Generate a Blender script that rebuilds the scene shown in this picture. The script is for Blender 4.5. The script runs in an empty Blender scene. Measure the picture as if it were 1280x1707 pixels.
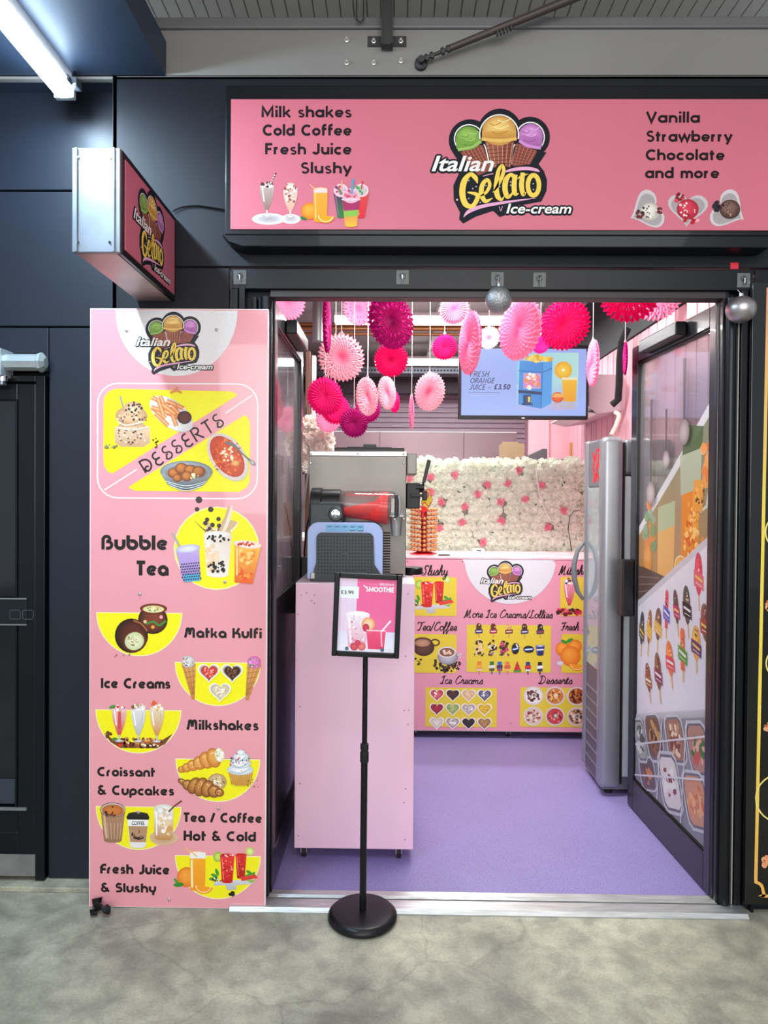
import bpy, bmesh, math, random
from mathutils import Vector, Matrix
from mathutils.geometry import tessellate_polygon
PI = math.pi
def lin(c): return c/12.92 if c <= 0.04045 else ((c+0.055)/1.055)**2.4
def H(h):
    h = h.lstrip('#'); return tuple(lin(int(h[i:i+2], 16)/255) for i in (0, 2, 4))
def mixc(a, b, t): return tuple(a[i]*(1-t)+b[i]*t for i in range(3))
C = bpy.context.scene.collection
SC = bpy.context.scene

# ---------------------------------------------------------------- camera
FPX, D0, CH = 1180.0, 2.5, 1.45
cam_d = bpy.data.cameras.new('camera'); cam = bpy.data.objects.new('camera', cam_d); C.objects.link(cam)
cam_d.sensor_fit = 'VERTICAL'; cam_d.sensor_height = 24; cam_d.lens = 24*FPX/1707; cam_d.clip_start = 0.05
SHY = -12.7/1707; cam_d.shift_y = SHY
CR = Matrix.Rotation(math.radians(0.75), 4, 'Z') @ Matrix.Rotation(math.radians(90-0.67), 4, 'X') @ Matrix.Rotation(0.0072, 4, 'Z')
cam.matrix_world = Matrix.Translation((0, -D0, CH)) @ CR
SC.camera = cam
def at(px, py, Y):
    d = CR.to_3x3() @ Vector(((px-640)/FPX, (853.5-py)/FPX + SHY*1707/FPX, -1))
    t = (Y+D0)/d.y
    return Vector((d.x*t, Y, CH+d.z*t))

# ---------------------------------------------------------------- world, lights, exposure
w = bpy.data.worlds.new('hall_air'); SC.world = w; w.use_nodes = True
w.node_tree.nodes['Background'].inputs[0].default_value = (0.80, 0.88, 1.0, 1)
w.node_tree.nodes['Background'].inputs[1].default_value = 0.62
SC.view_settings.view_transform = 'Standard'; SC.view_settings.look = 'None'
SC.view_settings.exposure = 0.0; SC.view_settings.gamma = 1.0
SC.view_settings.use_curve_mapping = False
def area(name, loc, rot, sx, sy, power, col=(1, 1, 1)):
    l = bpy.data.lights.new(name, 'AREA'); l.shape = 'RECTANGLE'; l.size = sx; l.size_y = sy
    l.energy = power; l.color = col
    o = bpy.data.objects.new(name, l); C.objects.link(o); o.location = loc; o.rotation_euler = rot
    return o
# hall lamp overhead, daylight fill behind the photographer, tube lamp, shop ceiling lamps
area('hall_light', (0.7, -2.3, 3.15), (math.radians(18), 0, 0), 2.4, 0.4, 22, (0.95, 0.98, 1.0))
area('hall_light', (0.2, -6.0, 2.3), (math.radians(78), 0, 0), 4.5, 2.2, 165, (1.0, 0.975, 0.94))  # added soft fill standing in for daylight from behind the camera
area('hall_tube_lamp', (-1.165, -0.80, 2.825), (0, 0, PI/2), 1.5, 0.06, 34, (0.58, 0.80, 1.0))
area('shop_lamp', (0.35, 0.75, 2.68), (0, 0, 0), 1.2, 0.25, 58, (0.97, 1.0, 0.97))
area('shop_lamp', (0.25, 2.3, 2.60), (0, 0, 0), 1.2, 0.12, 34, (0.97, 1.0, 0.98))
area('shop_lamp', (0.45, 3.75, 2.60), (0, 0, 0), 1.2, 0.12, 16, (0.98, 0.98, 1.0))

# ---------------------------------------------------------------- materials
MATS = {}
def mat(name, col, rough=0.5, metal=0.0, var=0.06, scale=6.0, bump=0.0, bscale=60.0, emit=None, estr=0.0, coat=0.0, spec=0.5, stretch=None):
    if name in MATS: return MATS[name]
    m = bpy.data.materials.new(name); m.use_nodes = True; nt = m.node_tree; N = nt.nodes; L = nt.links
    b = N['Principled BSDF']
    if isinstance(col, str): col = H(col)
    tc = N.new('ShaderNodeTexCoord'); mp = N.new('ShaderNodeMapping'); L.new(tc.outputs['Object'], mp.inputs[0])
    if stretch: mp.inputs['Scale'].default_value = stretch
    nz = N.new('ShaderNodeTexNoise'); nz.inputs['Scale'].default_value = scale; nz.inputs['Detail'].default_value = 5
    L.new(mp.outputs[0], nz.inputs['Vector'])
    rp = N.new('ShaderNodeValToRGB'); L.new(nz.outputs['Fac'], rp.inputs[0])
    rp.color_ramp.elements[0].position = 0.3; rp.color_ramp.elements[1].position = 0.7
    rp.color_ramp.elements[0].color = tuple(max(0, c*(1-var)) for c in col)+(1,)
    rp.color_ramp.elements[1].color = tuple(min(1, c*(1+var)) for c in col)+(1,)
    L.new(rp.outputs[0], b.inputs['Base Color'])
    b.inputs['Roughness'].default_value = rough; b.inputs['Metallic'].default_value = metal
    b.inputs['Coat Weight'].default_value = coat; b.inputs['Specular IOR Level'].default_value = spec
    if bump:
        n2 = N.new('ShaderNodeTexNoise'); n2.inputs['Scale'].default_value = bscale; L.new(mp.outputs[0], n2.inputs['Vector'])
        bp = N.new('ShaderNodeBump'); bp.inputs['Strength'].default_value = bump; bp.inputs['Distance'].default_value = 0.004
        L.new(n2.outputs['Fac'], bp.inputs['Height']); L.new(bp.outputs[0], b.inputs['Normal'])
    if emit is not None:
        b.inputs['Emission Color'].default_value = (H(emit) if isinstance(emit, str) else emit)+(1,)
        b.inputs['Emission Strength'].default_value = estr
    MATS[name] = m; return m
def print_mat(name, rough=0.35, alpha=1.0, emit=0.0, coat=0.0, trans=0.0, gain=None, spec=0.5):
    """flat print: pigment colours are stored on the printed shapes"""
    if name in MATS: return MATS[name]
    m = bpy.data.materials.new(name); m.use_nodes = True; nt = m.node_tree; N = nt.nodes; L = nt.links
    b = N['Principled BSDF']; a = N.new('ShaderNodeAttribute'); a.attribute_name = 'Col'
    tc = N.new('ShaderNodeTexCoord'); nz = N.new('ShaderNodeTexNoise'); nz.inputs['Scale'].default_value = 90
    L.new(tc.outputs['Object'], nz.inputs['Vector'])
    mr = N.new('ShaderNodeMapRange'); mr.inputs['To Min'].default_value = 0.92; mr.inputs['To Max'].default_value = 1.06
    L.new(nz.outputs['Fac'], mr.inputs[0])
    mx = N.new('ShaderNodeVectorMath'); mx.operation = 'SCALE'; L.new(a.outputs['Color'], mx.inputs[0]); L.new(mr.outputs[0], mx.inputs['Scale'])
    b.inputs['Roughness'].default_value = rough; b.inputs['Coat Weight'].default_value = coat; b.inputs['Specular IOR Level'].default_value = spec
    if emit:
        b.inputs['Base Color'].default_value = (0.01, 0.01, 0.01, 1)
        L.new(mx.outputs[0], b.inputs['Emission Color']); b.inputs['Emission Strength'].default_value = emit
    else:
        L.new(mx.outputs[0], b.inputs['Base Color'])
    b.inputs['Alpha'].default_value = alpha
    if trans:
        t = N.new('ShaderNodeBsdfTranslucent'); L.new(mx.outputs[0], t.inputs[0])
        ms = N.new('ShaderNodeMixShader'); ms.inputs[0].default_value = trans
        L.new(b.outputs[0], ms.inputs[1]); L.new(t.outputs[0], ms.inputs[2])
        L.new(ms.outputs[0], N['Material Output'].inputs[0])
    MATS[name] = m; return m
def glass_mat(name, tint=(0.9, 0.95, 0.95), refl=1.0, haze=0.0, hcol=(0.8, 0.8, 0.8), rough=0.02):
    if name in MATS: return MATS[name]
    m = bpy.data.materials.new(name); m.use_nodes = True; nt = m.node_tree; N = nt.nodes; L = nt.links
    N.remove(N['Principled BSDF'])
    t = N.new('ShaderNodeBsdfTransparent'); t.inputs[0].default_value = tint+(1,)
    g = N.new('ShaderNodeBsdfGlossy'); g.inputs['Roughness'].default_value = rough
    f = N.new('ShaderNodeFresnel'); f.inputs[0].default_value = 1.5
    mu = N.new('ShaderNodeMath'); mu.operation = 'MULTIPLY'; mu.inputs[1].default_value = refl; L.new(f.outputs[0], mu.inputs[0])
    ms = N.new('ShaderNodeMixShader'); L.new(mu.outputs[0], ms.inputs[0]); L.new(t.outputs[0], ms.inputs[1]); L.new(g.outputs[0], ms.inputs[2])
    out = ms
    if haze:
        d = N.new('ShaderNodeBsdfDiffuse'); d.inputs[0].default_value = hcol+(1,)
        m2 = N.new('ShaderNodeMixShader'); m2.inputs[0].default_value = haze
        tc = N.new('ShaderNodeTexCoord'); nz = N.new('ShaderNodeTexNoise'); nz.inputs['Scale'].default_value = 5; L.new(tc.outputs['Object'], nz.inputs['Vector'])
        mr = N.new('ShaderNodeMapRange'); mr.inputs['To Min'].default_value = haze*0.5; mr.inputs['To Max'].default_value = haze*1.5
        L.new(nz.outputs['Fac'], mr.inputs[0]); L.new(mr.outputs[0], m2.inputs[0])
        L.new(ms.outputs[0], m2.inputs[1]); L.new(d.outputs[0], m2.inputs[2]); out = m2
    L.new(out.outputs[0], N['Material Output'].inputs[0])
    MATS[name] = m; return m

# ---------------------------------------------------------------- object helpers
def tag(o, label=None, cat=None, group=None, kind=None):
    if label: o['label'] = label
    if cat: o['category'] = cat
    if group: o['group'] = group
    if kind: o['kind'] = kind
    return o
def thing(name, label, cat, loc=(0, 0, 0), group=None, rotz=0.0):
    o = bpy.data.objects.new(name, None); C.objects.link(o); o.location = loc; o.rotation_euler = (0, 0, rotz)
    o.empty_display_size = 0.05
    return tag(o, label, cat, group)
def worig(p):
    v = Vector((0, 0, 0))
    while p is not None: v += p.location; p = p.parent
    return v
class MB:
    def __init__(s): s.v = []; s.f = []
    def _add(s, vs, fs):
        n = len(s.v); s.v += [tuple(v) for v in vs]; s.f += [tuple(i+n for i in f) for f in fs]; return s
    def bm(s, b):
        b.verts.ensure_lookup_table(); b.verts.index_update()
        s._add([v.co.copy() for v in b.verts], [[v.index for v in f.verts] for f in b.faces]); b.free(); return s
    def box(s, x0, y0, z0, x1, y1, z1, bev=0.0, seg=2, M=None):
        b = bmesh.new(); bmesh.ops.create_cube(b, size=1)
        for v in b.verts: v.co = Vector(((x0+x1)/2+v.co.x*(x1-x0), (y0+y1)/2+v.co.y*(y1-y0), (z0+z1)/2+v.co.z*(z1-z0)))
        if bev: bmesh.ops.bevel(b, geom=list(b.edges), offset=bev, segments=seg, affect='EDGES', profile=0.5)
        if M is not None: bmesh.ops.transform(b, matrix=M, verts=b.verts)
        return s.bm(b)
    def tube(s, pts, r, n=10, cap=True, closed=False):
        pts = [Vector(p) for p in pts]; rings = []
        rr = r if isinstance(r, (list, tuple)) else [r]*len(pts)
        up = Vector((0, 0, 1)); base = len(s.v); prev = None
        for i, p in enumerate(pts):
            a = pts[i-1] if i > 0 else (pts[-1] if closed else p); c = pts[i+1] if i < len(pts)-1 else (pts[0] if closed else p)
            d = (c-a); d = d.normalized() if d.length > 1e-9 else Vector((0, 0, 1))
            if prev is None:
                q = d.cross(up)
                if q.length < 1e-3: q = d.cross(Vector((1, 0, 0)))
                q.normalize()
            else:
                q = prev-d*prev.dot(d); q.normalize()
            prev = q; e = d.cross(q)
            for k in range(n):
                a_ = 2*PI*k/n; s.v.append(tuple(p+(q*math.cos(a_)+e*math.sin(a_))*rr[i]))
        m = len(pts)
        for i in range(m if closed else m-1):
            j = (i+1) % m
            for k in range(n): s.f.append((base+i*n+k, base+i*n+(k+1) % n, base+j*n+(k+1) % n, base+j*n+k))
        if cap and not closed:
            s.f.append(tuple(base+k for k in reversed(range(n)))); s.f.append(tuple(base+(m-1)*n+k for k in range(n)))
        return s
    def lathe(s, prof, c=(0, 0, 0), n=24, axis='Z'):
        base = len(s.v); c = Vector(c)
        for (r, z) in prof:
            for k in range(n):
                a = 2*PI*k/n; x, y = r*math.cos(a), r*math.sin(a)
                p = {'Z': (x, y, z), 'X': (z, x, y), 'Y': (x, z, y)}[axis]; s.v.append(tuple(c+Vector(p)))
        for i in range(len(prof)-1):
            for k in range(n): s.f.append((base+i*n+k, base+i*n+(k+1) % n, base+(i+1)*n+(k+1) % n, base+(i+1)*n+k))
        s.f.append(tuple(base+k for k in range(n))); s.f.append(tuple(base+(len(prof)-1)*n+k for k in range(n)))
        return s
    def prism(s, pts, fn, t0, t1):
        """2D outline extruded from t0 to t1; fn(a,b,t) gives the 3D point"""
        n = len(pts); base = len(s.v)
        s.v += [tuple(fn(a, b, t0)) for a, b in pts]+[tuple(fn(a, b, t1)) for a, b in pts]
        for t in tessellate_polygon([[Vector((a, b, 0)) for a, b in pts]]):
            s.f.append(tuple(base+i for i in t)); s.f.append(tuple(base+n+i for i in reversed(t)))
        for i in range(n): s.f.append((base+i, base+(i+1) % n, base+n+(i+1) % n, base+n+i))
        return s
    def build(s, name, m, parent=None, smooth=False, local=False, bevel=0.0, kind=None, label=None):
        o_ = Vector((0, 0, 0)) if local else worig(parent)
        me = bpy.data.meshes.new(name); me.from_pydata([(a-o_.x, b-o_.y, c-o_.z) for a, b, c in s.v], [], s.f)
        me.validate()
        b = bmesh.new(); b.from_mesh(me); bmesh.ops.recalc_face_normals(b, faces=b.faces); b.to_mesh(me); b.free()
        me.materials.append(m)
        o = bpy.data.objects.new(name, me); C.objects.link(o); o.parent = parent
        if smooth:
            me.polygons.foreach_set('use_smooth', [True]*len(me.polygons))
            try: me.set_sharp_from_angle(angle=math.radians(38))
            except Exception: pass
        if bevel:
            md = o.modifiers.new('bev', 'BEVEL'); md.width = bevel; md.segments = 2; md.limit_method = 'ANGLE'
        if kind: o['kind'] = kind
        if label: o['label'] = label
        return o
def bx(name, m, p0, p1, parent=None, bev=0.0, **k): return MB().box(*p0, *p1, bev=bev).build(name, m, parent, **k)
def struct(o): o['kind'] = 'structure'; return o

# ---------------------------------------------------------------- flat print drawing
_tc = {}
def glyphs(txt, off=0.0, shear=0.0, sp=1.0):
    k = (txt, off, shear, sp)
    if k in _tc: return _tc[k]
    cu = bpy.data.curves.new('t', 'FONT'); cu.body = txt; cu.offset = off; cu.shear = shear; cu.space_character = sp
    cu.resolution_u = 4
    o = bpy.data.objects.new('t', cu); C.objects.link(o)
    dg = bpy.context.evaluated_depsgraph_get(); me = bpy.data.meshes.new_from_object(o.evaluated_get(dg))
    v = [(p.co.x, p.co.y) for p in me.vertices]; f = [tuple(p.vertices) for p in me.polygons]
    bpy.data.objects.remove(o); bpy.data.curves.remove(cu); bpy.data.meshes.remove(me)
    _tc[k] = (v, f); return v, f
CAP = max(y for x, y in glyphs('H')[0])
class Art:
    def __init__(s, to3d, uv, sc, eps=1.6e-5):
        s.v = []; s.c = []; s.f = []; s.to3d = to3d; s.uv = uv; s.sc = sc; s.L = 0; s.eps = eps; s.a = (0, 0); s.a0 = (0, 0)
    def n(s, x, y): s.L = 0; return s.o(x, y)
    def o(s, x, y): s.a = (x, y); s.a0 = s.uv(x, y); return s
    def pt(s, x, y):
        return s.to3d(s.a0[0]+(x-s.a[0])*s.sc, s.a0[1]-(y-s.a[1])*s.sc, s.L*s.eps)
    def raw(s, vs, fs, cols):
        n = len(s.v); s.v += [tuple(s.pt(x, y)) for x, y in vs]
        if callable(cols): s.c += [cols(x, y) for x, y in vs]
        elif isinstance(cols, str): c = H(cols); s.c += [c]*len(vs)
        elif isinstance(cols, list): s.c += cols
        else: s.c += [cols]*len(vs)
        s.f += [tuple(i+n for i in f) for f in fs]; s.L += 1
    def poly(s, pts, col):
        s.raw(pts, tessellate_polygon([[Vector((x, y, 0)) for x, y in pts]]), col)
    def vg(s, y0, y1, a, b):
        a, b = H(a), H(b); return lambda x, y: mixc(a, b, min(1, max(0, (y-y0)/(y1-y0))))
    def hg(s, x0, x1, a, b):
        a, b = H(a), H(b); return lambda x, y: mixc(a, b, min(1, max(0, (x-x0)/(x1-x0))))
    def rect(s, x0, y0, x1, y1, col): s.raw([(x0, y0), (x1, y0), (x1, y1), (x0, y1)], [(0, 1, 2, 3)], col)
    def rr(s, x0, y0, x1, y1, r):
        P = []
        for cx, cy, a0 in ((x1-r, y0+r, -PI/2), (x1-r, y1-r, 0), (x0+r, y1-r, PI/2), (x0+r, y0+r, PI)):
            for k in range(7): a = a0+PI/2*k/6; P.append((cx+r*math.cos(a), cy+r*math.sin(a)))
        return P
    def ell(s, cx, cy, rx, ry, col, edge=None, rot=0, n=24, hx=0.0, hy=0.0):
        c = H(col); e = H(edge) if edge else c; ca, sa = math.cos(rot), math.sin(rot)
        vs = [(cx+hx*rx, cy+hy*ry)]; cs = [c]
        for q, t in ((0.55, 0.35), (1, 1)):
            for k in range(n):
                a = 2*PI*k/n; x, y = q*rx*math.cos(a), q*ry*math.sin(a)
                vs.append((cx+x*ca-y*sa+(1-q)*hx*rx, cy+x*sa+y*ca+(1-q)*hy*ry)); cs.append(mixc(c, e, t))
        fs = [(0, 1+k, 1+(k+1) % n) for k in range(n)]+[(1+k, 1+n+k, 1+n+(k+1) % n, 1+(k+1) % n) for k in range(n)]
        s.raw(vs, fs, cs)
    def line(s, pts, w, col, closed=False):
        n = len(pts); W = w if isinstance(w, (list, tuple)) else [w]*n; vs = []
        for i in range(n):
            p = pts[i]; a = pts[i-1] if (i > 0 or closed) else p; b = pts[(i+1) % n] if (i < n-1 or closed) else p
            d1 = (p[0]-a[0], p[1]-a[1]); d2 = (b[0]-p[0], b[1]-p[1])
            l1 = math.hypot(*d1) or 1; l2 = math.hypot(*d2) or 1
            n1 = (-d1[1]/l1, d1[0]/l1); n2 = (-d2[1]/l2, d2[0]/l2)
            if a is p: n1 = n2
            if b is p: n2 = n1
            m = (n1[0]+n2[0], n1[1]+n2[1]); ml = math.hypot(*m) or 1; m = (m[0]/ml, m[1]/ml)
            k = 1/max(0.45, m[0]*n1[0]+m[1]*n1[1]); h = W[i]/2*k
            vs += [(p[0]+m[0]*h, p[1]+m[1]*h), (p[0]-m[0]*h, p[1]-m[1]*h)]
        fs = [(2*i, 2*((i+1) % n), 2*((i+1) % n)+1, 2*i+1) for i in range(n if closed else n-1)]
        s.raw(vs, fs, col)
    def smooth(s, P, k=5):
        out = []
        for i in range(len(P)-1):
            p0 = P[max(0, i-1)]; p1 = P[i]; p2 = P[i+1]; p3 = P[min(len(P)-1, i+2)]
            for j in range(k):
                t = j/k; out.append(tuple(0.5*((2*p1[d])+(-p0[d]+p2[d])*t+(2*p0[d]-5*p1[d]+4*p2[d]-p3[d])*t*t+(-p0[d]+3*p1[d]-3*p2[d]+p3[d])*t**3) for d in range(len(p1))))
        out.append(P[-1]); return out
    def curve(s, P, w, col):
        if len(P[0]) == 3:
            Q = s.smooth(P); s.line([(q[0], q[1]) for q in Q], [max(1e-6, q[2]) for q in Q], col)
        else: s.line(s.smooth(P), w, col)
    def blobs(s, cx, cy, rx, ry, n, sz, cols, seed=1, asp=1.0, test=None):
        R = random.Random(seed); vs = []; fs = []; cs = []
        for i in range(n):
            a = R.random()*2*PI; q = math.sqrt(R.random()); x = cx+rx*q*math.cos(a); y = cy+ry*q*math.sin(a)
            if test and not test(x, y): continue
            c = H(R.choice(cols)); z = sz*R.uniform(0.5, 1.3); rt = R.random()*PI; b = len(vs)
            for k in range(6):
                t = 2*PI*k/6; u, v = z*math.cos(t), z*asp*math.sin(t)*R.uniform(0.7, 1.2)
                vs.append((x+u*math.cos(rt)-v*math.sin(rt), y+u*math.sin(rt)+v*math.cos(rt))); cs.append(c)
            fs += [(b, b+1, b+2, b+3), (b, b+3, b+4, b+5)]
        # spread over layers so that overlapping blobs stay apart
        L0 = s.L; q = 0
        while q*6 < len(vs):
            s.L = L0+q % 18; s.raw(vs[q*6:q*6+6], [(0, 1, 2, 3), (0, 3, 4, 5)], cs[q*6:q*6+6]); q += 1
        s.L = L0+min(18, q)
    def text(s, t, x0, x1, ytop, ybase, col, off=0.0, shear=0.0, grow=None, sp=1.0, rot=0.0):
        v, f = glyphs(t, 0 if grow is None else off, shear, sp) if False else glyphs(t, off, shear, sp)
        v0, _ = glyphs(t, 0.0, shear, sp)
        a, b = min(x for x, y in v0), max(x for x, y in v0)
        kx = (x1-x0)/(b-a); ky = (ybase-ytop)/CAP; cx, cy = (x0+x1)/2, (ytop+ybase)/2
        P = [(x0+(x-a)*kx, ybase-y*ky) for x, y in v]
        if rot: P = [(cx+(x-cx)*math.cos(rot)-(y-cy)*math.sin(rot), cy+(x-cx)*math.sin(rot)+(y-cy)*math.cos(rot)) for x, y in P]
        s.raw(P, f, col)
    def heart(s, cx, cy, w, h, col, edge=None):
        P = []
        for k in range(28):
            t = 2*PI*k/28; P.append((cx+w/2*math.sin(t)**3, cy-h/2*(13*math.cos(t)-5*math.cos(2*t)-2*math.cos(3*t)-math.cos(4*t))/15.5))
        c = H(col); e = H(edge) if edge else c
        s.raw([(cx, cy)]+P, [(0, 1+k, 1+(k+1) % 28) for k in range(28)], [c]+[e]*28)
    def build(s, name, m, parent, local=False):
        o_ = Vector((0, 0, 0)) if local else worig(parent)
        me = bpy.data.meshes.new(name); me.from_pydata([(a-o_.x, b-o_.y, c-o_.z) for a, b, c in s.v], [], s.f)
        at_ = me.attributes.new('Col', 'FLOAT_COLOR', 'POINT'); flat = []
        for c in s.c: flat += [c[0], c[1], c[2], 1.0]
        at_.data.foreach_set('color', flat); me.materials.append(m)
        o = bpy.data.objects.new(name, me); C.objects.link(o); o.parent = parent; o['kind'] = 'stuff'
        return o
def frontal(Y, px_scale=None, eps=1.6e-5):
    """print on a plane parallel to the shop front at depth Y, facing the hall"""
    def uv(x, y): p = at(x, y, Y); return (p.x, p.z)
    return Art(lambda u, v, l: (u, Y-0.0004-l, v), uv, (Y+D0)/FPX, eps)

# geometric rounded lettering used on the tall board (cap height 1, centre-line strokes)
def _arc(cx, cy, rx, ry, a0, a1, n=14):
    return [(cx+rx*math.cos(math.radians(a0+(a1-a0)*k/n)), cy+ry*math.sin(math.radians(a0+(a1-a0)*k/n))) for k in range(n+1)]
_x = dict(cx=0.36, cy=0.35, rx=0.26, ry=0.255)
BF = {
 'a': (0.72, [_arc(.36, .35, .26, .255, 55, 330), [(.62, 0), (.62, .42)], _arc(.36, .35, .26, .255, 55, 0, 5)]),
 'b': (0.72, [[(.1, 1), (.1, .35)]+_arc(.36, .35, .26, .255, 180, 480, 20)[1:]]),
 'c': (0.6, [_arc(.36, .35, .26, .255, 50, 310)]),
 'd': (0.72, [_arc(.36, .35, .26, .255, 60, 330), [(.62, 1), (.62, 0)]]),
 'e': (0.72, [_arc(.36, .35, .26, .255, 22, 320), [(.24, .30), (.60, .44)]]),
 'f': (0.48, [[(.16, 0), (.16, .72)]+_arc(.38, .74, .22, .2, 180, 90, 6)+[(.46, .94)], [(.16, .56), (.42, .56)]]),
 'h': (0.68, [[(.1, 0), (.1, 1)], [(.1, .3)]+_arc(.34, .36, .24, .245, 170, 0, 10)+[(.58, 0)]]),
 'i': (0.24, [[(.12, 0), (.12, .66)], [(.12, .8), (.12, 1)]]),
 'k': (0.64, [[(.1, 0), (.1, 1)], [(.12, .3), (.34, .36), (.5, .66)], [(.34, .36), (.54, 0)]]),
 'l': (0.22, [[(.1, 0), (.1, 1)]]),
 'm': (0.94, [[(.1, 0), (.1, .36)]+_arc(.29, .43, .19, .18, 180, 0, 8)+[(.48, 0)], [(.48, .4)]+_arc(.67, .43, .19, .18, 180, 0, 8)+[(.86, 0)]]),
 'n': (0.68, [[(.1, 0), (.1, .36)]+_arc(.34, .37, .24, .24, 180, 0, 10)+[(.58, 0)]]),
 'o': (0.72, [_arc(.36, .35, .26, .255, 0, 360, 24)]),
 'p': (0.72, [[(.1, -.28), (.1, .35)]+_arc(.36, .35, .26, .255, 180, -120, 20)[1:]]),
 'r': (0.46, [[(.1, 0), (.1, .36)]+_arc(.34, .37, .24, .24, 180, 95, 6)]),
 's': (0.54, [[(.44, .61), (.24, .61)]+_arc(.24, .48, .13, .13, 90, 270, 6)+[(.3, .35)]+_arc(.3, .22, .13, .13, 90, -90, 6)+[(.07, .09)]]),
 't': (0.44, [[(.16, 1), (.16, .0)], [(.02, .6), (.42, .6)]]),
 'u': (0.68, [[(.1, .7), (.1, .34)]+_arc(.34, .33, .24, .24, 180, 360, 10)+[(.58, .7)]]),
 'y': (0.68, [[(.1, .7), (.1, .38)]+_arc(.34, .37, .24, .24, 180, 360, 10)+[(.58, .7)], [(.46, .1), (.38, -.28)]]),
 'B': (0.74, [[(.1, 0), (.1, .72)]+_arc(.32, .73, .2, .18, 180, -60, 10)+[(.34, .57)], [(.3, .56), (.42, .54)]+_arc(.42, .32, .22, .23, 80, -90, 9)+[(.28, .09)]]),
 'C': (0.84, [_arc(.5, .5, .4, .405, 62, 298, 18)]),
 'F': (0.6, [[(.1, 0), (.1, .6)]+_arc(.4, .6, .3, .31, 180, 90, 7)+[(.58, .91)], [(.1, .46), (.54, .46)]]),
 'H': (0.78, [[(.1, 0), (.1, 1.04)], [(.12, .52), (.66, .52)], [(.66, 0), (.66, 1.04)]]),
 'I': (0.26, [[(.12, 0), (.12, 1)]]),
 'J': (0.6, [[(.46, 1), (.46, .32)]+_arc(.22, .32, .24, .23, 0, -95, 7)+[(.06, .09)]]),
 'K': (0.76, [[(.1, 0), (.1, 1)], [(.6, 1), (.36, .5), (.14, .5)], [(.36, .5)]+_arc(.38, .26, .26, .24, 80, 0, 6)+[(.64, 0)]]),
 'M': (1.0, [[(.06, 0), (.2, .62)]+_arc(.31, .78, .12, .13, 160, 20, 6)+[(.48, .3)], [(.48, .3), (.56, .82)]+_arc(.69, .78, .13, .13, 160, 0, 6)+[(.84, 0)]]),
 'S': (0.66, [[(.56, .91), (.3, .91)]+_arc(.3, .71, .2, .2, 90, 270, 8)+[(.36, .51)]+_arc(.36, .3, .21, .21, 90, -90, 8)+[(.06, .09)]]),
 'T': (0.66, [[(.3, 0), (.3, .9)], [(.02, .9), (.62, .9)]]),
 '&': (0.86, [[(.56, .91), (.34, .91)]+_arc(.34, .74, .17, .17, 90, 200, 6)+[(.3, .6), (.8, .04)], [(.66, .5), (.56, .24)]+_arc(.36, .3, .24, .22, -40, -240, 10)+[(.4, .52)]]),
 '/': (0.5, [[(.06, 0), (.4, 1)]]), ' ': (0.4, []),
}
def bauhaus(A, t, x0, x1, ytop, ybase, col='#0d0908', wt=0.245, rot=0.0, font=None, sp=0.07):
    font = font or BF; tot = sum(font[c][0]+sp for c in t)-sp; kx = (x1-x0)/tot; ky = (ybase-ytop); pen = 0
    cx, cy = (x0+x1)/2, (ytop+ybase)/2; L0 = A.L
    for c in t:
        adv, st = font[c]
        for P in st:
            Q = [(x0+(pen+x)*kx, ybase-(y*0.955+0.0)*ky) for x, y in P]
            if rot: Q = [(cx+(x-cx)*math.cos(rot)-(y-cy)*math.sin(rot), cy+(x-cx)*math.sin(rot)+(y-cy)*math.cos(rot)) for x, y in Q]
            if len(Q) > 1: A.L = L0+(A.L-L0) % 5; A.line(Q, wt*ky*(.74 if c == 's' else .86 if c in 'S&Bek' else 1), col)
        pen += adv+sp
DF = {
 'D': (0.9, [[(.15, .05), (.15, .95), (.4, .95)]+_arc(.4, .5, .42, .43, 90, -80, 10)+_arc(.42, .24, .17, .17, -90, -330, 8)]),
 'E': (0.75, [_arc(.45, .7, .28, .24, 60, 270, 8)+[(.62, .46)], [(.45, .46)]+_arc(.45, .24, .3, .24, 90, 320, 10)]),
 'S': (0.75, [_arc(.42, .72, .25, .22, 50, 250, 8)+_arc(.38, .26, .28, .24, 70, -150, 12)+_arc(.32, .27, .1, .1, 200, 40, 6)]),
 'R': (0.85, [[(.15, 0), (.15, .95), (.4, .95)]+_arc(.42, .72, .25, .22, 90, -90, 8)+[(.35, .5), (.75, .0)]]),
 'T': (0.8, [[(.1, .93), (.75, .93)], [(.42, .93), (.42, .0)]]),
}

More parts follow.
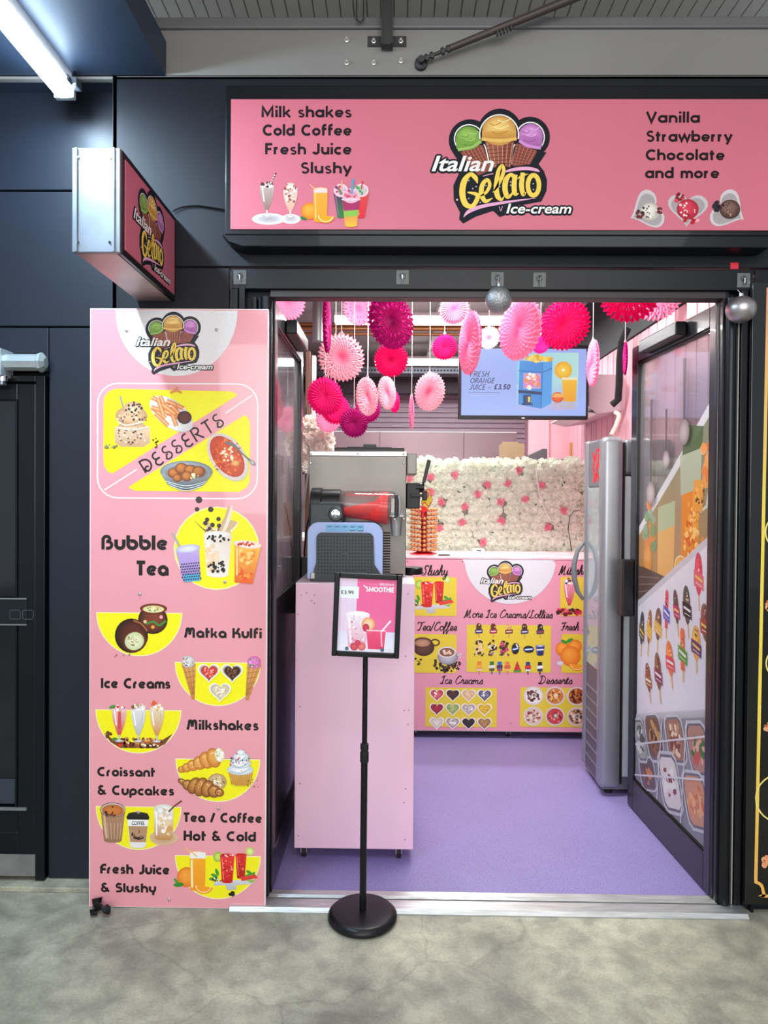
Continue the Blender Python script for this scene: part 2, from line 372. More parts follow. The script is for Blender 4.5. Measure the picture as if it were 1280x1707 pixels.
PF = dict(BF)
PF.update({
 's': (0.56, [_arc(.28, .50, .17, .13, 30, 250, 8)+_arc(.28, .19, .19, .14, 70, -150, 10)]),
 'a': (0.74, [_arc(.36, .35, .27, .265, 0, 360, 22), [(.63, 0), (.63, .72)]]),
 'b': (0.74, [[(.1, 0), (.1, 1.06)], _arc(.38, .35, .27, .265, 0, 360, 22)]),
 'd': (0.74, [_arc(.36, .35, .27, .265, 0, 360, 22), [(.63, 0), (.63, 1.06)]]),
 'e': (0.72, [_arc(.36, .35, .27, .265, 8, 318), [(.12, .335), (.66, .335)]]),
 'c': (0.64, [_arc(.36, .35, .27, .265, 48, 312)]),
 'h': (0.68, [[(.1, 0), (.1, 1.06)], [(.1, .36)]+_arc(.34, .38, .24, .245, 170, 0, 10)+[(.58, 0)]]),
 'l': (0.22, [[(.1, 0), (.1, 1.06)]]), 'f': (0.46, [[(.16, 0), (.16, .78)]+_arc(.32, .80, .16, .17, 180, 90, 5)+[(.42, .97)], [(.02, .62), (.42, .62)]]),
 'i': (0.24, [[(.12, 0), (.12, .70)], [(.12, .86), (.12, 1.07)]]), 'u': (0.68, [[(.1, .70), (.1, .34)]+_arc(.34, .33, .24, .24, 180, 360, 10)+[(.58, .7)], [(.58, 0), (.58, .7)]]),
 'k': (0.66, [[(.1, 0), (.1, 1.06)], [(.56, .7), (.16, .30)], [(.28, .40), (.60, 0)]]),
 'r': (0.46, [[(.1, 0), (.1, .70)], [(.1, .36)]+_arc(.34, .37, .24, .24, 180, 95, 6)]),
 'n': (0.68, [[(.1, 0), (.1, .70)], [(.1, .36)]+_arc(.34, .37, .24, .24, 180, 0, 10)+[(.58, 0)]]),
 'm': (1.0, [[(.1, 0), (.1, .70)], [(.1, .38)]+_arc(.30, .40, .20, .21, 180, 0, 8)+[(.50, 0)], [(.50, .38)]+_arc(.70, .40, .20, .21, 180, 0, 8)+[(.90, 0)]]),
 't': (0.46, [[(.2, .92), (.2, .0)], [(.02, .62), (.40, .62)]]), 'w': (0.98, [[(.04, .7), (.26, .06), (.49, .64), (.72, .06), (.94, .7)]]),
 'y': (0.66, [[(.05, .70), (.33, .06)], [(.61, .70), (.22, -.28)]]),
 'M': (1.0, [[(.1, 0), (.1, .96), (.48, .22), (.86, .96), (.86, 0)]]), 'F': (0.62, [[(.1, 0), (.1, .95), (.58, .95)], [(.1, .5), (.5, .5)]]),
 'S': (0.68, [_arc(.34, .74, .22, .205, 35, 235, 9)+_arc(.34, .28, .24, .22, 70, -150, 11)]), 'J': (0.6, [[(.46, 1.03), (.46, .32)]+_arc(.25, .30, .21, .21, 0, -165, 9)]),
 'V': (0.8, [[(.04, 1.04), (.38, .06), (.72, 1.04)]]), 'O': (0.98, [_arc(.48, .5, .4, .42, 0, 360, 26)]), 'E': (0.62, [[(.56, .95), (.1, .95), (.1, .08), (.56, .08)], [(.1, .52), (.5, .52)]]),
 '£': (0.66, [_arc(.38, .72, .2, .22, 20, 190, 8)+[(.2, .1)], [(.06, .09), (.6, .09)], [(.04, .48), (.46, .48)]]), '-': (0.5, [[(.08, .42), (.4, .42)]]), '.': (0.26, [[(.12, 0), (.12, .2)]]),
 '3': (0.64, [_arc(.3, .73, .2, .2, 140, -85, 9), _arc(.3, .29, .23, .22, 88, -140, 10)]), '9': (0.66, [_arc(.32, .68, .23, .26, 0, 360, 16), [(.55, .7)]+_arc(.3, .36, .25, .28, 10, -80, 6)]),
 '5': (0.64, [[(.54, .95), (.18, .95), (.15, .52)]+_arc(.3, .32, .24, .24, 110, -140, 10)]), '0': (0.68, [_arc(.34, .5, .25, .42, 0, 360, 22)]),
 'R': (0.72, [[(.1, 0), (.1, .95), (.34, .95)]+_arc(.38, .72, .22, .23, 90, -90, 8)+[(.1, .49)], [(.36, .49), (.62, 0)]]), 'T': (0.66, [[(.3, 0), (.3, .95)], [(.0, .95), (.62, .95)]]),
 'D': (0.82, [[(.1, .08), (.1, .94), (.34, .94)]+_arc(.36, .51, .36, .43, 90, -90, 12)+[(.1, .08)]]),
 'A': (0.84, [[(.02, 0), (.4, 1.0), (.78, 0)], [(.16, .3), (.64, .3)]]), 'N': (0.82, [[(.1, 0), (.1, .98), (.68, .02), (.68, 1.0)]]), 'G': (0.92, [_arc(.48, .5, .38, .42, 48, 350, 16)+[(.50, .46)]]),
 'U': (0.8, [[(.1, 1), (.1, .38)]+_arc(.38, .36, .28, .28, 180, 360, 10)+[(.66, 1)]]), 'I': (0.26, [[(.12, 0), (.12, 1.04)]]), 'C': (0.84, [_arc(.48, .5, .38, .42, 48, 312, 18)]),
 'L': (0.58, [[(.1, 1.04), (.1, .09), (.54, .09)]]), })
def _script():
    """joined handwriting used on the counter front: slanted strokes with a small entry and exit"""
    f = {}
    o = _arc(.26, .27, .2, .25, 60, 420, 14)
    f['a'] = (.5, [o, [(.46, .5), (.42, .1), (.48, .02), (.58, .12)]]); f['o'] = (.48, [o, [(.4, .46), (.56, .42)]])
    f['e'] = (.42, [[(.02, .12), (.3, .26)]+_arc(.22, .34, .13, .17, 0, 180, 6)+[(.08, .16), (.2, .02), (.34, .04), (.46, .16)]])
    f['c'] = (.42, [_arc(.26, .27, .2, .25, 50, 300, 10)+[(.48, .14)]]); f['d'] = (.52, [o, [(.5, 1.02), (.42, .1), (.48, .02), (.6, .12)]])
    f['s'] = (.38, [[(.0, .1), (.24, .54), (.34, .2), (.22, .02), (.06, .06)], [(.22, .02), (.44, .12)]])
    f['u'] = (.54, [[(.02, .3), (.1, .5), (.08, .12), (.18, .02), (.32, .08), (.44, .5), (.42, .1), (.48, .02), (.6, .12)]])
    f['l'] = (.3, [[(.0, .1), (.24, .6), (.26, .95), (.18, 1.02), (.12, .8), (.12, .1), (.2, .0), (.34, .12)]])
    f['h'] = (.54, [[(.0, .1), (.24, .66), (.26, .95), (.16, 1.02), (.08, .0)], [(.1, .26), (.28, .5), (.38, .44), (.38, .1), (.44, .02), (.58, .12)]])
    f['y'] = (.54, [[(.02, .4), (.1, .5), (.08, .18), (.2, .06), (.34, .14), (.44, .5)], [(.44, .5), (.36, -.3), (.2, -.42), (.1, -.28), (.56, .12)]])
    f['r'] = (.4, [[(.0, .1), (.12, .56), (.2, .46), (.32, .48), (.28, .12), (.34, .02), (.46, .12)]])
    f['m'] = (.8, [[(.0, .3), (.1, .5), (.08, .0)], [(.1, .3), (.26, .5), (.34, .42), (.32, .0)], [(.34, .3), (.5, .5), (.6, .42), (.6, .1), (.66, .02), (.82, .12)]])
    f['i'] = (.28, [[(.0, .12), (.12, .5), (.1, .1), (.16, .02), (.3, .12)], [(.16, .68), (.18, .78)]])
    f['t'] = (.3, [[(.0, .12), (.16, .8), (.1, .1), (.18, .02), (.32, .12)], [(.0, .56), (.3, .58)]])
    f['f'] = (.36, [[(.0, .1), (.22, .6), (.28, .95), (.18, 1.0), (.12, .7), (.06, -.3), (.14, -.38), (.2, -.1), (.4, .12)]])
    f['k'] = (.5, [[(.0, .1), (.24, .66), (.26, .95), (.16, 1.02), (.08, .0)], [(.12, .24), (.34, .5), (.34, .32), (.14, .26), (.36, .02), (.52, .12)]])
    f['S'] = (.7, [[(.66, .84), (.56, 1.0), (.34, .96), (.28, .74), (.46, .5), (.46, .16), (.26, .0), (.04, .08), (.06, .24), (.3, .2)]])
    f['T'] = (.7, [[(.0, .76), (.1, .96), (.5, .92), (.84, 1.02)], [(.5, .92), (.40, .16), (.24, .0), (.08, .1)]])
    f['C'] = (.7, [[(.64, .82), (.56, 1.0), (.34, .94), (.14, .56), (.12, .2), (.28, .0), (.5, .06), (.66, .22)]])
    f['I'] = (.5, [[(.1, .8), (.3, .98), (.5, .96)], [(.36, .97), (.28, .14), (.16, .0), (.02, .1)], [(.1, .02), (.42, .04)]])
    f['M'] = (1.0, [[(.0, .06), (.12, .06), (.3, .98), (.36, .1), (.66, .98), (.66, .1), (.74, .0), (.9, .1)]])
    f['D'] = (.8, [[(.3, .96), (.2, .06), (.06, .06), (.3, .0), (.6, .2), (.68, .6), (.5, .96), (.2, 1.0), (.08, .84)]])
    f['L'] = (.66, [[(.5, .84), (.4, 1.0), (.28, .9), (.3, .5), (.18, .1), (.04, .06), (.2, .08), (.42, .0), (.62, .12)]])
    f['F'] = (.64, [[(.04, .78), (.14, .96), (.66, .98)], [(.42, .96), (.32, .14), (.2, .0), (.06, .1)], [(.2, .5), (.54, .52)]])
    f['J'] = (.6, [[(.3, .9), (.5, 1.0), (.44, .3), (.3, .0), (.1, .1)]]); f['/'] = (.36, [[(.04, -.1), (.36, 1.05)]]); f[' '] = (.3, [])
    return f
SF = _script()
def script(A, t, x0, x1, ytop, ybase, col='#1d1416', wt=.11, sh=.22):
    L0 = A.L; tot = sum(SF[c][0]+.03 for c in t); kx = (x1-x0-sh*(ybase-ytop)*.6)/tot; ky = ybase-ytop; pen = 0
    for c in t:
        adv, st = SF[c]
        for P in st:
            Q = A.smooth([(x0+(pen+x)*kx+y*ky*sh, ybase-y*ky) for x, y in P], 4); n = len(Q)
            A.L = L0+(A.L-L0) % 5; A.line(Q, [wt*ky*(.75+.5*abs(math.sin(3*i/n+1))) for i in range(n)], col)
        pen += adv+.03

# ---------------------------------------------------------------- printed pictures
def logo(A, fx, fy, outline='#10141f', vivid=1.0):
    """the round ice-cream cone emblem; fx, fy turn emblem units (1280 x 1051) into sheet units"""
    k = abs(fx(1)-fx(0))
    def T(P): return [((fx(p[0]), fy(p[1]))+((p[2]*k,) if len(p) > 2 else ())) for p in P]
    def poly(P, c): A.poly(T(P), c)
    def ell(x, y, rx, ry, c, e=None, rot=0, **q): A.ell(fx(x), fy(y), rx*k, ry*k, c, e, rot, 28, **q)
    def cur(P, w, c): A.curve(T(P), w*k, c)
    def curv(P, c): A.curve(T(P), 1, c)
    O = outline
    for q in range(8):
        ox, oy = 13*math.cos(q*PI/4), 13*math.sin(q*PI/4)
        A.text('Italian', fx(98+ox), fx(560+ox), fy(462+oy), fy(572+oy), O, off=0.03, shear=0.28)
        A.text('Ice-cream', fx(662+ox), fx(1148+ox), fy(820+oy), fy(890+oy), O, off=0.03, shear=0.22)
    ell(380, 340, 160, 158, O); ell(605, 290, 172, 188, O); ell(832, 318, 152, 155, O)
    poly([(250, 430), (960, 430), (900, 520), (940, 570), (965, 640), (962, 720), (925, 800), (660, 850), (650, 905), (610, 918), (575, 885), (560, 872), (430, 915), (335, 968), (303, 935), (310, 885), (262, 790), (258, 680), (300, 590), (330, 560)], O)
    W = '#f0ece8'
    A.line([(fx(x), fy(y)) for x, y in _arc(372, 328, 108, -104, 40, 215, 18)], 9*k, W)
    A.line([(fx(x), fy(y)) for x, y in _arc(835, 318, 106, -112, -35, 150, 18)], 9*k, W)
    # side scoops and cones
    poly([(310, 432), (440, 375), (480, 380), (520, 500), (555, 560), (450, 605), (400, 560)], '#8a4a3c')
    poly([(735, 362), (890, 420), (835, 522), (720, 535), (690, 520)], '#8d4a40')
    for i in range(6):
        A.line([(fx(330+i*26), fy(420-i*8)), (fx(430+i*20), fy(560-i*6))], 5*k, '#c77560')
        A.line([(fx(735+i*28), fy(368+i*10)), (fx(700+i*24), fy(525-i*2))], 5*k, '#c77560')
        A.line([(fx(340+i*22), fy(440+i*20)), (fx(480+i*9), fy(385+i*24))], 4*k, '#5c2d27')
        A.line([(fx(725-i*4), fy(385+i*24)), (fx(880-i*12), fy(430+i*18))], 4*k, '#5c2d27')
    ell(368, 325, 94, 90, '#9cc45e', '#66913a', hx=-.2, hy=-.3)
    poly([(275, 330), (463, 330), (470, 355), (400, 395), (300, 425), (278, 400)], A.vg(fy(330), fy(420), '#7fa648', '#6f9a40'))
    cur([(290, 412), (340, 405), (400, 388), (465, 350)], 22, '#9cbf63')
    ell(838, 308, 92, 92, '#dc9ad6', '#b368ae', hx=-.2, hy=-.3)
    poly([(748, 300), (928, 310), (922, 395), (880, 395), (800, 370), (752, 345)], A.vg(fy(300), fy(400), '#bd74b8', '#a85fa2'))
    cur([(752, 345), (800, 375), (860, 392), (915, 400)], 22, '#d390cc')
    # middle cone
    poly([(455, 340), (500, 355), (530, 520), (560, 560), (680, 560), (725, 355), (755, 335)], O)
    A.line([(fx(x), fy(y)) for x, y in _arc(600, 300, 147, -150, -12, 192, 24)], 10*k, W)
    cur([(486, 372), (500, 400), (524, 500)], 9, W); cur([(722, 372), (706, 400), (690, 520)], 9, W)
    poly([(496, 350), (714, 350), (690, 545), (545, 545)], A.hg(fx(496), fx(714), '#a3614c', '#7c3f36'))
    for i in range(6):
        A.line([(fx(512+i*38), fy(360)), (fx(548+i*26), fy(540))], 6*k, '#d38a6c')
        A.line([(fx(500+i*7), fy(385+i*28)), (fx(712-i*5), fy(375+i*28))], 5*k, '#5c2d27')
    ell(600, 270, 128, 112, '#f4cf7c', '#c98f42', hx=-.15, hy=-.35)
    poly([(472, 270), (728, 270), (732, 330), (470, 330)], A.vg(fy(270), fy(330), '#dba653', '#c48a3c'))
    for i, (a, b, c_) in enumerate(((530, 215, 60), (560, 240, 80), (545, 280, 90), (590, 190, 70))):
        cur([(a, b), (a+c_*.6, b+14), (a+c_*1.4, b-10)], 7, '#fbe3a4' if i % 2 else '#c2883a')
        cur([(a-215, b+95), (a-190+c_*.3, b+104), (a-215+c_*.9, b+86)], 5, '#b9d981' if i % 2 else '#5c8434')
        cur([(a+240, b+60), (a+265+c_*.3, b+72), (a+240+c_, b+52)], 5, '#ecc0e8' if i % 2 else '#98528f')
    cur([(468, 332), (520, 338), (600, 345), (680, 338), (732, 330)], 24, '#e9ba63')
    # lettering
    poly([(455, 605), (560, 560), (600, 515), (640, 515), (660, 545), (900, 530), (945, 600), (900, 640), (480, 660)], O)
    cur([(652, 576, 14), (720, 560, 24), (810, 553, 26), (880, 564, 22), (908, 578, 6)], 1, '#eaa9c8')
    curv([(338, 918, 6), (380, 875, 28), (480, 838, 26), (650, 808, 20), (880, 776, 3)], '#e7a6c8')
    cur([(480, 612), (520, 600), (560, 592)], 6, '#e7a6c8')
    cur([(606, 840), (618, 872), (630, 838)], 5, '#e7a6c8')
    for q, c in ((1.0, '#f2cf58'),):
        curv([(440, 668, 4), (425, 625, 34), (385, 598, 30), (340, 650, 44), (326, 740, 46), (350, 820, 42), (400, 838, 32), (436, 790, 34), (436, 750, 30), (365, 733, 10)], c)
        curv([(462, 762, 6), (505, 735, 22), (533, 680, 26), (515, 640, 26), (480, 672, 34), (470, 740, 38), (500, 800, 30), (556, 775, 5)], c)
        curv([(556, 735, 4), (600, 670, 22), (636, 580, 28), (626, 530, 20), (598, 570, 28), (582, 680, 38), (592, 760, 38), (622, 788, 20), (642, 762, 4)], c)
        curv([(722, 622, 36), (690, 600, 26), (655, 640, 40), (648, 710, 40), (668, 765, 34), (700, 745, 14), (718, 690, 12)], c)
        curv([(724, 600, 36), (716, 680, 38), (724, 742, 34), (752, 742, 5)], c)
        curv([(782, 585, 34), (772, 680, 38), (786, 748, 30), (806, 730, 5)], c)
        curv([(742, 632, 5), (770, 612, 16), (822, 594, 4)], c)
        A.line([(fx(x), fy(y)) for x, y in _arc(862, 680, 42, -76, 0, 360, 28)], 34*k, c, closed=False)
    for x, y in ((405, 705), (375, 645), (375, 780), (430, 690), (505, 682), (462, 810), (608, 690), (690, 680), (690, 655), (860, 668), (862, 712)):
        ell(x, y, 5, 5, '#c9c7d6')
    ell(287, 790, 8, 8, '#e7a6c8')
    A.text('Italian', fx(98), fx(560), fy(462), fy(572), W, off=0.02, shear=0.28, sp=1.0)
    A.text('Ice-cream', fx(662), fx(1148), fy(820), fy(890), W, off=0.02, shear=0.22, sp=1.0)
def logo_at(A, x0, y0, w, **k):
    """emblem with its own box (95..1160, 100..970) placed at x0, y0 and width w"""
    s = w/1065.0; logo(A, lambda x: x0+(x-95)*s, lambda y: y0+(y-100)*s, **k)
def cup(A, cx, yt, yb, wt, wb, ct, cb, rim='#ffffff', glass=True, rot=0.0):
    A.poly([(cx-wt/2, yt), (cx+wt/2, yt), (cx+wb/2, yb), (cx-wb/2, yb)], A.vg(yt, yb, ct, cb))
    A.ell(cx, yb, wb/2, wb*.13, cb)
    A.ell(cx, yt, wt/2, wt*.13, rim, ct)
    if glass:
        A.line([(cx-wt*.36, yt+(yb-yt)*.1), (cx-wb*.34, yb-(yb-yt)*.08)], wt*.07, tuple(min(1, v*1.3+.12) for v in H(ct)))
def sundae(A, cx, yt, yb, w, c1, c2, top, saucer=None):
    h = yb-yt; ym = yt+h*.80; c1_, c2_ = c1, c2
    if saucer: A.ell(cx, yb-h*.01, w*.95, w*.30, '#bdb2b2', '#efe9ea'); A.ell(cx, yb-h*.02, w*.6, w*.18, '#a79a9d', '#d9d1d3')
    prof = [(0, .5), (.12, .52), (.35, .47), (.6, .36), (.85, .2), (1, .09)]
    P = [(cx+w*q, yt+(ym-yt)*t) for t, q in prof]+[(cx-w*q, yt+(ym-yt)*t) for t, q in reversed(prof)]
    A.poly(P, A.vg(yt, ym, c1, c2))
    A.line([(cx-w*.34, yt+h*.05), (cx-w*.2, yt+h*.5)], w*.08, '#ffffff'); A.line([(cx+w*.3, yt+h*.1), (cx+w*.18, yt+h*.5)], w*.05, mixc(H(c1), (0.1, 0.1, 0.1), .4))
    A.rect(cx-w*.06, ym-1, cx+w*.06, yb-h*.05, '#cfc6c6'); A.ell(cx, yb-h*.03, w*.3, w*.09, '#efe9e9', '#a59b9b')
    A.ell(cx, yt, w*.5, w*.12, '#ffffff', '#d8c8c8')
    A.blobs(cx, yt-h*.06, w*.42, h*.08, 26, w*.11, top, seed=int(cx))
def scoop(A, cx, cy, r, c, e, cols, seed=3):
    A.ell(cx, cy, r, r*.92, c, e, hx=-.25, hy=-.3); A.blobs(cx, cy, r*.8, r*.75, 16, r*.12, cols, seed)
def orange(A, cx, cy, r): A.ell(cx, cy, r, r, '#ffab3c', '#e8720c', hx=-.2, hy=-.3)
def wedge(A, cx, cy, r, rot):
    P = [(cx+r*math.cos(rot+PI*k/12), cy+r*.8*math.sin(rot+PI*k/12)) for k in range(13)]
    A.poly(P, '#f08a12'); A.poly([(cx+(x-cx)*.86, cy+(y-cy)*.86) for x, y in P], '#ffe3a6'); A.poly([(cx+(x-cx)*.74, cy+(y-cy)*.74) for x, y in P], '#ff9f1c')
def leaf(A, cx, cy, l, rot, c='#2f9a2f'):
    P = [(cx+l*math.cos(t)*1.0*math.cos(rot)-l*.42*math.sin(t)*math.sin(rot), cy+l*math.cos(t)*math.sin(rot)+l*.42*math.sin(t)*math.cos(rot)) for t in [2*PI*k/10 for k in range(10)]]
    A.poly(P, c)
def slushies(A, x, y, s):
    """two red slush glasses with limes on a board; x,y the left glass's top centre"""
    A.ell(x-22*s, y+4*s, 11*s, 12*s, '#d8ea6a', '#8fb52c'); A.ell(x+62*s*.85, y-10*s, 10*s, 10*s, '#eaf3a0', '#b4cf4d')
    A.poly([(x-30*s, y+62*s), (x+60*s, y+55*s), (x+62*s, y+66*s), (x+20*s, y+70*s), (x+22*s, y+80*s), (x, y+82*s), (x-4*s, y+70*s), (x-32*s, y+72*s)], A.vg(y+55*s, y+80*s, '#dfdde2', '#b9b6bf'))
    for a, b, r in ((-30, 48, .4), (-24, 40, 1.2), (-34, 56, 0), (52, 40, .6), (60, 46, 2.0), (46, 48, 2.8)): leaf(A, x+a*s, y+b*s, 9*s, r, '#3b9c3a')
    A.blobs(x-22*s, y+58*s, 12*s, 6*s, 16, 2.2*s, ['#2a1a12', '#3b2a1c', '#e4e0dc'], 5)
    cup(A, x+32*s, y-2*s, y+52*s, 26*s, 18*s, '#e8312c', '#b3130f', '#c01a16')
    A.poly([(x+30*s, y+50*s), (x+66*s, y+44*s), (x+72*s, y+52*s), (x+34*s, y+60*s)], '#e2402c'); A.poly([(x+44*s, y+58*s), (x+66*s, y+56*s), (x+58*s, y+64*s)], '#8fbf3a')
    cup(A, x, y, y+62*s, 34*s, 25*s, '#f03530', '#cf1712', '#d62522')
    A.blobs(x, y+26*s, 12*s, 26*s, 26, 1.8*s, ['#ff7a70', '#a80c0c', '#ffb4ac'], 6); A.blobs(x+32*s, y+22*s, 8*s, 22*s, 14, 1.8*s, ['#ff7a70', '#a80c0c'], 7)
    A.blobs(x, y-1*s, 16*s, 3*s, 16, 2.4*s, ['#ffd9d4', '#8e0a0a', '#e22'+'b2b'], 8)

# ---------------------------------------------------------------- materials in use
M_black = mat('black_cladding', '#10141d', 0.5, 0, .12, 3, spec=.28)
M_blackm = mat('black_metal', '#0b0c10', 0.36, 0, .1, 8, spec=.35)
M_frame = mat('black_door_frame', '#0a0d13', 0.34, 0, .1, 5, coat=.08, spec=.3)
M_alu = mat('worn_aluminium', '#c9c9c9', 0.35, .75, .2, 25, stretch=(.4, 6, 6), bump=.15)
M_steel = mat('brushed_steel', '#b4b2ae', 0.28, .9, .10, 14, stretch=(8, 1, .6))
M_zinc = mat('zinc_sheet', '#8c949e', 0.38, .7, .16, 7)
M_white = mat('white_plastic', '#e8e6e4', 0.4); M_pinkply = mat('pink_painted_board', '#f4c6dc', 0.5, 0, .04, 4, bump=.05, bscale=30)
M_pinkwall = mat('pink_wall_panel', '#eeb5c0', 0.55, 0, .05, 3)
M_pinkboard = mat('pink_printed_sheet', '#ee9fa8', 0.22, 0, .03, 3, coat=.5, bump=.03, bscale=14)
M_signpink = mat('pink_sign_acrylic', '#cf6a7e', 0.5, 0, .05, 1.6)
M_string = mat('white_string', '#e8e0e0', .8); M_rubber = mat('black_rubber', '#101010', .7)
M_chrome = mat('chrome', '#d6d8dc', .12, 1.0, .05); M_clear = glass_mat('clear_acrylic', (.93, .95, .95), 1.4, .10)
P_board = print_mat('board_ink', .4, coat=.1); P_sign = print_mat('sign_ink', .65, spec=.25); P_cnt = print_mat('counter_ink', .45)

# ---------------------------------------------------------------- the setting
def floor_mat():
    m = mat('concrete', '#a6a495', .55, 0, .22, 2.1, bump=.25, bscale=35)
    nt = m.node_tree; N = nt.nodes; L = nt.links; b = N['Principled BSDF']; rp = [n for n in N if n.type == 'VALTORGB'][0]
    tc = N.new('ShaderNodeTexCoord')
    def noise(sc, det, d=0.0):
        n = N.new('ShaderNodeTexNoise'); n.inputs['Scale'].default_value = sc; n.inputs['Detail'].default_value = det; n.inputs['Distortion'].default_value = d
        L.new(tc.outputs['Object'], n.inputs['Vector']); return n
    def ramp(src, p0, c0, p1, c1):
        r = N.new('ShaderNodeValToRGB'); L.new(src, r.inputs[0]); r.color_ramp.elements[0].position = p0; r.color_ramp.elements[1].position = p1
        r.color_ramp.elements[0].color = c0+(1,); r.color_ramp.elements[1].color = c1+(1,); return r
    def mul(a, b_, f=1.0, mode='MULTIPLY'):
        x = N.new('ShaderNodeMix'); x.data_type = 'RGBA'; x.blend_type = mode; x.inputs[0].default_value = f
        L.new(a, x.inputs[6]); L.new(b_, x.inputs[7]); return x.outputs[2]
    n1 = noise(3.3, 6, .8); n2 = noise(14, 8, .4); n3 = noise(120, 3)
    r1 = ramp(n1.outputs['Fac'], .36, (.66, .66, .64), .62, (1.10, 1.08, 1.02))
    r2 = ramp(n2.outputs['Fac'], .38, (.78, .78, .78), .66, (1.12, 1.12, 1.1)); r3 = ramp(n3.outputs['Fac'], .3, (.85, .85, .85), .7, (1.1, 1.1, 1.1))
    v = N.new('ShaderNodeTexVoronoi'); v.feature = 'DISTANCE_TO_EDGE'; v.inputs['Scale'].default_value = 1.3
    nd = noise(4, 6); ad = N.new('ShaderNodeMix'); ad.data_type = 'RGBA'; ad.inputs[0].default_value = .16; L.new(tc.outputs['Object'], ad.inputs[6]); L.new(nd.outputs['Color'], ad.inputs[7]); L.new(ad.outputs[2], v.inputs['Vector'])
    rv = ramp(v.outputs['Distance'], 0.0, (.62, .62, .62), .006, (1, 1, 1))
    o = mul(mul(mul(mul(rp.outputs[0], r1.outputs[0]), r2.outputs[0]), r3.outputs[0]), rv.outputs[0], .55); L.new(o, b.inputs['Base Color'])
    return m
M_conc = floor_mat()
struct(bx('floor', M_conc, (-6, -9, -.2), (6, .054, 0)))
struct(bx('floor', M_conc, (-6, .054, -.2), (-.955, .4, 0)))
# purple safety vinyl with speckles
mv = mat('purple_speckled_vinyl', '#8d80b6', .42, 0, .05, 2)
nt = mv.node_tree; N = nt.nodes; L = nt.links; b = N['Principled BSDF']; rp = [n for n in N if n.type == 'VALTORGB'][0]
nz = N.new('ShaderNodeTexNoise'); nz.inputs['Scale'].default_value = 260; nz.inputs['Detail'].default_value = 1; tc = N.new('ShaderNodeTexCoord'); L.new(tc.outputs['Object'], nz.inputs['Vector'])
r = N.new('ShaderNodeValToRGB'); r.color_ramp.elements[0].position = .35; r.color_ramp.elements[1].position = .68; r.color_ramp.elements[0].color = (.7, .7, .75, 1); r.color_ramp.elements[1].color = (1.3, 1.3, 1.25, 1); L.new(nz.outputs['Fac'], r.inputs[0])
x = N.new('ShaderNodeMix'); x.data_type = 'RGBA'; x.blend_type = 'MULTIPLY'; x.inputs[0].default_value = 1; L.new(rp.outputs[0], x.inputs[6]); L.new(r.outputs[0], x.inputs[7]); L.new(x.outputs[2], b.inputs['Base Color'])
struct(bx('floor', mv, (-.95, .055, -.2), (1.5, 5.2, 0.012)))
# threshold: two aluminium strips with a groove
thr = thing('door_threshold', None, None, (.35, 0, 0)); thr['kind'] = 'structure'
MB().prism([(-.066, -.05), (-.066, .004), (-.055, .016), (-.006, .018), (-.006, -.05)], lambda a, b_, t: (t, a, b_), -.56, 1.235).build('outer_strip', M_alu, thr)
MB().prism([(.002, -.05), (.002, .018), (.012, .024), (.024, .018), (.046, .020), (.058, .014), (.058, -.05)], lambda a, b_, t: (t, a, b_), -.46, 1.155).build('inner_strip', M_alu, thr)
struct(bx('trim_1', mat('groove_black', '#0b0b0b', .9), (-.5, -.006, -.05), (1.16, .002, .006)))  # near-black strip filling the groove

# facade cladding round the opening (opening X -.425..1.145, Z 0..2.155)
TOPZ = at(640, 127, 0).z
fac = thing('wall_front', None, None, (.35, 0, 0)); fac['kind'] = 'structure'
def fpanel(name, x0, z0, x1, z1, y0=0.0, y1=.06, m=M_black): return bx(name, m, (x0, y0, z0), (x1, y1, z1), fac, bev=.002)
zs = at(600, 446, 0).z
fpanel('cladding_panel', -1.0, zs+.003, 2.2, TOPZ, 0, .055)
fpanel('cladding_panel', -1.0, 0, -.585, zs-.003, 0, .055)
fpanel('cladding_panel', 1.26, 0, 2.2, zs-.003, .0, .055)
# head of the door frame
fpanel('head_rail', -.575, 2.175, 1.245, zs-.008, -.012, .05, M_frame)
fpanel('track_cover', -.44, 2.150, 1.160, 2.175, .002, .06, mat('brown_black_track', '#2a2426', .45))
# left jamb profiles
for k, (a, b_, y) in enumerate(((-.575, -.552, -.010), (-.548, -.526, -.014), (-.500, -.487, -.004), (-.482, -.434, .004))):
    fpanel('jamb_profile', a, .018, b_, 2.19 if k < 2 else 2.15, y, .05, M_frame)
MB().lathe([(.022, .02), (.022, 2.15)], (-.455, .012, 0), 20).build('hinge_post', M_frame, fac, smooth=True)
fpanel('jamb_back', -.58, 0.0, -.43, 2.19, .03, .055)
# right jamb profiles with a bright reveal strip
for (a, b_, y, m_) in ((1.150, 1.172, .004, M_frame), (1.208, 1.232, -.010, M_frame), (1.236, 1.256, -.016, M_frame)):
    fpanel('jamb_profile', a, .018, b_, 2.19, y, .05, m_)
MB().lathe([(.020, .02), (.020, 2.15)], (1.178, .004, 0), 20).build('hinge_post', M_frame, fac, smooth=True)
fpanel('sealing_strip', 1.200, .018, 1.2045, 2.10, -.006, .05, mat('grey_sealing_strip', '#a8a8a4', .6))
fpanel('jamb_back', 1.145, 0.0, 1.265, 2.19, .035, .055)

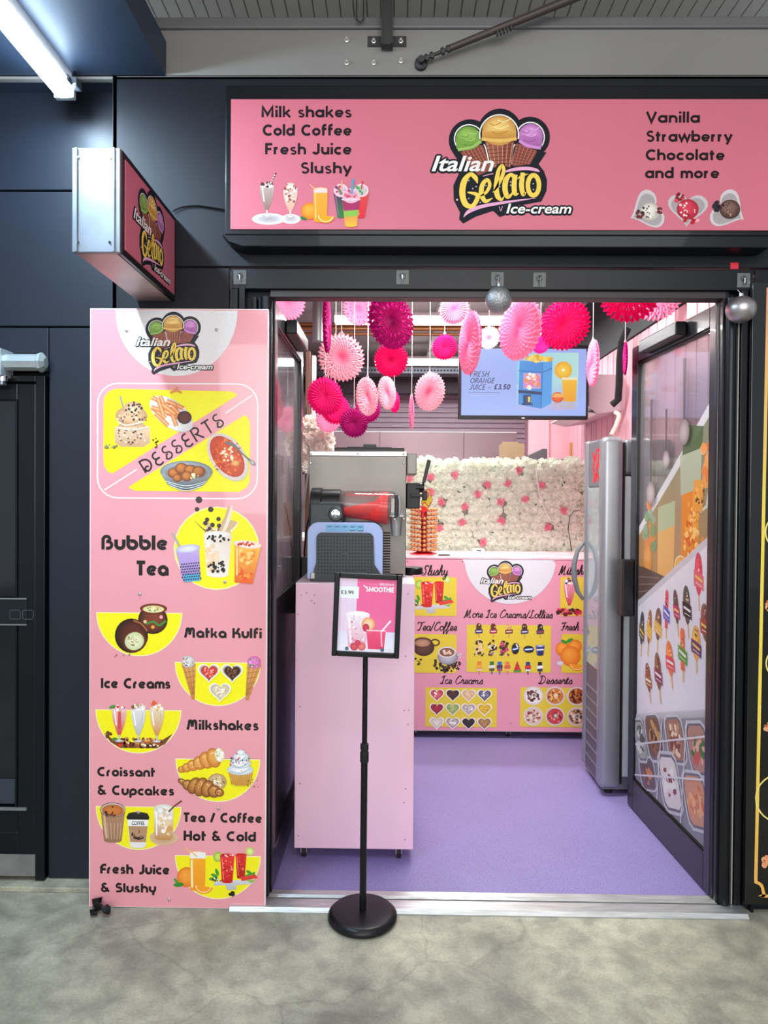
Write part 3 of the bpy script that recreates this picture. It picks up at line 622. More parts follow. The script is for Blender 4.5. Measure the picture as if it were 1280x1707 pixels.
# left recessed wall with the neighbour's door
YL = .10
wl = thing('wall_left', None, None, (-1.8, YL, 0)); wl['kind'] = 'structure'
M_clad2 = mat('dark_wall_sheet', '#1b212c', .42, 0, .12, 2.0, spec=.4)
z1, z2 = at(60, 318, YL).z, at(60, 545, YL).z
xd = at(79, 900, YL).x
bx('cladding_sheet', M_clad2, (-3.2, YL, z1+.003), (-1.0, YL+.05, TOPZ+.02), wl, bev=.003)
bx('cladding_sheet', M_clad2, (-3.2, YL, z2+.003), (-1.0, YL+.05, z1-.003), wl, bev=.003)
bx('cladding_sheet', M_clad2, (xd+.005, YL, .02), (-1.0, YL+.05, z2-.003), wl, bev=.003)
bx('cladding_sheet', M_clad2, (-3.2, YL, 1.90), (xd+.002, YL+.05, z2-.003), wl, bev=.003)
bx('wall_return', M_clad2, (-1.0, -.0, 0), (-.985, YL+.05, TOPZ), wl)
bx('seam_backing', mat('seam_black', '#07080a', .8), (-3.2, YL+.03, 0), (-.95, YL+.06, TOPZ), wl)
bx('concrete_sill', M_conc, (-3.2, YL-.06, 0), (-1.03, YL+.02, .018), wl, bev=.003)
# soffit above the left bay
xs = at(277, 122, 0).x
struct(bx('ceiling', mat('painted_soffit', '#2c394d', .5, 0, .08, 2), (-3.2, -4.5, TOPZ), (xs, .12, TOPZ+.12)))
# the neighbour's door
d = thing('door_1', None, None, (xd-.5, YL, .02)); d['kind'] = 'structure'
def zat(y, Y=YL, x=40): return at(x, y, Y).z
M_dg = glass_mat('dark_door_glass', (.05, .06, .07), 1.6)
yd0 = YL-.012
bx('outer_frame', M_frame, (xd-.035, yd0-.008, .02), (xd, YL+.03, zat(627)), d, bev=.003)
bx('outer_frame', M_frame, (xd-1.1, yd0-.008, zat(638)), (xd-.035, YL+.03, zat(627)), d, bev=.003)
bx('door_stile', M_frame, (xd-.105, yd0, .03), (xd-.038, YL+.02, zat(640)), d, bev=.004)
bx('top_rail', M_frame, (xd-1.1, yd0, zat(668)), (xd-.105, YL+.02, zat(640)), d, bev=.004)
bx('middle_rail', M_frame, (xd-1.1, yd0, zat(1385)), (xd-.105, YL+.02, zat(1347)), d, bev=.004)
bx('bottom_panel', M_frame, (xd-1.1, yd0+.004, .03), (xd-.105, YL+.02, zat(1385)), d, bev=.004)
bx('door_glass', mat('dark_glass_sheet', '#0a0f16', .08, 0, .05, spec=.8), (xd-1.1, YL+.004, zat(1347)), (xd-.105, YL+.008, zat(668)), d)
bx('glazing_bead', M_frame, (xd-.112, yd0-.003, zat(1347)), (xd-.105, YL, zat(668)), d)
kp = bx('kick_plate', mat('scuffed_steel', '#8b8a88', .5, .6, .22, 9), (xd-1.1, yd0-.004, .035), (xd-.010, yd0, zat(1421)), d, label='scuffed steel kick plate')
bx('kick_edge', mat('pale_edge', '#b5a49f', .5), (xd-.026, yd0-.006, .035), (xd-.012, yd0-.003, zat(1421)), d)
bx('silver_bead', mat('satin_alu_strip', '#8f9296', .35, .6), (xd-1.1, yd0-.006, zat(1348)), (xd-.068, yd0, zat(1343)), d)
bx('frosted_sticker', mat('frosted_vinyl', '#2f3742', .5), (xd-1.1, YL, zat(1340)), (xd-.07, YL+.003, zat(1299)), d)
A = frontal(YL-.0005); A.o(34, 1326)
A.line([(34+6.5*math.cos(2*PI*k/24), 1326+6.5*math.sin(2*PI*k/24)) for k in range(24)], 1.3, '#7a8290', closed=True); A.line([(30, 1326), (38, 1326)], 1.6, '#7a8290')
A.build('round_mark', P_sign, d)
lt = bx('letter_plate', mat('letter_plate_black', '#12161c', .25, 0), (xd-1.1, yd0-.004, zat(1040)), (xd-.068, YL, zat(997)), d, bev=.002)
for zz in (997, 1040): bx('plate_rim', mat('satin_alu_strip', '#8f9296'), (xd-1.1, yd0-.008, zat(zz+1)), (xd-.068, yd0, zat(zz-1)), d)
A = frontal(YL-.017); A.o(34, 1025)
for x0 in (16, 38):
    A.line(A.rr(x0, 1017, x0+18, 1032, 3), .9, '#4a525c', closed=True)
A.build('plate_marks', P_sign, d)

# black trim column beside the right jamb and neighbour's board
bx_ = struct(bx('trim_2', M_frame, (1.262, -.02, .0), (1.272, .02, 2.19)))
# interior shell
struct(bx('wall_shop_right', M_pinkwall, (1.36, .06, 0), (1.42, 5.1, 2.36)))
struct(bx('trim_3', mat('dark_bulkhead', '#2b2f33', .6), (1.34, .06, 2.36), (1.60, 5.1, 2.80)))
struct(bx('wall_shop_left', mat('grey_pink_wall', '#b49aa4', .6), (-.95, .06, 0), (-.90, 5.1, 2.80)))
struct(bx('wall_shop_back', mat('mauve_corrugated', '#c4b2be', .5), (-.95, 4.9, 0), (1.45, 5.0, 2.80)))
struct(bx('ceiling', mat('grey_roof_deck', '#a9a59f', .6, 0, .1, 3), (-.95, .06, 2.80), (1.6, 5.1, 2.86)))
wr = thing('wall_ribs', None, None, (.25, 4.88, 2.3)); wr['kind'] = 'structure'
for k in range(16): bx('rib', MATS['mauve_corrugated'], (-.9, 4.875, 1.70+k*.052), (1.36, 4.9, 1.722+k*.052), wr)
# thin vertical grooves of the right pink panelling
wp = thing('wall_battens', None, None, (1.355, 1.0, 1.2)); wp['kind'] = 'structure'
for k in range(34): bx('batten', M_pinkwall, (1.352, .10+k*.12, .02), (1.36, .205+k*.12, 2.355), wp)
# steel above the shop front
sb = thing('steel_beam', 'long grey painted steel beam running above the black fascia', 'beam', (0, .1, TOPZ)); 
Mb = mat('grey_beam_paint', '#858380', .55, .1, .07, 2.5, bump=.08)
zt = at(640, 33, 0).z; zf = at(640, 50, 0).z
bx('web', Mb, (-3.0, .0, TOPZ-.01), (2.6, .02, zf), sb); bx('flange', mat('grey_flange_paint', '#6a6a6c', .5, .1), (-3.0, -.012, zf), (2.6, .12, zt+.004), sb, bev=.006)
bx('lower_lip', Mb, (-3.0, -.006, TOPZ+.0), (2.6, .0, TOPZ+.008), sb)
for (px, py) in ((578, 68), (578, 106), (623, 106), (623, 70), (668, 70), (668, 103)):
    p = at(px, py, 0); MB().lathe([(.009, 0), (.009, -.006), (.005, -.007), (.005, -.016)], (p.x, 0, p.z), 6, 'Y').build('bolt', mat('zinc_bolt', '#c9c6c0', .4, .7), sb)
p = at(645, 70, 0); bx('splice_plate', mat('dark_steel', '#3c3b3d', .5, .3), (p.x-.068, -.004, p.z-.018), (p.x+.068, .0, p.z+.018), sb)
# corrugated roof deck out over the hall
rf = thing('ceiling', None, None, (0, -2, zt+.1)); rf['kind'] = 'structure'
Mr = mat('roof_deck_sheet', '#d2cfc8', .6, .1, .06, 4)
def roofz(y): return zt+.21
for k in range(96):
    x0 = -2.4+k*.052
    MB().prism([(0, 0), (.046, 0), (.048, .010), (.0505, .010), (.052, 0), (.052, .03), (0, .03)], lambda a, b_, t, x0=x0: (x0+a, t, roofz(t)+b_), 1.3, -6.0).build('deck_rib', Mr, rf)
hg = thing('hanger_post', 'dark steel hanger post dropping from the roof deck to the grey beam', 'post', (at(645, 60, -.03).x, -.03, TOPZ+.2))
p = at(645, 78, -.03); Md = mat('dark_steel', '#3c3b3d')
bx('stem', Md, (p.x-.014, -.045, p.z), (p.x+.014, -.015, roofz(-.03)), hg); bx('side_flange', Md, (p.x-.02, -.05, p.z), (p.x-.014, -.01, roofz(-.03)), hg); bx('side_flange', Md, (p.x+.014, -.05, p.z), (p.x+.02, -.01, roofz(-.03)), hg)
p = at(600, 32, -.03)
cl = thing('beam_clip', 'small hooked metal clip hanging left of the hanger post', 'clip', (p.x, -.03, p.z))
MB().tube([(p.x-.012, -.03, roofz(0)), (p.x-.012, -.03, p.z), (p.x, -.03, p.z-.012), (p.x+.012, -.03, p.z), (p.x+.012, -.03, roofz(0))], .003, 6).build('clip_wire', Md, cl)
br = thing('diagonal_brace', 'dark diagonal bracing rod bolted to the beam and rising to the right', 'brace', tuple(at(700, 103, -.02)))
a = at(702, 100, -.03); b_ = at(1010, -25, -.10); v = (b_-a)
MB().tube([a+v*.16, b_], [.011, .015], 12).build('brace_rod', mat('brown_dark_steel', '#4b4140', .5, .3), br, smooth=True)
MB().tube([a+v*.02, a+v*.08, a+v*.17], [.008, .006, .007], 10).build('threaded_end', Md, br, smooth=True)
MB().lathe([(.022, .03), (.022, .012), (.012, .006), (.012, -.012)], (a.x, -.028, a.z), 12, 'Y').build('clevis', Md, br)
for t in (.03, .06, .12, .15): q = a+v*t; MB().tube([q-v*.008, q+v*.008], .012, 6).build('nut', Md, br)
for k in range(5): q = a+v*(.42+.018*k); bx('strap', Md, (q.x-.003, q.y-.012, q.z-.026), (q.x+.003, q.y+.0, q.z-.010), br)

# ---------------------------------------------------------------- signs of the shop
Y = -.08
s0, s1, s2, s3 = at(385, 160, Y), at(1283, 171, Y), at(384, 378, Y), at(1283, 388, Y)
X0, X1, Z1, Z0 = s0.x, s1.x, (s0.z+s1.z)/2, (s2.z+s3.z)/2
sg = thing('fascia_sign', 'long pink gelato shop sign in a black frame above the doorway', 'sign', ((X0+X1)/2, -.04, Z0-.04))
bx('sign_frame', M_frame, (X0-.02, Y+.004, Z0-.018), (X1+.02, -.001, Z1+.05), sg, bev=.004)
MB().prism([(X0-.03, Z0-.02), (X1+.04, Z0-.02), (X1+.03, Z0-.04), (X1+.0, Z0-.06), (X0+.04, Z0-.06), (X0-.005, Z0-.045)], lambda a, b_, t: (a, t, b_), Y-.004, -.001).build('bottom_moulding', M_frame, sg, bevel=.003)
bx('sign_face', M_signpink, (X0, Y, Z0), (X1, Y+.006, Z1), sg)
A = frontal(Y)
for t, x0, x1, yb, cx in (('Milk shakes', 436, 586, 195.5, 511), ('Cold Coffee', 438, 586, 226, 511), ('Fresh Juice', 442, 586, 257.5, 511), ('Slushy', 501, 586, 289, 543)):
    A.n(cx, yb); bauhaus(A, t, x0, x1, yb-18.5, yb, '#180e16', .225, 0, PF, .07)
for t, x0, x1, yb in (('Vanilla', 1078, 1166, 204.5), ('Strawberry', 1078, 1219, 236), ('Chocolate', 1077, 1207, 267), ('and more', 1076, 1198, 297)):
    A.n((x0+x1)/2, yb); bauhaus(A, t, x0, x1, yb-18, yb, '#150b10', .225, 0, PF, .07)
A.n(836, 280); logo_at(A, 720.8, 182, 233)
A.n(510, 340)
A.ell(448, 365, 28, 9.5, '#a89b9c', '#e9e2e4'); A.ell(485, 365, 16, 8, '#b5a8aa', '#efe8ea')
sundae(A, 445, 311, 361, 23, '#b8a29c', '#8d6f63', ['#5b3a34', '#eadcd6', '#7c4a44', '#fff3ee'], None); A.line([(450, 309), (460, 289)], 2, '#3b2a2a')
for k in range(4): A.line([(451+2*k, 306-4*k), (452+2*k, 304-4*k)], 2.2, '#f4e6e6')
sundae(A, 484, 318, 362, 23, '#e2bfae', '#d9a58e', ['#8c4a3c', '#f5e2d6', '#c98e7a'], None)
A.blobs(484, 330, 8, 14, 26, 1.6, ['#8e4b3a', '#f7e4da'], 9); A.ell(484, 312, 8, 8, '#f1d8cc', '#c38c7a'); A.blobs(484, 312, 7, 7, 14, 1.5, ['#8e4b3a', '#fff'+'3ee'], 4)
orange(A, 516, 352, 14); leaf(A, 506, 364, 6, .3, '#2e7a3a'); cup(A, 534, 316, 368, 24, 22, '#f7a33a', '#f39a2a', '#f3dcd6'); A.rect(523, 315, 545, 322, '#e8c9c6'); A.line([(516, 308), (526, 317)], 1.5, '#f2b27a')
wedge(A, 543, 360, 15, .1)
for cx, yt, yb, w, a_, c_, st in ((568, 322, 362, 20, '#5a2a58', '#2f7a3f', '#f0a070'), (602, 322, 362, 20, '#d8493f', '#e02a3e', '#d0282e')):
    cup(A, cx, yt, yb, w+4, w*.55, a_, c_, '#e8c4cf'); A.ell(cx, yt-4, w*.6, 11, '#c9a8b4', '#eec6d0'); A.blobs(cx, yt-5, w*.45, 8, 14, 2.5, ['#7a3a68', '#3a9a58', '#c84a70'] if cx < 590 else ['#4aa35a', '#2f8a4a', '#8ec79a'], 3); A.line([(cx, yt-6), (cx+2, yt-20)], 2, st)
cup(A, 585, 331, 376, 29, 20, '#c23a63', '#f0b23c', '#e8c4cf', False)
A.poly([(572, 350), (598, 348), (597, 360), (575, 362)], '#8ab84a'); A.poly([(571, 334), (600, 334), (598, 350), (573, 352)], '#a83262')
A.ell(585, 327, 15, 12, '#d08aa0', '#e9b9c6'); A.blobs(585, 326, 10, 8, 16, 2.5, ['#c8345c', '#e05a7c', '#f0a8b8'], 5); A.line([(586, 324), (588, 299)], 3.2, '#3f9fc0')
A.ell(585, 333, 16, 3, '#e6c6cf', '#d6b2bd')
A.n(1146, 350)
for cx, cy, r, tint in ((1080, 351, .25, '#cfc7c9'), (1146, 347, -.05, '#c9c0c4'), (1212, 350, -.3, '#d2cbcd')):
    P = []
    for k in range(30):
        t = 2*PI*k/30; x, y = 17*math.sin(t)**3*1.95, -(13*math.cos(t)-5*math.cos(2*t)-2*math.cos(3*t)-math.cos(4*t))*1.85
        rr_ = r+(0.9 if cx < 1100 else (-.75 if cx > 1200 else .1)); P.append((cx+x*math.cos(rr_)-y*math.sin(rr_), cy+x*math.sin(rr_)+y*math.cos(rr_)))
    A.poly(P, tint); A.poly([(cx+(x-cx)*.84, cy+(y-cy)*.84+1) for x, y in P], '#aaa0a4')
scoop(A, 1084, 353, 16, '#f3ede6', '#b9b0a6', ['#3b2a26', '#fff', '#6b5a50'] if False else ['#3b2a26', '#ffffff', '#6b5a50']); A.blobs(1068, 358, 7, 6, 10, 2.6, ['#6e2a2a', '#3d1a1c'], 2); A.blobs(1101, 351, 4, 5, 6, 2.4, ['#6e2a2a'], 3)
scoop(A, 1146, 349, 18, '#e0425a', '#a81e34', ['#ffc9ce', '#8e1020', '#f6dfe0']); A.blobs(1133, 331, 8, 7, 14, 3, ['#a81828', '#7c0e18', '#e2485c'], 4); A.blobs(1150, 368, 14, 3, 10, 3, ['#b81c30', '#f2a6ae'], 5)
scoop(A, 1215, 349, 17, '#8c6a5e', '#3c2622', ['#2c1c1a', '#b08a78', '#4c342c']); A.blobs(1193, 345, 6, 9, 14, 3.2, ['#14121a', '#2a2832'], 6)
A.build('printed_artwork', P_sign, sg)

# projecting sign on the left
SX0, SX1 = -.916, -.782
zt_, zb_ = 2.428, 2.133
ps = thing('projecting_sign', 'small double-sided light box sign projecting from the wall, with bare zinc end plate', 'sign', (-.85, -.25, zb_))
bx('end_plate', M_zinc, (SX0, -.50, zb_), (SX1+.004, -.488, zt_), ps, bev=.003, label='bare zinc end plate')
for xx in (SX0+.012, SX1-.016): bx('folded_seam', M_zinc, (xx, -.507, zb_+.002), (xx+.006, -.499, zt_-.002), ps)
for xx in (SX0+.020, SX1-.024):
    for zz in (zb_+.028, zt_-.028): MB().lathe([(.004, 0), (.004, -.004)], (xx, -.500, zz), 10, 'Y').build('rivet', M_chrome, ps)
bx('box_shell', M_frame, (SX1-.006, -.488, zb_+.0), (SX1+.006, -.001, zt_), ps, bev=.002)
bx('box_underside', mat('brushed_underside', '#b59a98', .4, .4, .1, 8), (SX0+.01, -.488, zb_), (SX1-.008, -.001, zb_+.008), ps)
bx('box_top', M_frame, (SX0+.006, -.488, zt_-.01), (SX1-.006, -.001, zt_), ps)
bx('box_side', M_frame, (SX0+.002, -.488, zb_+.01), (SX0+.012, -.001, zt_-.01), ps)
bx('sign_face', M_signpink, (SX1+.005, -.470, zb_+.018), (SX1+.009, -.018, zt_-.020), ps)
A = Art(lambda u, v, l: (SX1+.0095+l, -.470+u, zt_-.020-v if False else v), lambda x, y: (x, y), 1.0)
# sheet units: metres along the sign (x) and height (y, downwards from the top edge)
A.to3d = lambda u, v, l: (SX1+.0095+l, -.470+u, zt_-.020+v)
A.uv = lambda x, y: (x, -y)
A.o(0, 0); s_ = .345/1065; logo(A, lambda x: .055+(x-95)*s_, lambda y: -.012+(y-60)*s_*.93)
A.build('printed_artwork', P_sign, ps)
# cable to the projecting sign
a, b_, c_, d_ = at(288, 352, -.01), at(310, 344, -.006), at(350, 346, -.006), at(376, 350, -.01)
tag(MB().tube([a, at(298, 347, -.008), b_, at(330, 343, -.006), c_, d_], .003, 6).build('sign_cable', M_blackm, None, smooth=True), 'thin black cable sagging between the two gelato signs', 'cable')

# ---------------------------------------------------------------- tall menu board
Y = -.045
bl, br_ = at(149, 1520, Y), at(446, 1514, Y); tl = at(149, 513, Y)
BX0, BX1, BZ1 = (bl.x+tl.x)/2, at(445, 1000, Y).x, at(297, 514.5, Y).z
mb = thing('menu_board', 'tall pink dessert menu board standing against the black wall left of the doorway', 'menu board', ((BX0+BX1)/2, Y, 0))
bx('board_panel', mat('white_board_edge', '#f2e4e6', .4), (BX0, Y, .001), (BX1, Y+.014, BZ1), mb, bev=.001)
bx('pink_sheet', M_pinkboard, (BX0+.0035, Y-.001, .004), (BX1-.0035, Y+.001, BZ1-.0035), mb)
A = frontal(Y-.001, eps=2.0e-5)
A.o(297, 560)
P = [(192, 517.5)]+[(x, y) for x, y in _arc(294, 519, 102, 108, 180, 0, 26)]+[(396, 517.5)]
A.poly(P, '#e7e3e6')
A.o(291, 570); logo_at(A, 227, 519.5, 129.5)
A.n(297, 735)
A.line(A.rr(161.5, 639.5, 430, 831, 34), 2.2, '#fff4f6', closed=True)
YEL = '#fbef0a'
P = [(171.5, 675), (173, 662), (180, 653), (192, 648.5), (386, 652), (396, 657), (392, 661), (187, 790), (180, 788), (173, 778), (171.5, 765)]
A.poly(P, YEL)
A.poly([(407, 692), (411, 692), (416, 700), (417.5, 712), (417, 802), (412, 812), (400, 819.5), (226, 819), (214, 814), (218, 810)], YEL)
A.line([(173, 818), (228, 783)], 2, '#fff4f6'); A.line([(376, 688.5), (421, 658)], 2, '#fff4f6')
A.o(300, 738); rot = -math.atan2(94, 150)
bauhaus(A, 'DESSERTS', 222, 382, 726, 751, '#1a1412', .12, rot, DF, .1)
# ice cream jar
A.o(222, 710)
A.line([(200, 660), (208, 690)], 3, '#9b948a')
A.ell(220, 723, 30, 22, '#e0b78c', '#c79a70'); A.poly([(191, 712), (250, 712), (251, 738), (240, 745), (202, 745), (191, 738)], A.vg(712, 745, '#e3c2a0', '#c99c76'))
A.ell(219, 693, 27, 16, '#e3bd95', '#bd8c60'); A.ell(222, 682, 17, 13, '#eac9a2', '#c4956a')
A.blobs(222, 680, 15, 10, 22, 2.0, ['#3a2a22', '#54382c'], 1); A.blobs(220, 698, 26, 10, 24, 1.8, ['#7a5038', '#54382c', '#f0d8b8'], 2); A.blobs(220, 726, 26, 16, 46, 1.7, ['#7a5038', '#5c4030', '#efd8c0'], 3)
A.curve([(196, 703), (212, 709), (240, 703)], 2.5, '#f3dcc0'); A.curve([(194, 712), (220, 717), (248, 711)], 1.6, '#f8eadb')
A.blobs(186, 745, 13, 3.5, 22, 1.5, ['#5d5446', '#8a8166', '#3d352a'], 4); A.blobs(259, 738, 5, 8, 9, 1.6, ['#33280f'], 5)
# churros
A.o(286, 685)
A.ell(286, 690, 42, 22, '#f2ece8', '#d8cfd0', rot=.62); A.ell(284, 688, 35, 17, '#dccfc6', '#e9e0da', rot=.62)
R = random.Random(4)
for k in range(13):
    x, y, a = 262+R.random()*38, 668+R.random()*34, .3+R.random()*.7 if k % 3 else 1.3
    l = 13+R.random()*5; p0 = (x-l*math.cos(a), y-l*math.sin(a)*.8); p1 = (x+l*math.cos(a), y+l*math.sin(a)*.8)
    A.line([p0, p1], 7, '#b55a22'); A.line([p0, p1], 5.4, '#ec8c48'); A.line([p0, p1], 1.6, '#f7b98a')
A.ell(308, 696, 12, 11, '#6a2a22', '#3f1512'); A.curve([(284, 655), (294, 651), (303, 655)], 3.5, '#e98f58'); A.curve([(290, 651), (296, 645)], 3, '#e98f58')
# red pudding with spoon
A.o(380, 760)
A.ell(380, 762, 45, 28, '#f2e6e0', '#dccdc9', rot=.95); A.ell(379, 761, 39, 23, '#e65b1f', '#c4380d', rot=.95)
tt = lambda x, y: True
A.blobs(379, 761, 24, 30, 130, 2.6, ['#ee5a1c', '#c93a0e', '#f98236', '#b52c08'], 6, .45); A.blobs(380, 757, 12, 14, 26, 1.9, ['#fff2d8', '#f6d9a0'], 7); A.ell(393, 772, 7, 5, '#f4b96a', '#d98a3c')
A.line([(377, 737), (392, 743), (405, 757), (424, 773)], [5, 4, 2.2, 4], '#6f7478'); A.ell(421, 771, 6, 3.2, '#c9cdd0', '#6f7478', rot=.7)
# gulab jamun bowl
A.o(310, 795)
A.ell(311, 786, 44, 18, '#cfd4d8', '#7c8388'); A.poly([(268, 790), (354, 790), (340, 808), (322, 817), (300, 817), (280, 808)], A.vg(790, 817, '#9aa0a4', '#3c4144'))
for k in range(3): A.curve([(276+4*k, 802+4*k), (311, 810+4*k), (346-4*k, 802+4*k)], 1, '#e8ecee')
A.ell(311, 788, 37, 14, '#6a3a20', '#8d8f90')
for x, y, r in ((290, 789, 10), (303, 781, 11), (318, 784, 11), (332, 786, 11), (312, 794, 10), (296, 797, 8)): A.ell(x, y, r, r*.85, '#d98238', '#6a2c10', hx=-.3, hy=-.4)
A.blobs(325, 795, 10, 5, 9, 1.8, ['#f7e2a0', '#fff4d0'], 9)
# bubble tea
A.n(362, 915)
A.ell(361, 914, 72, 70, '#f6f3b0', '#f6f3b0'); A.ell(361, 914, 70, 68, YEL)
A.poly([(340, 890), (346, 868), (356, 884), (366, 876), (374, 862), (380, 842), (386, 850), (384, 866), (396, 870), (388, 882), (384, 890)], '#d9b48c')
A.curve([(324, 868, .6), (334, 878, 1.5), (346, 888, 3)], 1, '#7a5432'); A.curve([(372, 888, 5), (382, 862, 6), (386, 843, 2)], 1, '#f3e3cf'); A.curve([(384, 886, 3), (394, 876, 2), (397, 868, .8)], 1, '#f8eddc'); A.curve([(350, 884, 3), (362, 888, 4), (366, 872, 1)], 1, '#8d5b3a')
A.blobs(352, 884, 9, 5, 12, 2.2, ['#6b3d26', '#f3e3cf'], 3)
for x, y, r in ((331, 833, 5.5), (328, 849, 3.8), (351, 849, 4.6), (345, 866, 3.6), (364, 865, 3.6), (342, 872, 3.8), (354, 875, 3.8), (365, 876, 3.5), (349, 881, 3.2)): A.ell(x, y, r, r, '#4a3a34', '#0e0a0a', hx=.3, hy=-.3)
cup(A, 363, 891, 958, 47, 36, '#ead9c8', '#f3e6da', '#fbf6f0'); A.blobs(352, 930, 9, 22, 14, 5, ['#f0c79c', '#f3d3b0'], 5)
A.blobs(363, 898, 20, 6, 16, 2.4, ['#1c1412'], 6); A.blobs(363, 945, 16, 10, 24, 2.5, ['#1c1412'], 7)
A.line([(286, 888), (303, 918)], 4.5, '#b5a99a')
def tilt(P, cx, cy, a): return [(cx+(x-cx)*math.cos(a)-(y-cy)*math.sin(a), cy+(x-cx)*math.sin(a)+(y-cy)*math.cos(a)) for x, y in P]
A.poly(tilt([(295, 915), (334, 915), (332, 968), (302, 968)], 316, 940, -.10), A.vg(915, 970, '#bfa4dc', '#a284c8')); A.poly(tilt([(303, 958), (331, 958), (331, 970), (304, 970)], 316, 940, -.10), '#4fb4dc'); A.ell(313, 915, 21, 7, '#e9e4f2', '#b8add0', rot=-.12)
for r_ in range(7):
    for q in range(8): x, y = tilt([(303+q*4-(r_ % 2)*2+ (r_*.2), 940+r_*4.4)], 316, 940, -.10)[0]; A.ell(x, y, 1.5, 1.5, '#2d2440', n=6)
A.poly(tilt([(389, 908), (434, 908), (424, 972), (394, 972)], 411, 940, .07), A.vg(908, 972, '#fdc04a', '#f2601a')); A.blobs(410, 925, 14, 14, 16, 3.4, ['#ffd27a', '#f98a2c'], 5); A.blobs(408, 955, 12, 10, 18, 3.4, ['#f0561a', '#fa9a3a'], 8); A.ell(413, 907, 24, 6.5, '#fff6ec', '#f3d8c8', rot=.1); A.blobs(410, 906, 15, 3.2, 26, 1.9, ['#e8482a', '#c9301a', '#f9a080'], 6)
A.line(tilt([(394, 914), (397, 960)], 411, 940, .07), 2.4, '#ffe0a0')
A.n(226, 905); bauhaus(A, 'Bubble', 168.5, 281, 891, 916.5)
A.n(250, 945); bauhaus(A, 'Tea', 227, 281, 934, 959.5)
def half(A, cx, yt, r): A.poly([(cx-r-1.5, yt-1.2)]+[(cx+(r+1.5)*math.cos(PI*k/22), yt+(r+1.5)*math.sin(PI*k/22)) for k in range(21, 0, -1)]+[(cx+r+1.5, yt-1.2)], '#f8f3c0'); A.poly([(cx-r, yt)]+[(cx+r*math.cos(PI*k/22), yt+r*math.sin(PI*k/22)) for k in range(21, 0, -1)]+[(cx+r, yt)], YEL)
# matka kulfi pots
A.n(235, 1050); half(A, 232, 1022, 71)
A.ell(255, 1033, 25, 24, '#8a3c22', '#2c100a', hx=.2, hy=-.1); A.ell(256, 1014, 23, 8.5, '#a04428', '#6a2412'); A.ell(256, 1015, 18, 6, '#f4ecc0', '#d9cf8c'); A.blobs(256, 1015, 13, 3.5, 12, 1.5, ['#7ea33a', '#d9a53c'], 2)
A.curve([(244, 1040), (256, 1036), (266, 1042), (277, 1034)], 3.5, '#3f8a34'); A.ell(255, 1045, 3, 3, '#f0a830'); A.ell(242, 1036, 3, 3, '#f0c090'); A.ell(269, 1028, 3, 3, '#f2a0a8')
A.ell(219, 1060, 28, 29, '#6c2a18', '#140806', hx=.3, hy=-.2); A.ell(224, 1068, 21, 19, '#9a4a2c', '#531e10', rot=-.4); A.ell(224, 1069, 16.5, 15, '#eef0c8', '#c9cf94', rot=-.4)
A.blobs(223, 1068, 10, 10, 26, 1.8, ['#7a4a22', '#8ca34a', '#c98a3a'], 3, .5); A.curve([(222, 1034), (236, 1040), (246, 1052)], 3, '#a85a34'); A.blobs(205, 1092, 24, 5, 6, 1.5, ['#5a2a1c', '#8a7a5c'], 4)
A.n(372, 1056); bauhaus(A, 'Matka Kulfi', 307, 437, 1046, 1063.5)
# ice creams
A.n(363, 1135); half(A, 363, 1105, 71)
for cx, cc, dx, cols in ((313, ('#efe9e6', '#bdb0ac'), 9, ['#8c6a5c', '#ffffff', '#5a4038']), (424, ('#f48ad0', '#d25aa8'), -12, ['#f9b4de', '#3f9a4a'])):
    xl = lambda y: cx-12+(dx+9.5)*(y-1106)/61; xr = lambda y: cx+13+(dx-10.5)*(y-1106)/61
    A.poly([(cx-12, 1106), (cx+13, 1106), (cx+dx+2.5, 1167), (cx+dx-2.5, 1167)], A.vg(1106, 1166, '#e0a25a', '#c88440'))
    for k in range(6): A.line([(xl(1113+k*9), 1113+k*9), (xr(1109+k*9), 1109+k*9)], .9, '#9c5f2a')
    for k in range(3): A.line([(cx-8+k*8, 1110), (cx+dx-1+k, 1158)], .8, '#9c5f2a')
    scoop(A, cx, 1103, 11.5, cc[0], cc[1], cols)
for cx, cy, a, b2, cols in ((348, 1119, '#ee5a4a', '#c22c24', ['#ffb0a0', '#d83a2c']), (387, 1119, '#6a3a24', '#32170e', ['#8c5a3c', '#1e0d08']), (367, 1151, '#f3e6cc', '#d8c39c', ['#fffaf0', '#cdb48c'])):
    A.heart(cx, cy+1, 37, 35, '#f6f0ec', '#ffffff'); A.heart(cx, cy+1, 33, 31, '#9c8c88', '#c9bdb8'); A.heart(cx+.5, cy+1.5, 28, 27, a, b2); A.blobs(cx, cy, 10, 9, 20, 1.7, cols, 5)
A.n(226, 1139); bauhaus(A, 'Ice Creams', 167.5, 285, 1130, 1147.5)
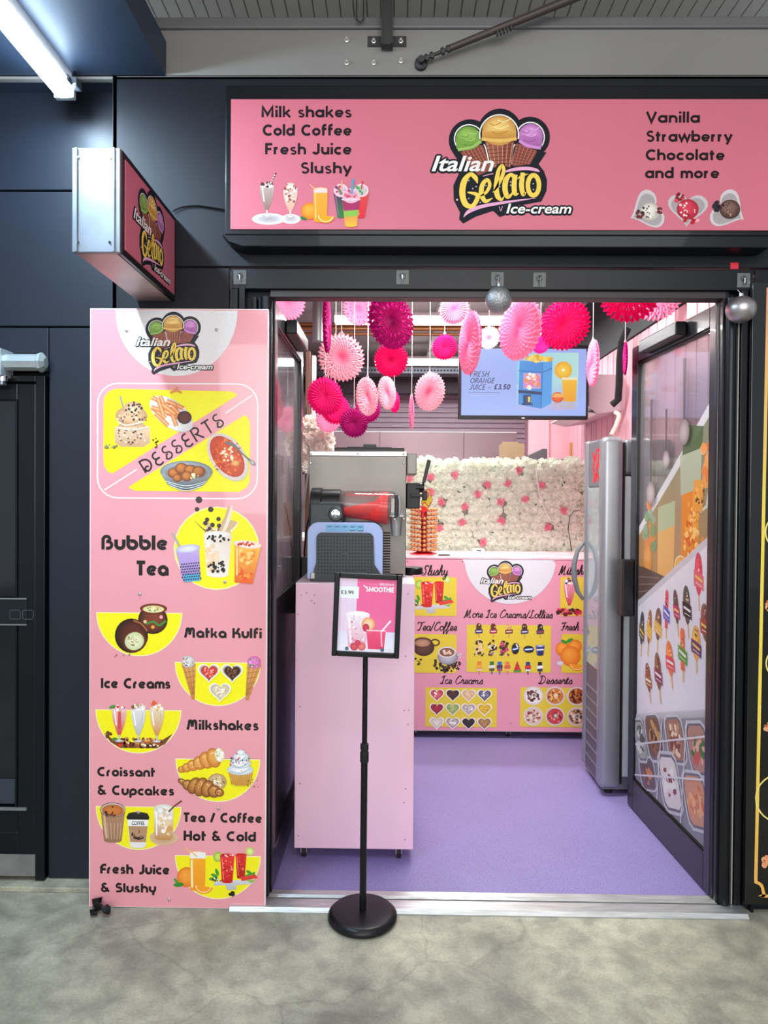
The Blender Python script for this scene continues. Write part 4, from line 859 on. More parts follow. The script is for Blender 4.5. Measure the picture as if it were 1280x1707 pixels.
# milkshakes
A.n(232, 1215); half(A, 230.5, 1184, 71)
A.poly([(172, 1222), (192, 1236), (232, 1238), (270, 1234), (289, 1222), (276, 1240), (262, 1247.5), (200, 1247.5), (184, 1238)], '#7a4420')
A.blobs(232, 1238, 48, 7, 90, 3.4, ['#a8602c', '#5c3016', '#d09050', '#e8c080', '#3a1c0c', '#c0392b'], 8, 1, lambda x, y: (x-230.5)**2+(y-1184)**2 < 66**2); A.blobs(181, 1226, 5, 4, 5, 3, ['#6b3a1c'], 2)
A.ell(199, 1243, 4, 3.4, '#e8402c', '#b81c10'); A.ell(191, 1233, 5, 3, '#4f8a2c'); A.blobs(250, 1242, 16, 2, 12, 1.6, ['#fff0c8'], 4)
for cx, a, b2, top in ((198.5, '#f3c9c6', '#d8302c', ['#f8b8b4', '#e23a34', '#ffffff', '#f06a62']), (231, '#e6e4e2', '#bdb9b6', ['#ffffff', '#c9a07c', '#8c5a3a', '#efe6dc']), (262, '#ecd9b4', '#d98a44', ['#f8e2b8', '#ffffff', '#e8b070'])):
    sundae(A, cx, 1182, 1237, 24, a, b2, top)
leaf(A, 187, 1178, 6, -.3, '#3f9a3a'); A.line([(199, 1186), (199, 1215)], 5, '#e04a46'); A.poly([(252, 1174), (256, 1166), (262, 1170), (258, 1176)], '#e8602c')
A.n(371, 1209); bauhaus(A, 'Milkshakes', 311, 432, 1199.5, 1217)
# croissants and cupcake
A.n(363, 1295); half(A, 363, 1266, 70)
def pastry(P, cols, dark, flakes, seed):
    for k, (x, y, rx, ry, ro) in enumerate(P):
        A.ell(x, y, rx+.8, ry+.8, dark, dark, rot=ro); A.ell(x, y, rx, ry, cols[0], cols[1], rot=ro, hx=-.1, hy=-.4)
        A.curve([(x-rx*.4*math.cos(ro)+ry*.5*math.sin(ro), y-ry*.5*math.cos(ro)-rx*.4*math.sin(ro)), (x, y-ry*.55), (x+rx*.3, y-ry*.3)], 1.3, flakes)
    for k, (x, y, rx, ry, ro) in enumerate(P): A.blobs(x, y, rx*.7, ry*.7, 5, 1.3, [flakes, cols[1], cols[0]], seed+k, .45)
pastry([(303, 1283, 7, 5, -.2), (311, 1280, 8, 7, -.4), (321, 1276, 9, 9, -.5), (332, 1272, 10, 11, -.5), (344, 1267, 11, 14, -.4), (356, 1263, 11, 16, -.3)], ('#f6b45c', '#d07a28'), '#a85c1c', '#fbd590', 4)
A.ell(366, 1258, 8, 12, '#fff8de', '#e6d8ac', rot=-.2); A.blobs(367, 1257, 7, 9, 26, 2.4, ['#fffbe8', '#f0e8c4', '#ffffff'], 5)
A.ell(362, 1303, 16, 14, '#ecd8b0', '#b98d55'); A.blobs(363, 1302, 11, 9, 30, 1.6, ['#b08850', '#fff4dc', '#8c6436'], 6)
pastry([(304, 1304, 8, 4, .5), (313, 1309, 9, 8, .7), (324, 1310, 10, 14, .5), (335, 1312, 10, 16, .4), (346, 1315, 10, 14, .3), (357, 1319, 10, 10, .3), (366, 1321, 7, 6, .2)], ('#d99448', '#8a4a1a'), '#5a2a0c', '#f6d49a', 9)
A.poly([(381, 1286), (422, 1286), (417, 1305), (410, 1309), (393, 1309), (386, 1305)], A.vg(1286, 1309, '#e2b058', '#d89a3c'))
for k in range(11): A.line([(383+k*3.8, 1287), (387+k*3.1, 1308)], .8, '#a8742a')
for x, y, rx, ry in ((401, 1282, 22, 9), (401, 1271, 18, 9), (402, 1260, 13, 8), (402, 1253, 7, 5)): A.ell(x, y, rx, ry, '#ffffff', '#c3ccd6')
for k in range(3): A.curve([(384+k*4, 1284-k*10), (400, 1288-k*10), (418-k*4, 1280-k*10)], 1.4, '#aab4c2')
A.blobs(401, 1268, 18, 16, 26, 1.4, ['#e0507a', '#5a3aa0', '#3a9a5a', '#f0a030', '#303060'], 9); A.blobs(424, 1304, 14, 8, 8, 1.2, ['#8a5a2c'], 3)
A.n(226, 1287); bauhaus(A, 'Croissant', 161.5, 259, 1278.5, 1294.5)
A.n(226, 1318); bauhaus(A, '& Cupcakes', 161.5, 291.5, 1309, 1325.5)
# coffees
A.n(230, 1375); half(A, 231, 1345, 71)
cup(A, 187.5, 1350, 1402, 42, 30, '#b98a68', '#9a7456', '#e9dcd2')
for k in range(6): A.line([(172+k*6, 1372), (176+k*4.6, 1400)], 1.2, '#cfae92')
A.ell(187.5, 1350, 21, 12, '#e8dcd4', '#c8b8b0'); A.ell(187.5, 1351, 18.5, 10, '#d8823c', '#b8642a'); A.blobs(182, 1357, 9, 5, 12, 2.8, ['#2c140c', '#4a2414'], 4, .5); A.ell(187, 1345, 2, 1.4, '#5c2a18')
A.line([(187.5+21*math.cos(2*PI*k/24), 1350+12*math.sin(2*PI*k/24)) for k in range(24)], 1.1, '#6c5a52', closed=True)
A.poly([(212, 1364), (248, 1364), (243, 1412), (237, 1414), (223, 1414), (217, 1412)], A.vg(1364, 1414, '#f8f6f4', '#e9e6e2')); A.poly([(214, 1377), (246.5, 1377), (243.5, 1404), (217, 1404)], '#b98f6c')
A.poly([(210.5, 1362), (214, 1355), (246, 1355), (249.5, 1362), (248, 1366), (212, 1366)], '#191613'); A.ell(230, 1356, 15, 3, '#35302c', '#191613')
A.o(230, 1372); A.text('COFFEE', 219.5, 241, 1369, 1375, '#1d1a18', off=.02)
A.ell(231, 1396, 9, 4, '#2a1c14'); A.ell(231, 1394.5, 7.5, 3, '#b98f6c'); A.curve([(222, 1391, .7), (229, 1397, 2.4), (238, 1393, .7)], 1, '#2a1c14'); A.curve([(230, 1390, .5), (233, 1386, 1.2), (230, 1382, .4)], 1, '#2a1c14'); A.blobs(222, 1391, 3, 2, 4, 1.4, ['#2a1c14'], 2)
A.ell(274, 1396, 24, 13, '#c9a27c', '#ddb894'); A.poly([(257, 1346), (290, 1346), (289, 1396), (284, 1400), (264, 1400), (258, 1396)], A.vg(1346, 1400, '#f4ede6', '#c88c44')); A.ell(273.5, 1346, 16.5, 7, '#fbf8f4', '#d8cabc')
A.blobs(276, 1372, 10, 22, 34, 4, ['#f0d2a4', '#d9a05c', '#e8bf86', '#fff4e6'], 6); A.ell(268, 1350, 6, 6, '#ffffff', '#d8d0c8'); A.ell(280, 1353, 5, 5, '#fdfaf6', '#d0c4b8'); A.curve([(282, 1352), (292, 1342), (304, 1333)], 2.4, '#6c3a1c'); A.line([(261, 1352), (262, 1392)], 2.2, '#ffffff')
A.n(371, 1364); bauhaus(A, 'Tea / Coffee', 305, 438, 1354.5, 1371)
A.n(366, 1393); bauhaus(A, 'Hot & Cold', 305.5, 427, 1385, 1402)
# fresh juice and slushy
A.n(363, 1455); half(A, 363, 1427, 71)
orange(A, 311, 1463, 17); leaf(A, 297, 1476, 9, -.1, '#2c8a2c'); leaf(A, 293, 1470, 6, .9, '#3a9c3a'); cup(A, 329, 1422, 1483, 27, 25, '#fdb022', '#f99a1a', '#ffffff'); A.rect(316, 1421, 342.5, 1431, '#f4f2f0'); A.curve([(308, 1414), (318, 1420), (328, 1428)], 2, '#f4c95a')
A.line([(319, 1434), (320, 1480)], 3.4, '#fff0b4'); wedge(A, 339, 1478, 16, .15)
slushies(A, 379, 1425, .72)
A.blobs(388, 1489, 5, 3, 5, 2.6, ['#1c1412'], 3)
A.n(226, 1449); bauhaus(A, 'Fresh Juice', 166.5, 284, 1440, 1457)
A.n(213, 1479); bauhaus(A, '& Slushy', 167, 261, 1471.5, 1487.5)
A.build('printed_artwork', P_board, mb)
for px, py in ((211, 551), (361, 550), (375, 970), (233, 990), (231, 1353), (364, 1347), (282, 1499)):
    p = at(px, py, Y-.001); MB().lathe([(.006, 0), (.0058, -.0022), (.003, -.0040), (.0004, -.0044)], (p.x, Y-.0015, p.z), 14, 'Y').build('screw_cap', mat('grey_screw', '#b9aeb2', .35, .4), mb, smooth=True)
# crumpled black tape on the floor at the board's corner
R = random.Random(8); p = at(166, 1533, -.075)
ct = MB()
for k in range(7):
    cx, cy, cz = p.x-.026+R.random()*.062, -.082-R.random()*.02, .012+R.random()*.016
    b = bmesh.new(); bmesh.ops.create_icosphere(b, subdivisions=1, radius=.016)
    for v_ in b.verts: v_.co = Vector((cx+v_.co.x*R.uniform(.6, 1.4), cy+v_.co.y*R.uniform(.4, 1), max(.0005, cz+v_.co.z*R.uniform(.3, 1.3))))
    ct.bm(b)
q = at(160, 1518, -.056); ct.prism([(q.x-.010, .002), (q.x+.014, .0), (q.x+.022, .042), (q.x-.014, .034)], lambda a, b_, t: (a, t, b_), -.054, -.058)
tag(ct.build('crumpled_tape', mat('torn_black_plastic', '#0c0c0e', .25, 0, .2), None), 'scrap of torn black plastic tape on the ground at the pink board corner', 'litter')
# the tube lamp under the left soffit
tl_ = thing('tube_lamp', 'bright fluorescent batten lamp fixed under the dark soffit, top left', 'lamp', (-1.16, -.8, 2.86))
Mem = mat('lit_tube', '#ffffff', .4, emit=(.66, .84, 1.0), estr=52.0)
MB().prism([(-.035, .02), (-.032, -.012), (-.012, -.026), (.012, -.026), (.032, -.012), (.035, .02)], lambda a, b_, t: (-1.165+a, t, 2.862+b_), -.02, -1.55).build('diffuser', Mem, tl_, bevel=.004)
bx('lamp_body', M_white, (-1.195, -1.55, 2.882), (-1.135, -.02, TOPZ-.001), tl_)
bx('end_cap', mat('clear_end_cap', '#b8c6d2', .3), (-1.200, -.02, 2.838), (-1.130, .004, 2.895), tl_, bev=.004)
p = at(126, 143, -.02)
lb = thing('cable_gland', 'small metal cable junction fixed beside the end of the tube lamp', 'fitting', tuple(p))
bx('gland_box', M_zinc, (p.x-.008, -.05, p.z-.012), (p.x+.016, -.002, p.z+.016), lb, bev=.004); MB().tube([(p.x, -.03, p.z+.01), (p.x, -.03, p.z+.04), (p.x+.012, -.03, p.z+.06)], .004, 8).build('gland_cable', M_blackm, lb)
MB().lathe([(.010, 0), (.010, -.03), (.004, -.034)], (p.x-.004, -.05, p.z-.004), 12, 'Y').build('gland_nut', M_chrome, lb)
# door closer on the neighbour's door
p0, p1 = at(-90, 604, YL-.05), at(76, 604, YL-.05)
dc = thing('door_closer', 'silver tubular door closer above the dark neighbouring door', 'door closer', tuple(p1))
MB().lathe([(.030, p0.x), (.030, p1.x-.028), (.036, p1.x-.022), (.036, p1.x-.012), (.018, p1.x)], (0, YL-.046, p1.z), 8, 'X').build('closer_body', mat('silver_paint', '#b9c2c4', .35, .5), dc)
q = at(6, 604, YL-.05); bx('closer_bracket', mat('silver_paint', '#b9c2c4'), (q.x-.025, YL-.09, q.z-.055), (q.x+.010, YL, q.z+.045), dc, bev=.004)
MB().lathe([(.018, -.07), (.018, -.05), (.010, -.048)], (q.x-.002, YL-.055, q.z), 14).build('closer_spindle', M_chrome, dc)
bx('closer_arm', M_zinc, (q.x-.4, YL-.075, q.z-.085), (q.x+.01, YL-.045, q.z-.072), dc, bev=.003)

# neighbour's black and gold board on the right
nb = thing('neighbour_board', 'black advertising board with a gold border at the right edge', 'sign board', (1.6, -.03, 0))
x0 = at(1249, 900, -.03).x
bx('board_panel', mat('gloss_black_board', '#0c0b0d', .25, coat=.4), (x0, -.03, at(1260, 1508, -.03).z), (2.15, -.018, at(1270, 470, -.03).z), nb, bev=.002)
A = frontal(-.03); A.o(1260, 1000)
gold = lambda x, y: mixc(H('#e8a184'), H('#f4d95a'), min(1, max(0, (y-480)/350))) if y < 1200 else mixc(H('#f4d95a'), H('#f0b060'), min(1, (y-1200)/320))
ys = [484+(1470-484)*k/20 for k in range(21)]
A.raw([(1270.5-7.5*(y-484)/986, y) for y in ys]+[(1276-7.5*(y-484)/986, y) for y in ys], [(k, k+1, 22+k, 21+k) for k in range(20)], gold)
A.raw([(1270.5, 484), (1400, 484), (1400, 489.5), (1270.5, 489.5)], [(0, 1, 2, 3)], gold)
A.curve([(1264, 1470), (1275, 1476), (1280, 1492), (1284, 1494), (1400, 1494)], 5, '#f2b95c')
for cy, r in ((887, 30), (1105, 26), (1330, 40)): A.line([(1304+r*math.cos(2*PI*k/30), cy+r*math.sin(2*PI*k/30)) for k in range(30)], 2.5, '#f1e07c', closed=True)
for cy in (1213, 1436, 1008): A.blobs(1286, cy, 9, 9, 26, 4, ['#f09a6a', '#e8b088', '#c96a3c'], cy)
A.build('printed_border', P_sign, nb)
# red sticker
p = at(1224, 443, -.002); tag(bx('red_sticker', mat('red_sticker', '#e8203c', .4, 0, .1, 60), (p.x-.014, -.0022, p.z-.011), (p.x+.014, -.0002, p.z+.011)), 'small red square sticker on the black fascia above the right jamb', 'sticker')

# ---------------------------------------------------------------- the two door leaves (hinged inwards)
M_pane = glass_mat('leaf_glass', (.95, .96, .96), .8, .08, (.75, .72, .75))
M_rail = mat('leaf_black_paint', '#12151b', .28, 0, .08, 5, coat=.25)
def leaf_frame(n, hx, rot, side):
    """side=-1: inner face looks towards -X (right leaf); +1: towards +X (left leaf); built along local +Y"""
    d = thing('door_%d' % n, None, None, (hx, .03, .02)); d['kind'] = 'structure'; d.rotation_euler = (0, 0, rot)
    W_, Ht, t = .785, 2.125, .02
    def B(nm, y0, z0, y1, z1, m=M_rail, e=0.0): return bx(nm, m, (-t-e, y0, z0), (t+e, y1, z1), d, bev=.003, local=True)
    B('hinge_stile', 0, 0, .062, Ht); B('lock_stile', W_-.062, 0, W_, Ht); B('top_rail', .062, Ht-.075, W_-.062, Ht); B('bottom_rail', .062, 0, W_-.062, .135)
    for z0, z1, nm in ((Ht-.083, Ht-.075, 'glazing_bead'), (.135, .143, 'glazing_bead')): B(nm, .062, z0, W_-.062, z1, M_blackm, -.006)
    bx('pane', M_pane, (-.003, .060, .133), (.003, W_-.060, Ht-.073), d, local=True)
    f = side*(t+.0)
    a, b_ = sorted((f, f+side*.045)); bx('closer_box', mat('closer_black', '#17181b', .35), (a, .24, Ht-.062), (b_, .60, Ht-.008), d, bev=.005, local=True)
    a, b_ = sorted((f, f+side*.055)); h = bx('pull_handle', mat('handle_black', '#101216', .35), (a, W_-.058, .885), (b_, W_+.012, 1.145), d, bev=.006, local=True)
    bx('lock_plate', M_zinc, (-.012, W_-.001, .52), (.012, W_+.002, .60), d, local=True); bx('lock_plate', M_zinc, (-.012, W_-.001, 1.52), (.012, W_+.002, 1.60), d, local=True)
    return d
left_leaf = leaf_frame(2, -.446, 0.0, 1)
bx('dark_lower_sheet', M_rail, (-.010, .060, .133), (.010, .725, 1.04), left_leaf, bev=.002, local=True)  # added black sheet so the lower part of this pane reads dark
dr = leaf_frame(3, 1.166, math.radians(3.0), -1)
# vinyl print on the right pane; sheet units: v = photo-free metres (x along leaf from the hinge, y = height)
A = Art(lambda u, v, l: (-.0036-l, u, v), lambda x, y: (x, -y), 1.0, 2e-5); A.o(0, 0)
def P_(pts): return [(y_, -z) for y_, z in pts]
def ap(pts, c): A.poly(P_(pts), c)
y0, y1, z0, z1 = .064, .720, .145, 2.04
def ag(za, zb, a, b): a, b = H(a), H(b); return lambda x, y: mixc(a, b, min(1, max(0, (-y-za)/(zb-za))))
# juice picture between two diagonal bands
ap([(y0, 1.76), (y1, 1.27), (y1, .93), (y0, 1.27)], ag(1.0, 1.7, '#c88a4a', '#7d8e72'))
ap([(y0, 1.80), (y1, 1.30), (y1, 1.26), (y0, 1.75)], '#dcdcdc')
ap([(.16, 1.47), (.30, 1.45), (.30, 1.18), (.16, 1.22)], '#f08a1e'); ap([(.14, 1.66), (.32, 1.60), (.31, 1.44), (.15, 1.47)], '#b9c0a4'); ap([(.13, 1.70), (.29, 1.72), (.30, 1.60), (.14, 1.62)], '#50683c')
A.line(P_([(.15, 1.60), (.09, 1.60), (.075, 1.50), (.10, 1.40), (.15, 1.38)]), .012, '#d6dccb')
ap([(.36, 1.32), (.52, 1.28), (.52, 1.02), (.37, 1.08)], '#e9b266'); ap([(.36, 1.42), (.52, 1.39), (.52, 1.28), (.36, 1.32)], '#b5bf98')
A.blobs(.22, -1.30, .06, .12, 60, .014, ['#f6aa3c', '#e0640f', '#ffcf7a'], 3); A.blobs(.11, -1.22, .05, .06, 22, .02, ['#f0902a', '#f7b45c'], 5)
A.blobs(.60, -1.30, .05, .12, 16, .03, ['#7c9a6c', '#e08a4a', '#93a888'], 6); A.ell(.30, -1.15, .055, .05, '#f7c56a', '#f2a53a'); A.line([(.30+.055*math.cos(2*PI*k/20), -1.15+.05*math.sin(2*PI*k/20)) for k in range(20)], .006, '#ffe9b0', closed=True); A.ell(.62, -1.16, .045, .07, '#e9a85c', '#d98a3a')
ap([(.66, 1.12), (y1, 1.12), (y1, .93), (.5, 1.04), (.42, 1.085), (.42, 1.10)], '#5a4a48')
for k in range(4): A.line(P_([(.50+k*.03, 1.09-k*.03), (y1, 1.07-k*.035)]), .004, '#8c7c78')
ap([(.12, 1.50), (.20, 1.50), (.21, 1.38), (.13, 1.38)], '#f0a040'); A.blobs(.15, -1.44, .04, .04, 26, .006, ['#5a3a1a', '#f6c060'], 2)
A.blobs(.10, -1.56, .03, .10, 22, .02, ['#e8823a', '#f0a058'], 14)
# white band with lollies
ap([(y0, 1.27), (y1, .93), (y1, .42), (y0, .64)], '#e9e4ec'); ap([(y0, 1.30), (y1, .96), (y1, .93), (y0, 1.27)], '#cdcbd2')
lol = [(.15, 1.13, '#d8304a', '#e86a74', 0), (.24, 1.00, '#4a3a2a', '#2c2420', 1), (.33, .98, '#4a3424', '#c23a68', 0), (.42, .955, '#d83a4a', '#4a5ac0', 1), (.50, .88, '#6a4038', '#e0b05a', 0), (.59, .85, '#9a5a28', '#e8b43a', 0), (.67, .83, '#3a3438', '#6a5a34', 0),
       (.16, .87, '#e8a040', '#5a2a6a', 0), (.27, .82, '#e8602a', '#4a9a3a', 1), (.38, .76, '#e0702a', '#d84a5a', 1), (.49, .68, '#7a4a20', '#8a3a5a', 1), (.59, .63, '#8a3a30', '#a8682a', 1), (.09, .96, '#7a3a2c', '#a84a38', 0)]
RL = random.Random(17)
for y_, z, c1, c2, q in lol:
    a_ = RL.uniform(-.25, .12); ws, hs_ = RL.uniform(.85, 1.25), RL.uniform(.95, 1.25); ca_, sa_ = math.cos(a_), math.sin(a_)
    def lp(P): return [(y_+(u*ws*ca_-v*hs_*sa_), z+(u*ws*sa_+v*hs_*ca_)) for u, v in P]
    A.line(P_(lp([(0, -.045), (-.003, -.10)])), .012, '#d9b070')
    if q == 1 and RL.random() < .5: body = [(-.016, .07), (-.010, .085), (.010, .085), (.016, .07), (.014, -.06), (-.014, -.06)]
    else: body = [(.026*math.cos(t)*(1+.12*math.sin(t)), .012+.066*math.sin(t)) for t in [2*PI*k/18 for k in range(18)]]
    ap(lp(body), c1); ap(lp([(u*.55+.006, v*.6+.012) for u, v in body]), tuple(min(1, c*1.5+.03) for c in H(c1)))
    ap(lp([(-.034, .006), (-.010, .016), (.032, .026), (.034, -.012), (.030, -.026), (-.004, -.030), (-.032, -.040)]), c2)
    A.line(P_(lp([(-.024, -.010), (.024, .006)])), .010, '#f4f0ee' if q else '#f0c860'); A.line(P_(lp([(-.020, -.026), (.020, -.014)])), .003, '#f4f0ee')
    A.blobs(y_, -(z+.045), .014, .02, 7, .005, ['#f6e0c0', c2, '#3a2418'], int(z*100))
ap([(y0, .66), (y1, .44), (y1, .40), (y0, .62)], '#b7b5ba')
# tubs of gelato
ap([(y0, .63), (y1, .41), (y1, z0), (y0, z0)], '#8f8f97')
def tub(cy, cz, w_, h_, cols, base):
    s = -.33
    def q(a, b): return (cy+a*w_+b*h_*.42, cz+b*h_+a*w_*s)
    ring = [(.5*math.cos(t)*(1 if abs(math.cos(t)) < .6 else .96), .5*math.sin(t)) for t in [2*PI*k/18 for k in range(18)]]
    sq = [(max(-.5, min(.5, a*1.25)), max(-.5, min(.5, b*1.25))) for a, b in ring]
    ap([q(a*1.12, b*1.12) for a, b in sq], '#c9c9d0'); ap([q(a*1.0, b*1.0) for a, b in sq], '#6a6872'); ap([q(a*.9, b*.9) for a, b in sq], base)
    A.blobs(cy, -cz, w_*.34, h_*.34, 26, .022, cols, int(cy*100+cz*10), .6)
tub(.13, .49, .15, .17, ['#c8605a', '#e8b0a0', '#4a7a3a'], '#b98a7a'); tub(.32, .46, .15, .16, ['#c89a7a', '#f0d8b8', '#8a4a3a'], '#a87a68'); tub(.52, .40, .15, .17, ['#9a6a4a', '#c8a06a', '#5a3a2a'], '#7c5a48')
tub(.14, .29, .17, .18, ['#e89a6a', '#f0b888', '#d8784a'], '#d99a78'); tub(.36, .27, .17, .20, ['#f2eeea', '#e6dcd8', '#8a3038'], '#e4deda'); tub(.58, .22, .15, .12, ['#e08a58', '#6a5a5c'], '#6a5c60'); tub(.66, .34, .10, .16, ['#d8dcd8', '#5a5c58'], '#a8b0a8')
for a, b_ in (((y0, .40), (y1, .16)), ((y0, .56), (y1, .30))): A.line(P_([a, b_]), .008, '#d6d6dc')
A.line(P_([(.22, .57), (.26, .15)]), .008, '#d6d6dc'); A.line(P_([(.44, .50), (.48, .15)]), .008, '#d6d6dc')
# kitchen tools hanging in the upper picture
for y_, zt2, zb2, w_ in ((.58, 1.86, 1.48, .03), (.43, 1.80, 1.62, .022), (.27, 1.98, 1.72, .03)):
    ap([(y_-w_*.5, zt2), (y_+w_*.5, zt2), (y_+w_*.25, zb2), (y_-w_*.25, zb2)], '#4c4640'); A.ell(y_, -(zb2-.03), w_*1.5, w_*1.7, '#c9b9b8', '#8a7c7c')
A.build('vinyl_print', print_mat('window_vinyl_ink', .3, alpha=.74, spec=.3), dr, local=True)

# ---------------------------------------------------------------- suction hooks and silver baubles
def hook(px, py, lab):
    p = at(px, py, -.012); h = thing('suction_hook', lab, 'hook', (p.x, -.012, p.z), 'clear adhesive hooks along the head rail')
    bx('clear_pad', M_clear, (p.x-.022, -.0155, p.z-.024), (p.x+.022, -.0122, p.z+.026), h, bev=.001)
    MB().tube([(p.x, -.016, p.z+.010), (p.x, -.022, p.z+.006), (p.x, -.022, p.z-.012), (p.x, -.028, p.z-.017), (p.x, -.034, p.z-.010)], .0028, 8).build('hook_wire', M_chrome, h, smooth=True)
    MB().lathe([(.011, -.0155), (.009, -.019), (.003, -.020)], (p.x, 0, p.z+.006), 16, 'Y').build('hook_disc', glass_mat('hook_plastic', (.80, .84, .86), .8), h, smooth=True)
    return p
hook(400, 463, 'clear adhesive hook at the left end of the head rail'); hook(671, 463, 'clear adhesive hook left of the hanging centre bauble, nothing on it')
hook(829, 466, 'clear adhesive hook from which the centre silver bauble hangs'); hook(899, 467, 'clear adhesive hook just right of the centre silver bauble'); hook(1239, 468, 'clear adhesive hook above the bauble at the right jamb')
M_gl = mat('silver_glitter', '#a9aaac', .38, .75, .35, 190, bump=.6, bscale=260); M_satin = mat('satin_silver', '#b4aeb0', .36, .85, .05)
for px, py, r_, m_, lab, rx in ((831, 500, .0455, M_gl, 'silver glitter bauble hanging over the middle of the doorway', 1.0), (1235, 516, .0455, M_satin, 'smooth satin silver bauble hanging at the right door jamb', 1.08)):
    p = at(px, py, -.065); b_ = thing('hanging_bauble', lab, 'bauble', (p.x, -.065, p.z))
    pr = [(r_*math.sin(PI*k/18)*rx, -r_*math.cos(PI*k/18)) for k in range(1, 18)]; MB().lathe([(.001, -r_)]+pr+[(.001, r_)], (p.x, -.065, p.z), 32).build('ball', m_, b_, smooth=True)
    MB().lathe([(.008, r_-.002), (.008, r_+.008), (.002, r_+.010)], (p.x, -.065, p.z), 12).build('cap', M_chrome, b_, smooth=True)
    MB().tube([(p.x, -.065, p.z+r_+.008), (p.x, -.040, p.z+r_+.028)], .0012, 6).build('string', M_string, b_)

# ---------------------------------------------------------------- poster stand
px_, py_ = at(604, 1537, -.09).x, -.09
st = thing('poster_stand', 'black floor standing poster holder with a smoothie price poster', 'sign stand', (px_, py_, 0))
MB().lathe([(.100, .0), (.114, .002), (.119, .010), (.118, .018), (.110, .026), (.100, .030), (.060, .032), (.012, .034)], (px_, py_, 0), 48).build('base', M_blackm, st, smooth=True)
fx0, fz0 = at(554, 1095, py_).x, at(610, 1094, py_).z; fx1, fz1 = at(670, 957, py_).x, at(612, 955, py_).z
pt_ = (at(609, 1096, py_).x)
MB().tube([(px_+.001, py_, .030), (px_+.003, py_, .60)], .0115, 20).build('lower_tube', M_blackm, st, smooth=True)
MB().tube([(px_+.003, py_, .55), (pt_, py_, fz0+.01)], .0088, 20).build('upper_tube', M_blackm, st, smooth=True)
MB().lathe([(.013, -.033), (.0148, -.030), (.0148, .002), (.0125, .004), (.0125, .010), (.0142, .012), (.0142, .030), (.010, .033)], (px_+.003, py_, .572), 20).build('clamp_collar', M_rubber, st, smooth=True)
tilt_ = math.radians(-1.6); cx_, cz_ = (fx0+fx1)/2, (fz0+fz1)/2
R_ = Matrix.Translation((cx_, py_-.012, cz_)) @ Matrix.Rotation(-tilt_*0+math.radians(2.0), 4, 'Y')
w2, h2, bw = .1145, .1415, .0175
mbf = MB()
for (x0, z0, x1, z1) in ((-w2, -h2, -w2+bw, h2), (w2-bw, -h2, w2, h2), (-w2+bw, h2-bw, w2-bw, h2), (-w2+bw, -h2, w2-bw, -h2+bw)): mbf.box(x0, -.012, z0, x1, .006, z1, bev=.003, M=R_)
mbf.build('snap_frame', M_blackm, st, label='black snap frame with rounded edges')
MB().box(-w2+bw-.002, -.002, -h2+bw-.002, w2-bw+.002, .005, h2-bw+.002, M=R_).build('poster_back', M_white, st)
A = Art(lambda u, v, l: tuple(R_ @ Vector((u, -.0024-l, v))), lambda x, y: (x, -y), 1.0, 1.2e-5); A.o(0, 0)
ww, hh = w2-bw, h2-bw
def pr_(x): return -ww+x*2*ww
def pz_(y): return -hh+y*2*hh
def R2(x0, y0, x1, y1, c): A.rect(pr_(x0), pz_(y0), pr_(x1), pz_(y1), c)
R2(0, 0, 1, 1, '#ead2ea'); R2(.31, 0, 1, .72, A.vg(pz_(0), pz_(.72), '#ee5f98', '#f06aa0')); R2(0, .72, 1, 1, A.vg(pz_(.72), pz_(1), '#e3dcf4', '#f2eef8')); R2(-.0, .115, .34, .275, '#eef4fa')
bauhaus(A, '£3.99', pr_(.03), pr_(.25), pz_(.17), pz_(.22), '#1a1a24', .2, 0, PF)
bauhaus(A, 'DELICIOUS', pr_(.70), pr_(.95), pz_(.052), pz_(.082), '#fde8f2', .2, 0, PF); bauhaus(A, 'SMOOTHIE', pr_(.46), pr_(.96), pz_(.105), pz_(.172), '#ffffff', .2, 0, PF)
A.line([(pr_(.42), pz_(.09)), (pr_(.46), pz_(.12))], .003, '#ffffff'); A.line([(pr_(.49), pz_(.07)), (pr_(.67), pz_(.075))], .0012, '#f7a8c8')
u_ = 2*ww
cup(A, pr_(.34), pz_(.49), pz_(.93), .42*u_, .30*u_, '#f2e6f2', '#e9a8c0', '#ffffff'); A.blobs(pr_(.34), pz_(.72), .15*u_, .3*u_*1.0, 50, .02*u_, ['#f2c4d4', '#f6dce6', '#e58aa8', '#fff'+'fff'], 3)
A.ell(pr_(.53), pz_(.62), .12*u_, .12*u_, '#f6c89a', '#f09a6a'); A.ell(pr_(.53), pz_(.62), .09*u_, .09*u_, '#f8dcb8', '#f4b98a'); A.ell(pr_(.49), pz_(.67), .06*u_, .07*u_, '#d84058', '#b82040')
A.poly([(pr_(.50), pz_(.70)), (pr_(.84), pz_(.70)), (pr_(.82), pz_(.96)), (pr_(.54), pz_(.96))], A.vg(pz_(.7), pz_(.96), '#f2507c', '#e23a68')); A.line([(pr_(.50), pz_(.705)), (pr_(.84), pz_(.705))], .004, '#fbd0de')
A.line([(pr_(.76), pz_(.72)), (pr_(.92), pz_(.56))], .006, '#f8e8f0'); A.line([(pr_(.76), pz_(.72)), (pr_(.78), pz_(.92))], .005, '#f9b4cc')
for x, y, r, c, e in ((.30, .935, .07, '#e85a68', '#c0304a'), (.43, .93, .07, '#f08a80', '#d84058'), (.36, .88, .05, '#e04a60', '#b82848'), (.17, .965, .032, '#6a7a9a', '#3a4868'), (.79, .965, .035, '#6a7a9a', '#3a4868')): A.ell(pr_(x), pz_(y), r*u_, r*u_, c, e)
A.build('printed_poster', print_mat('poster_ink', .4), st)

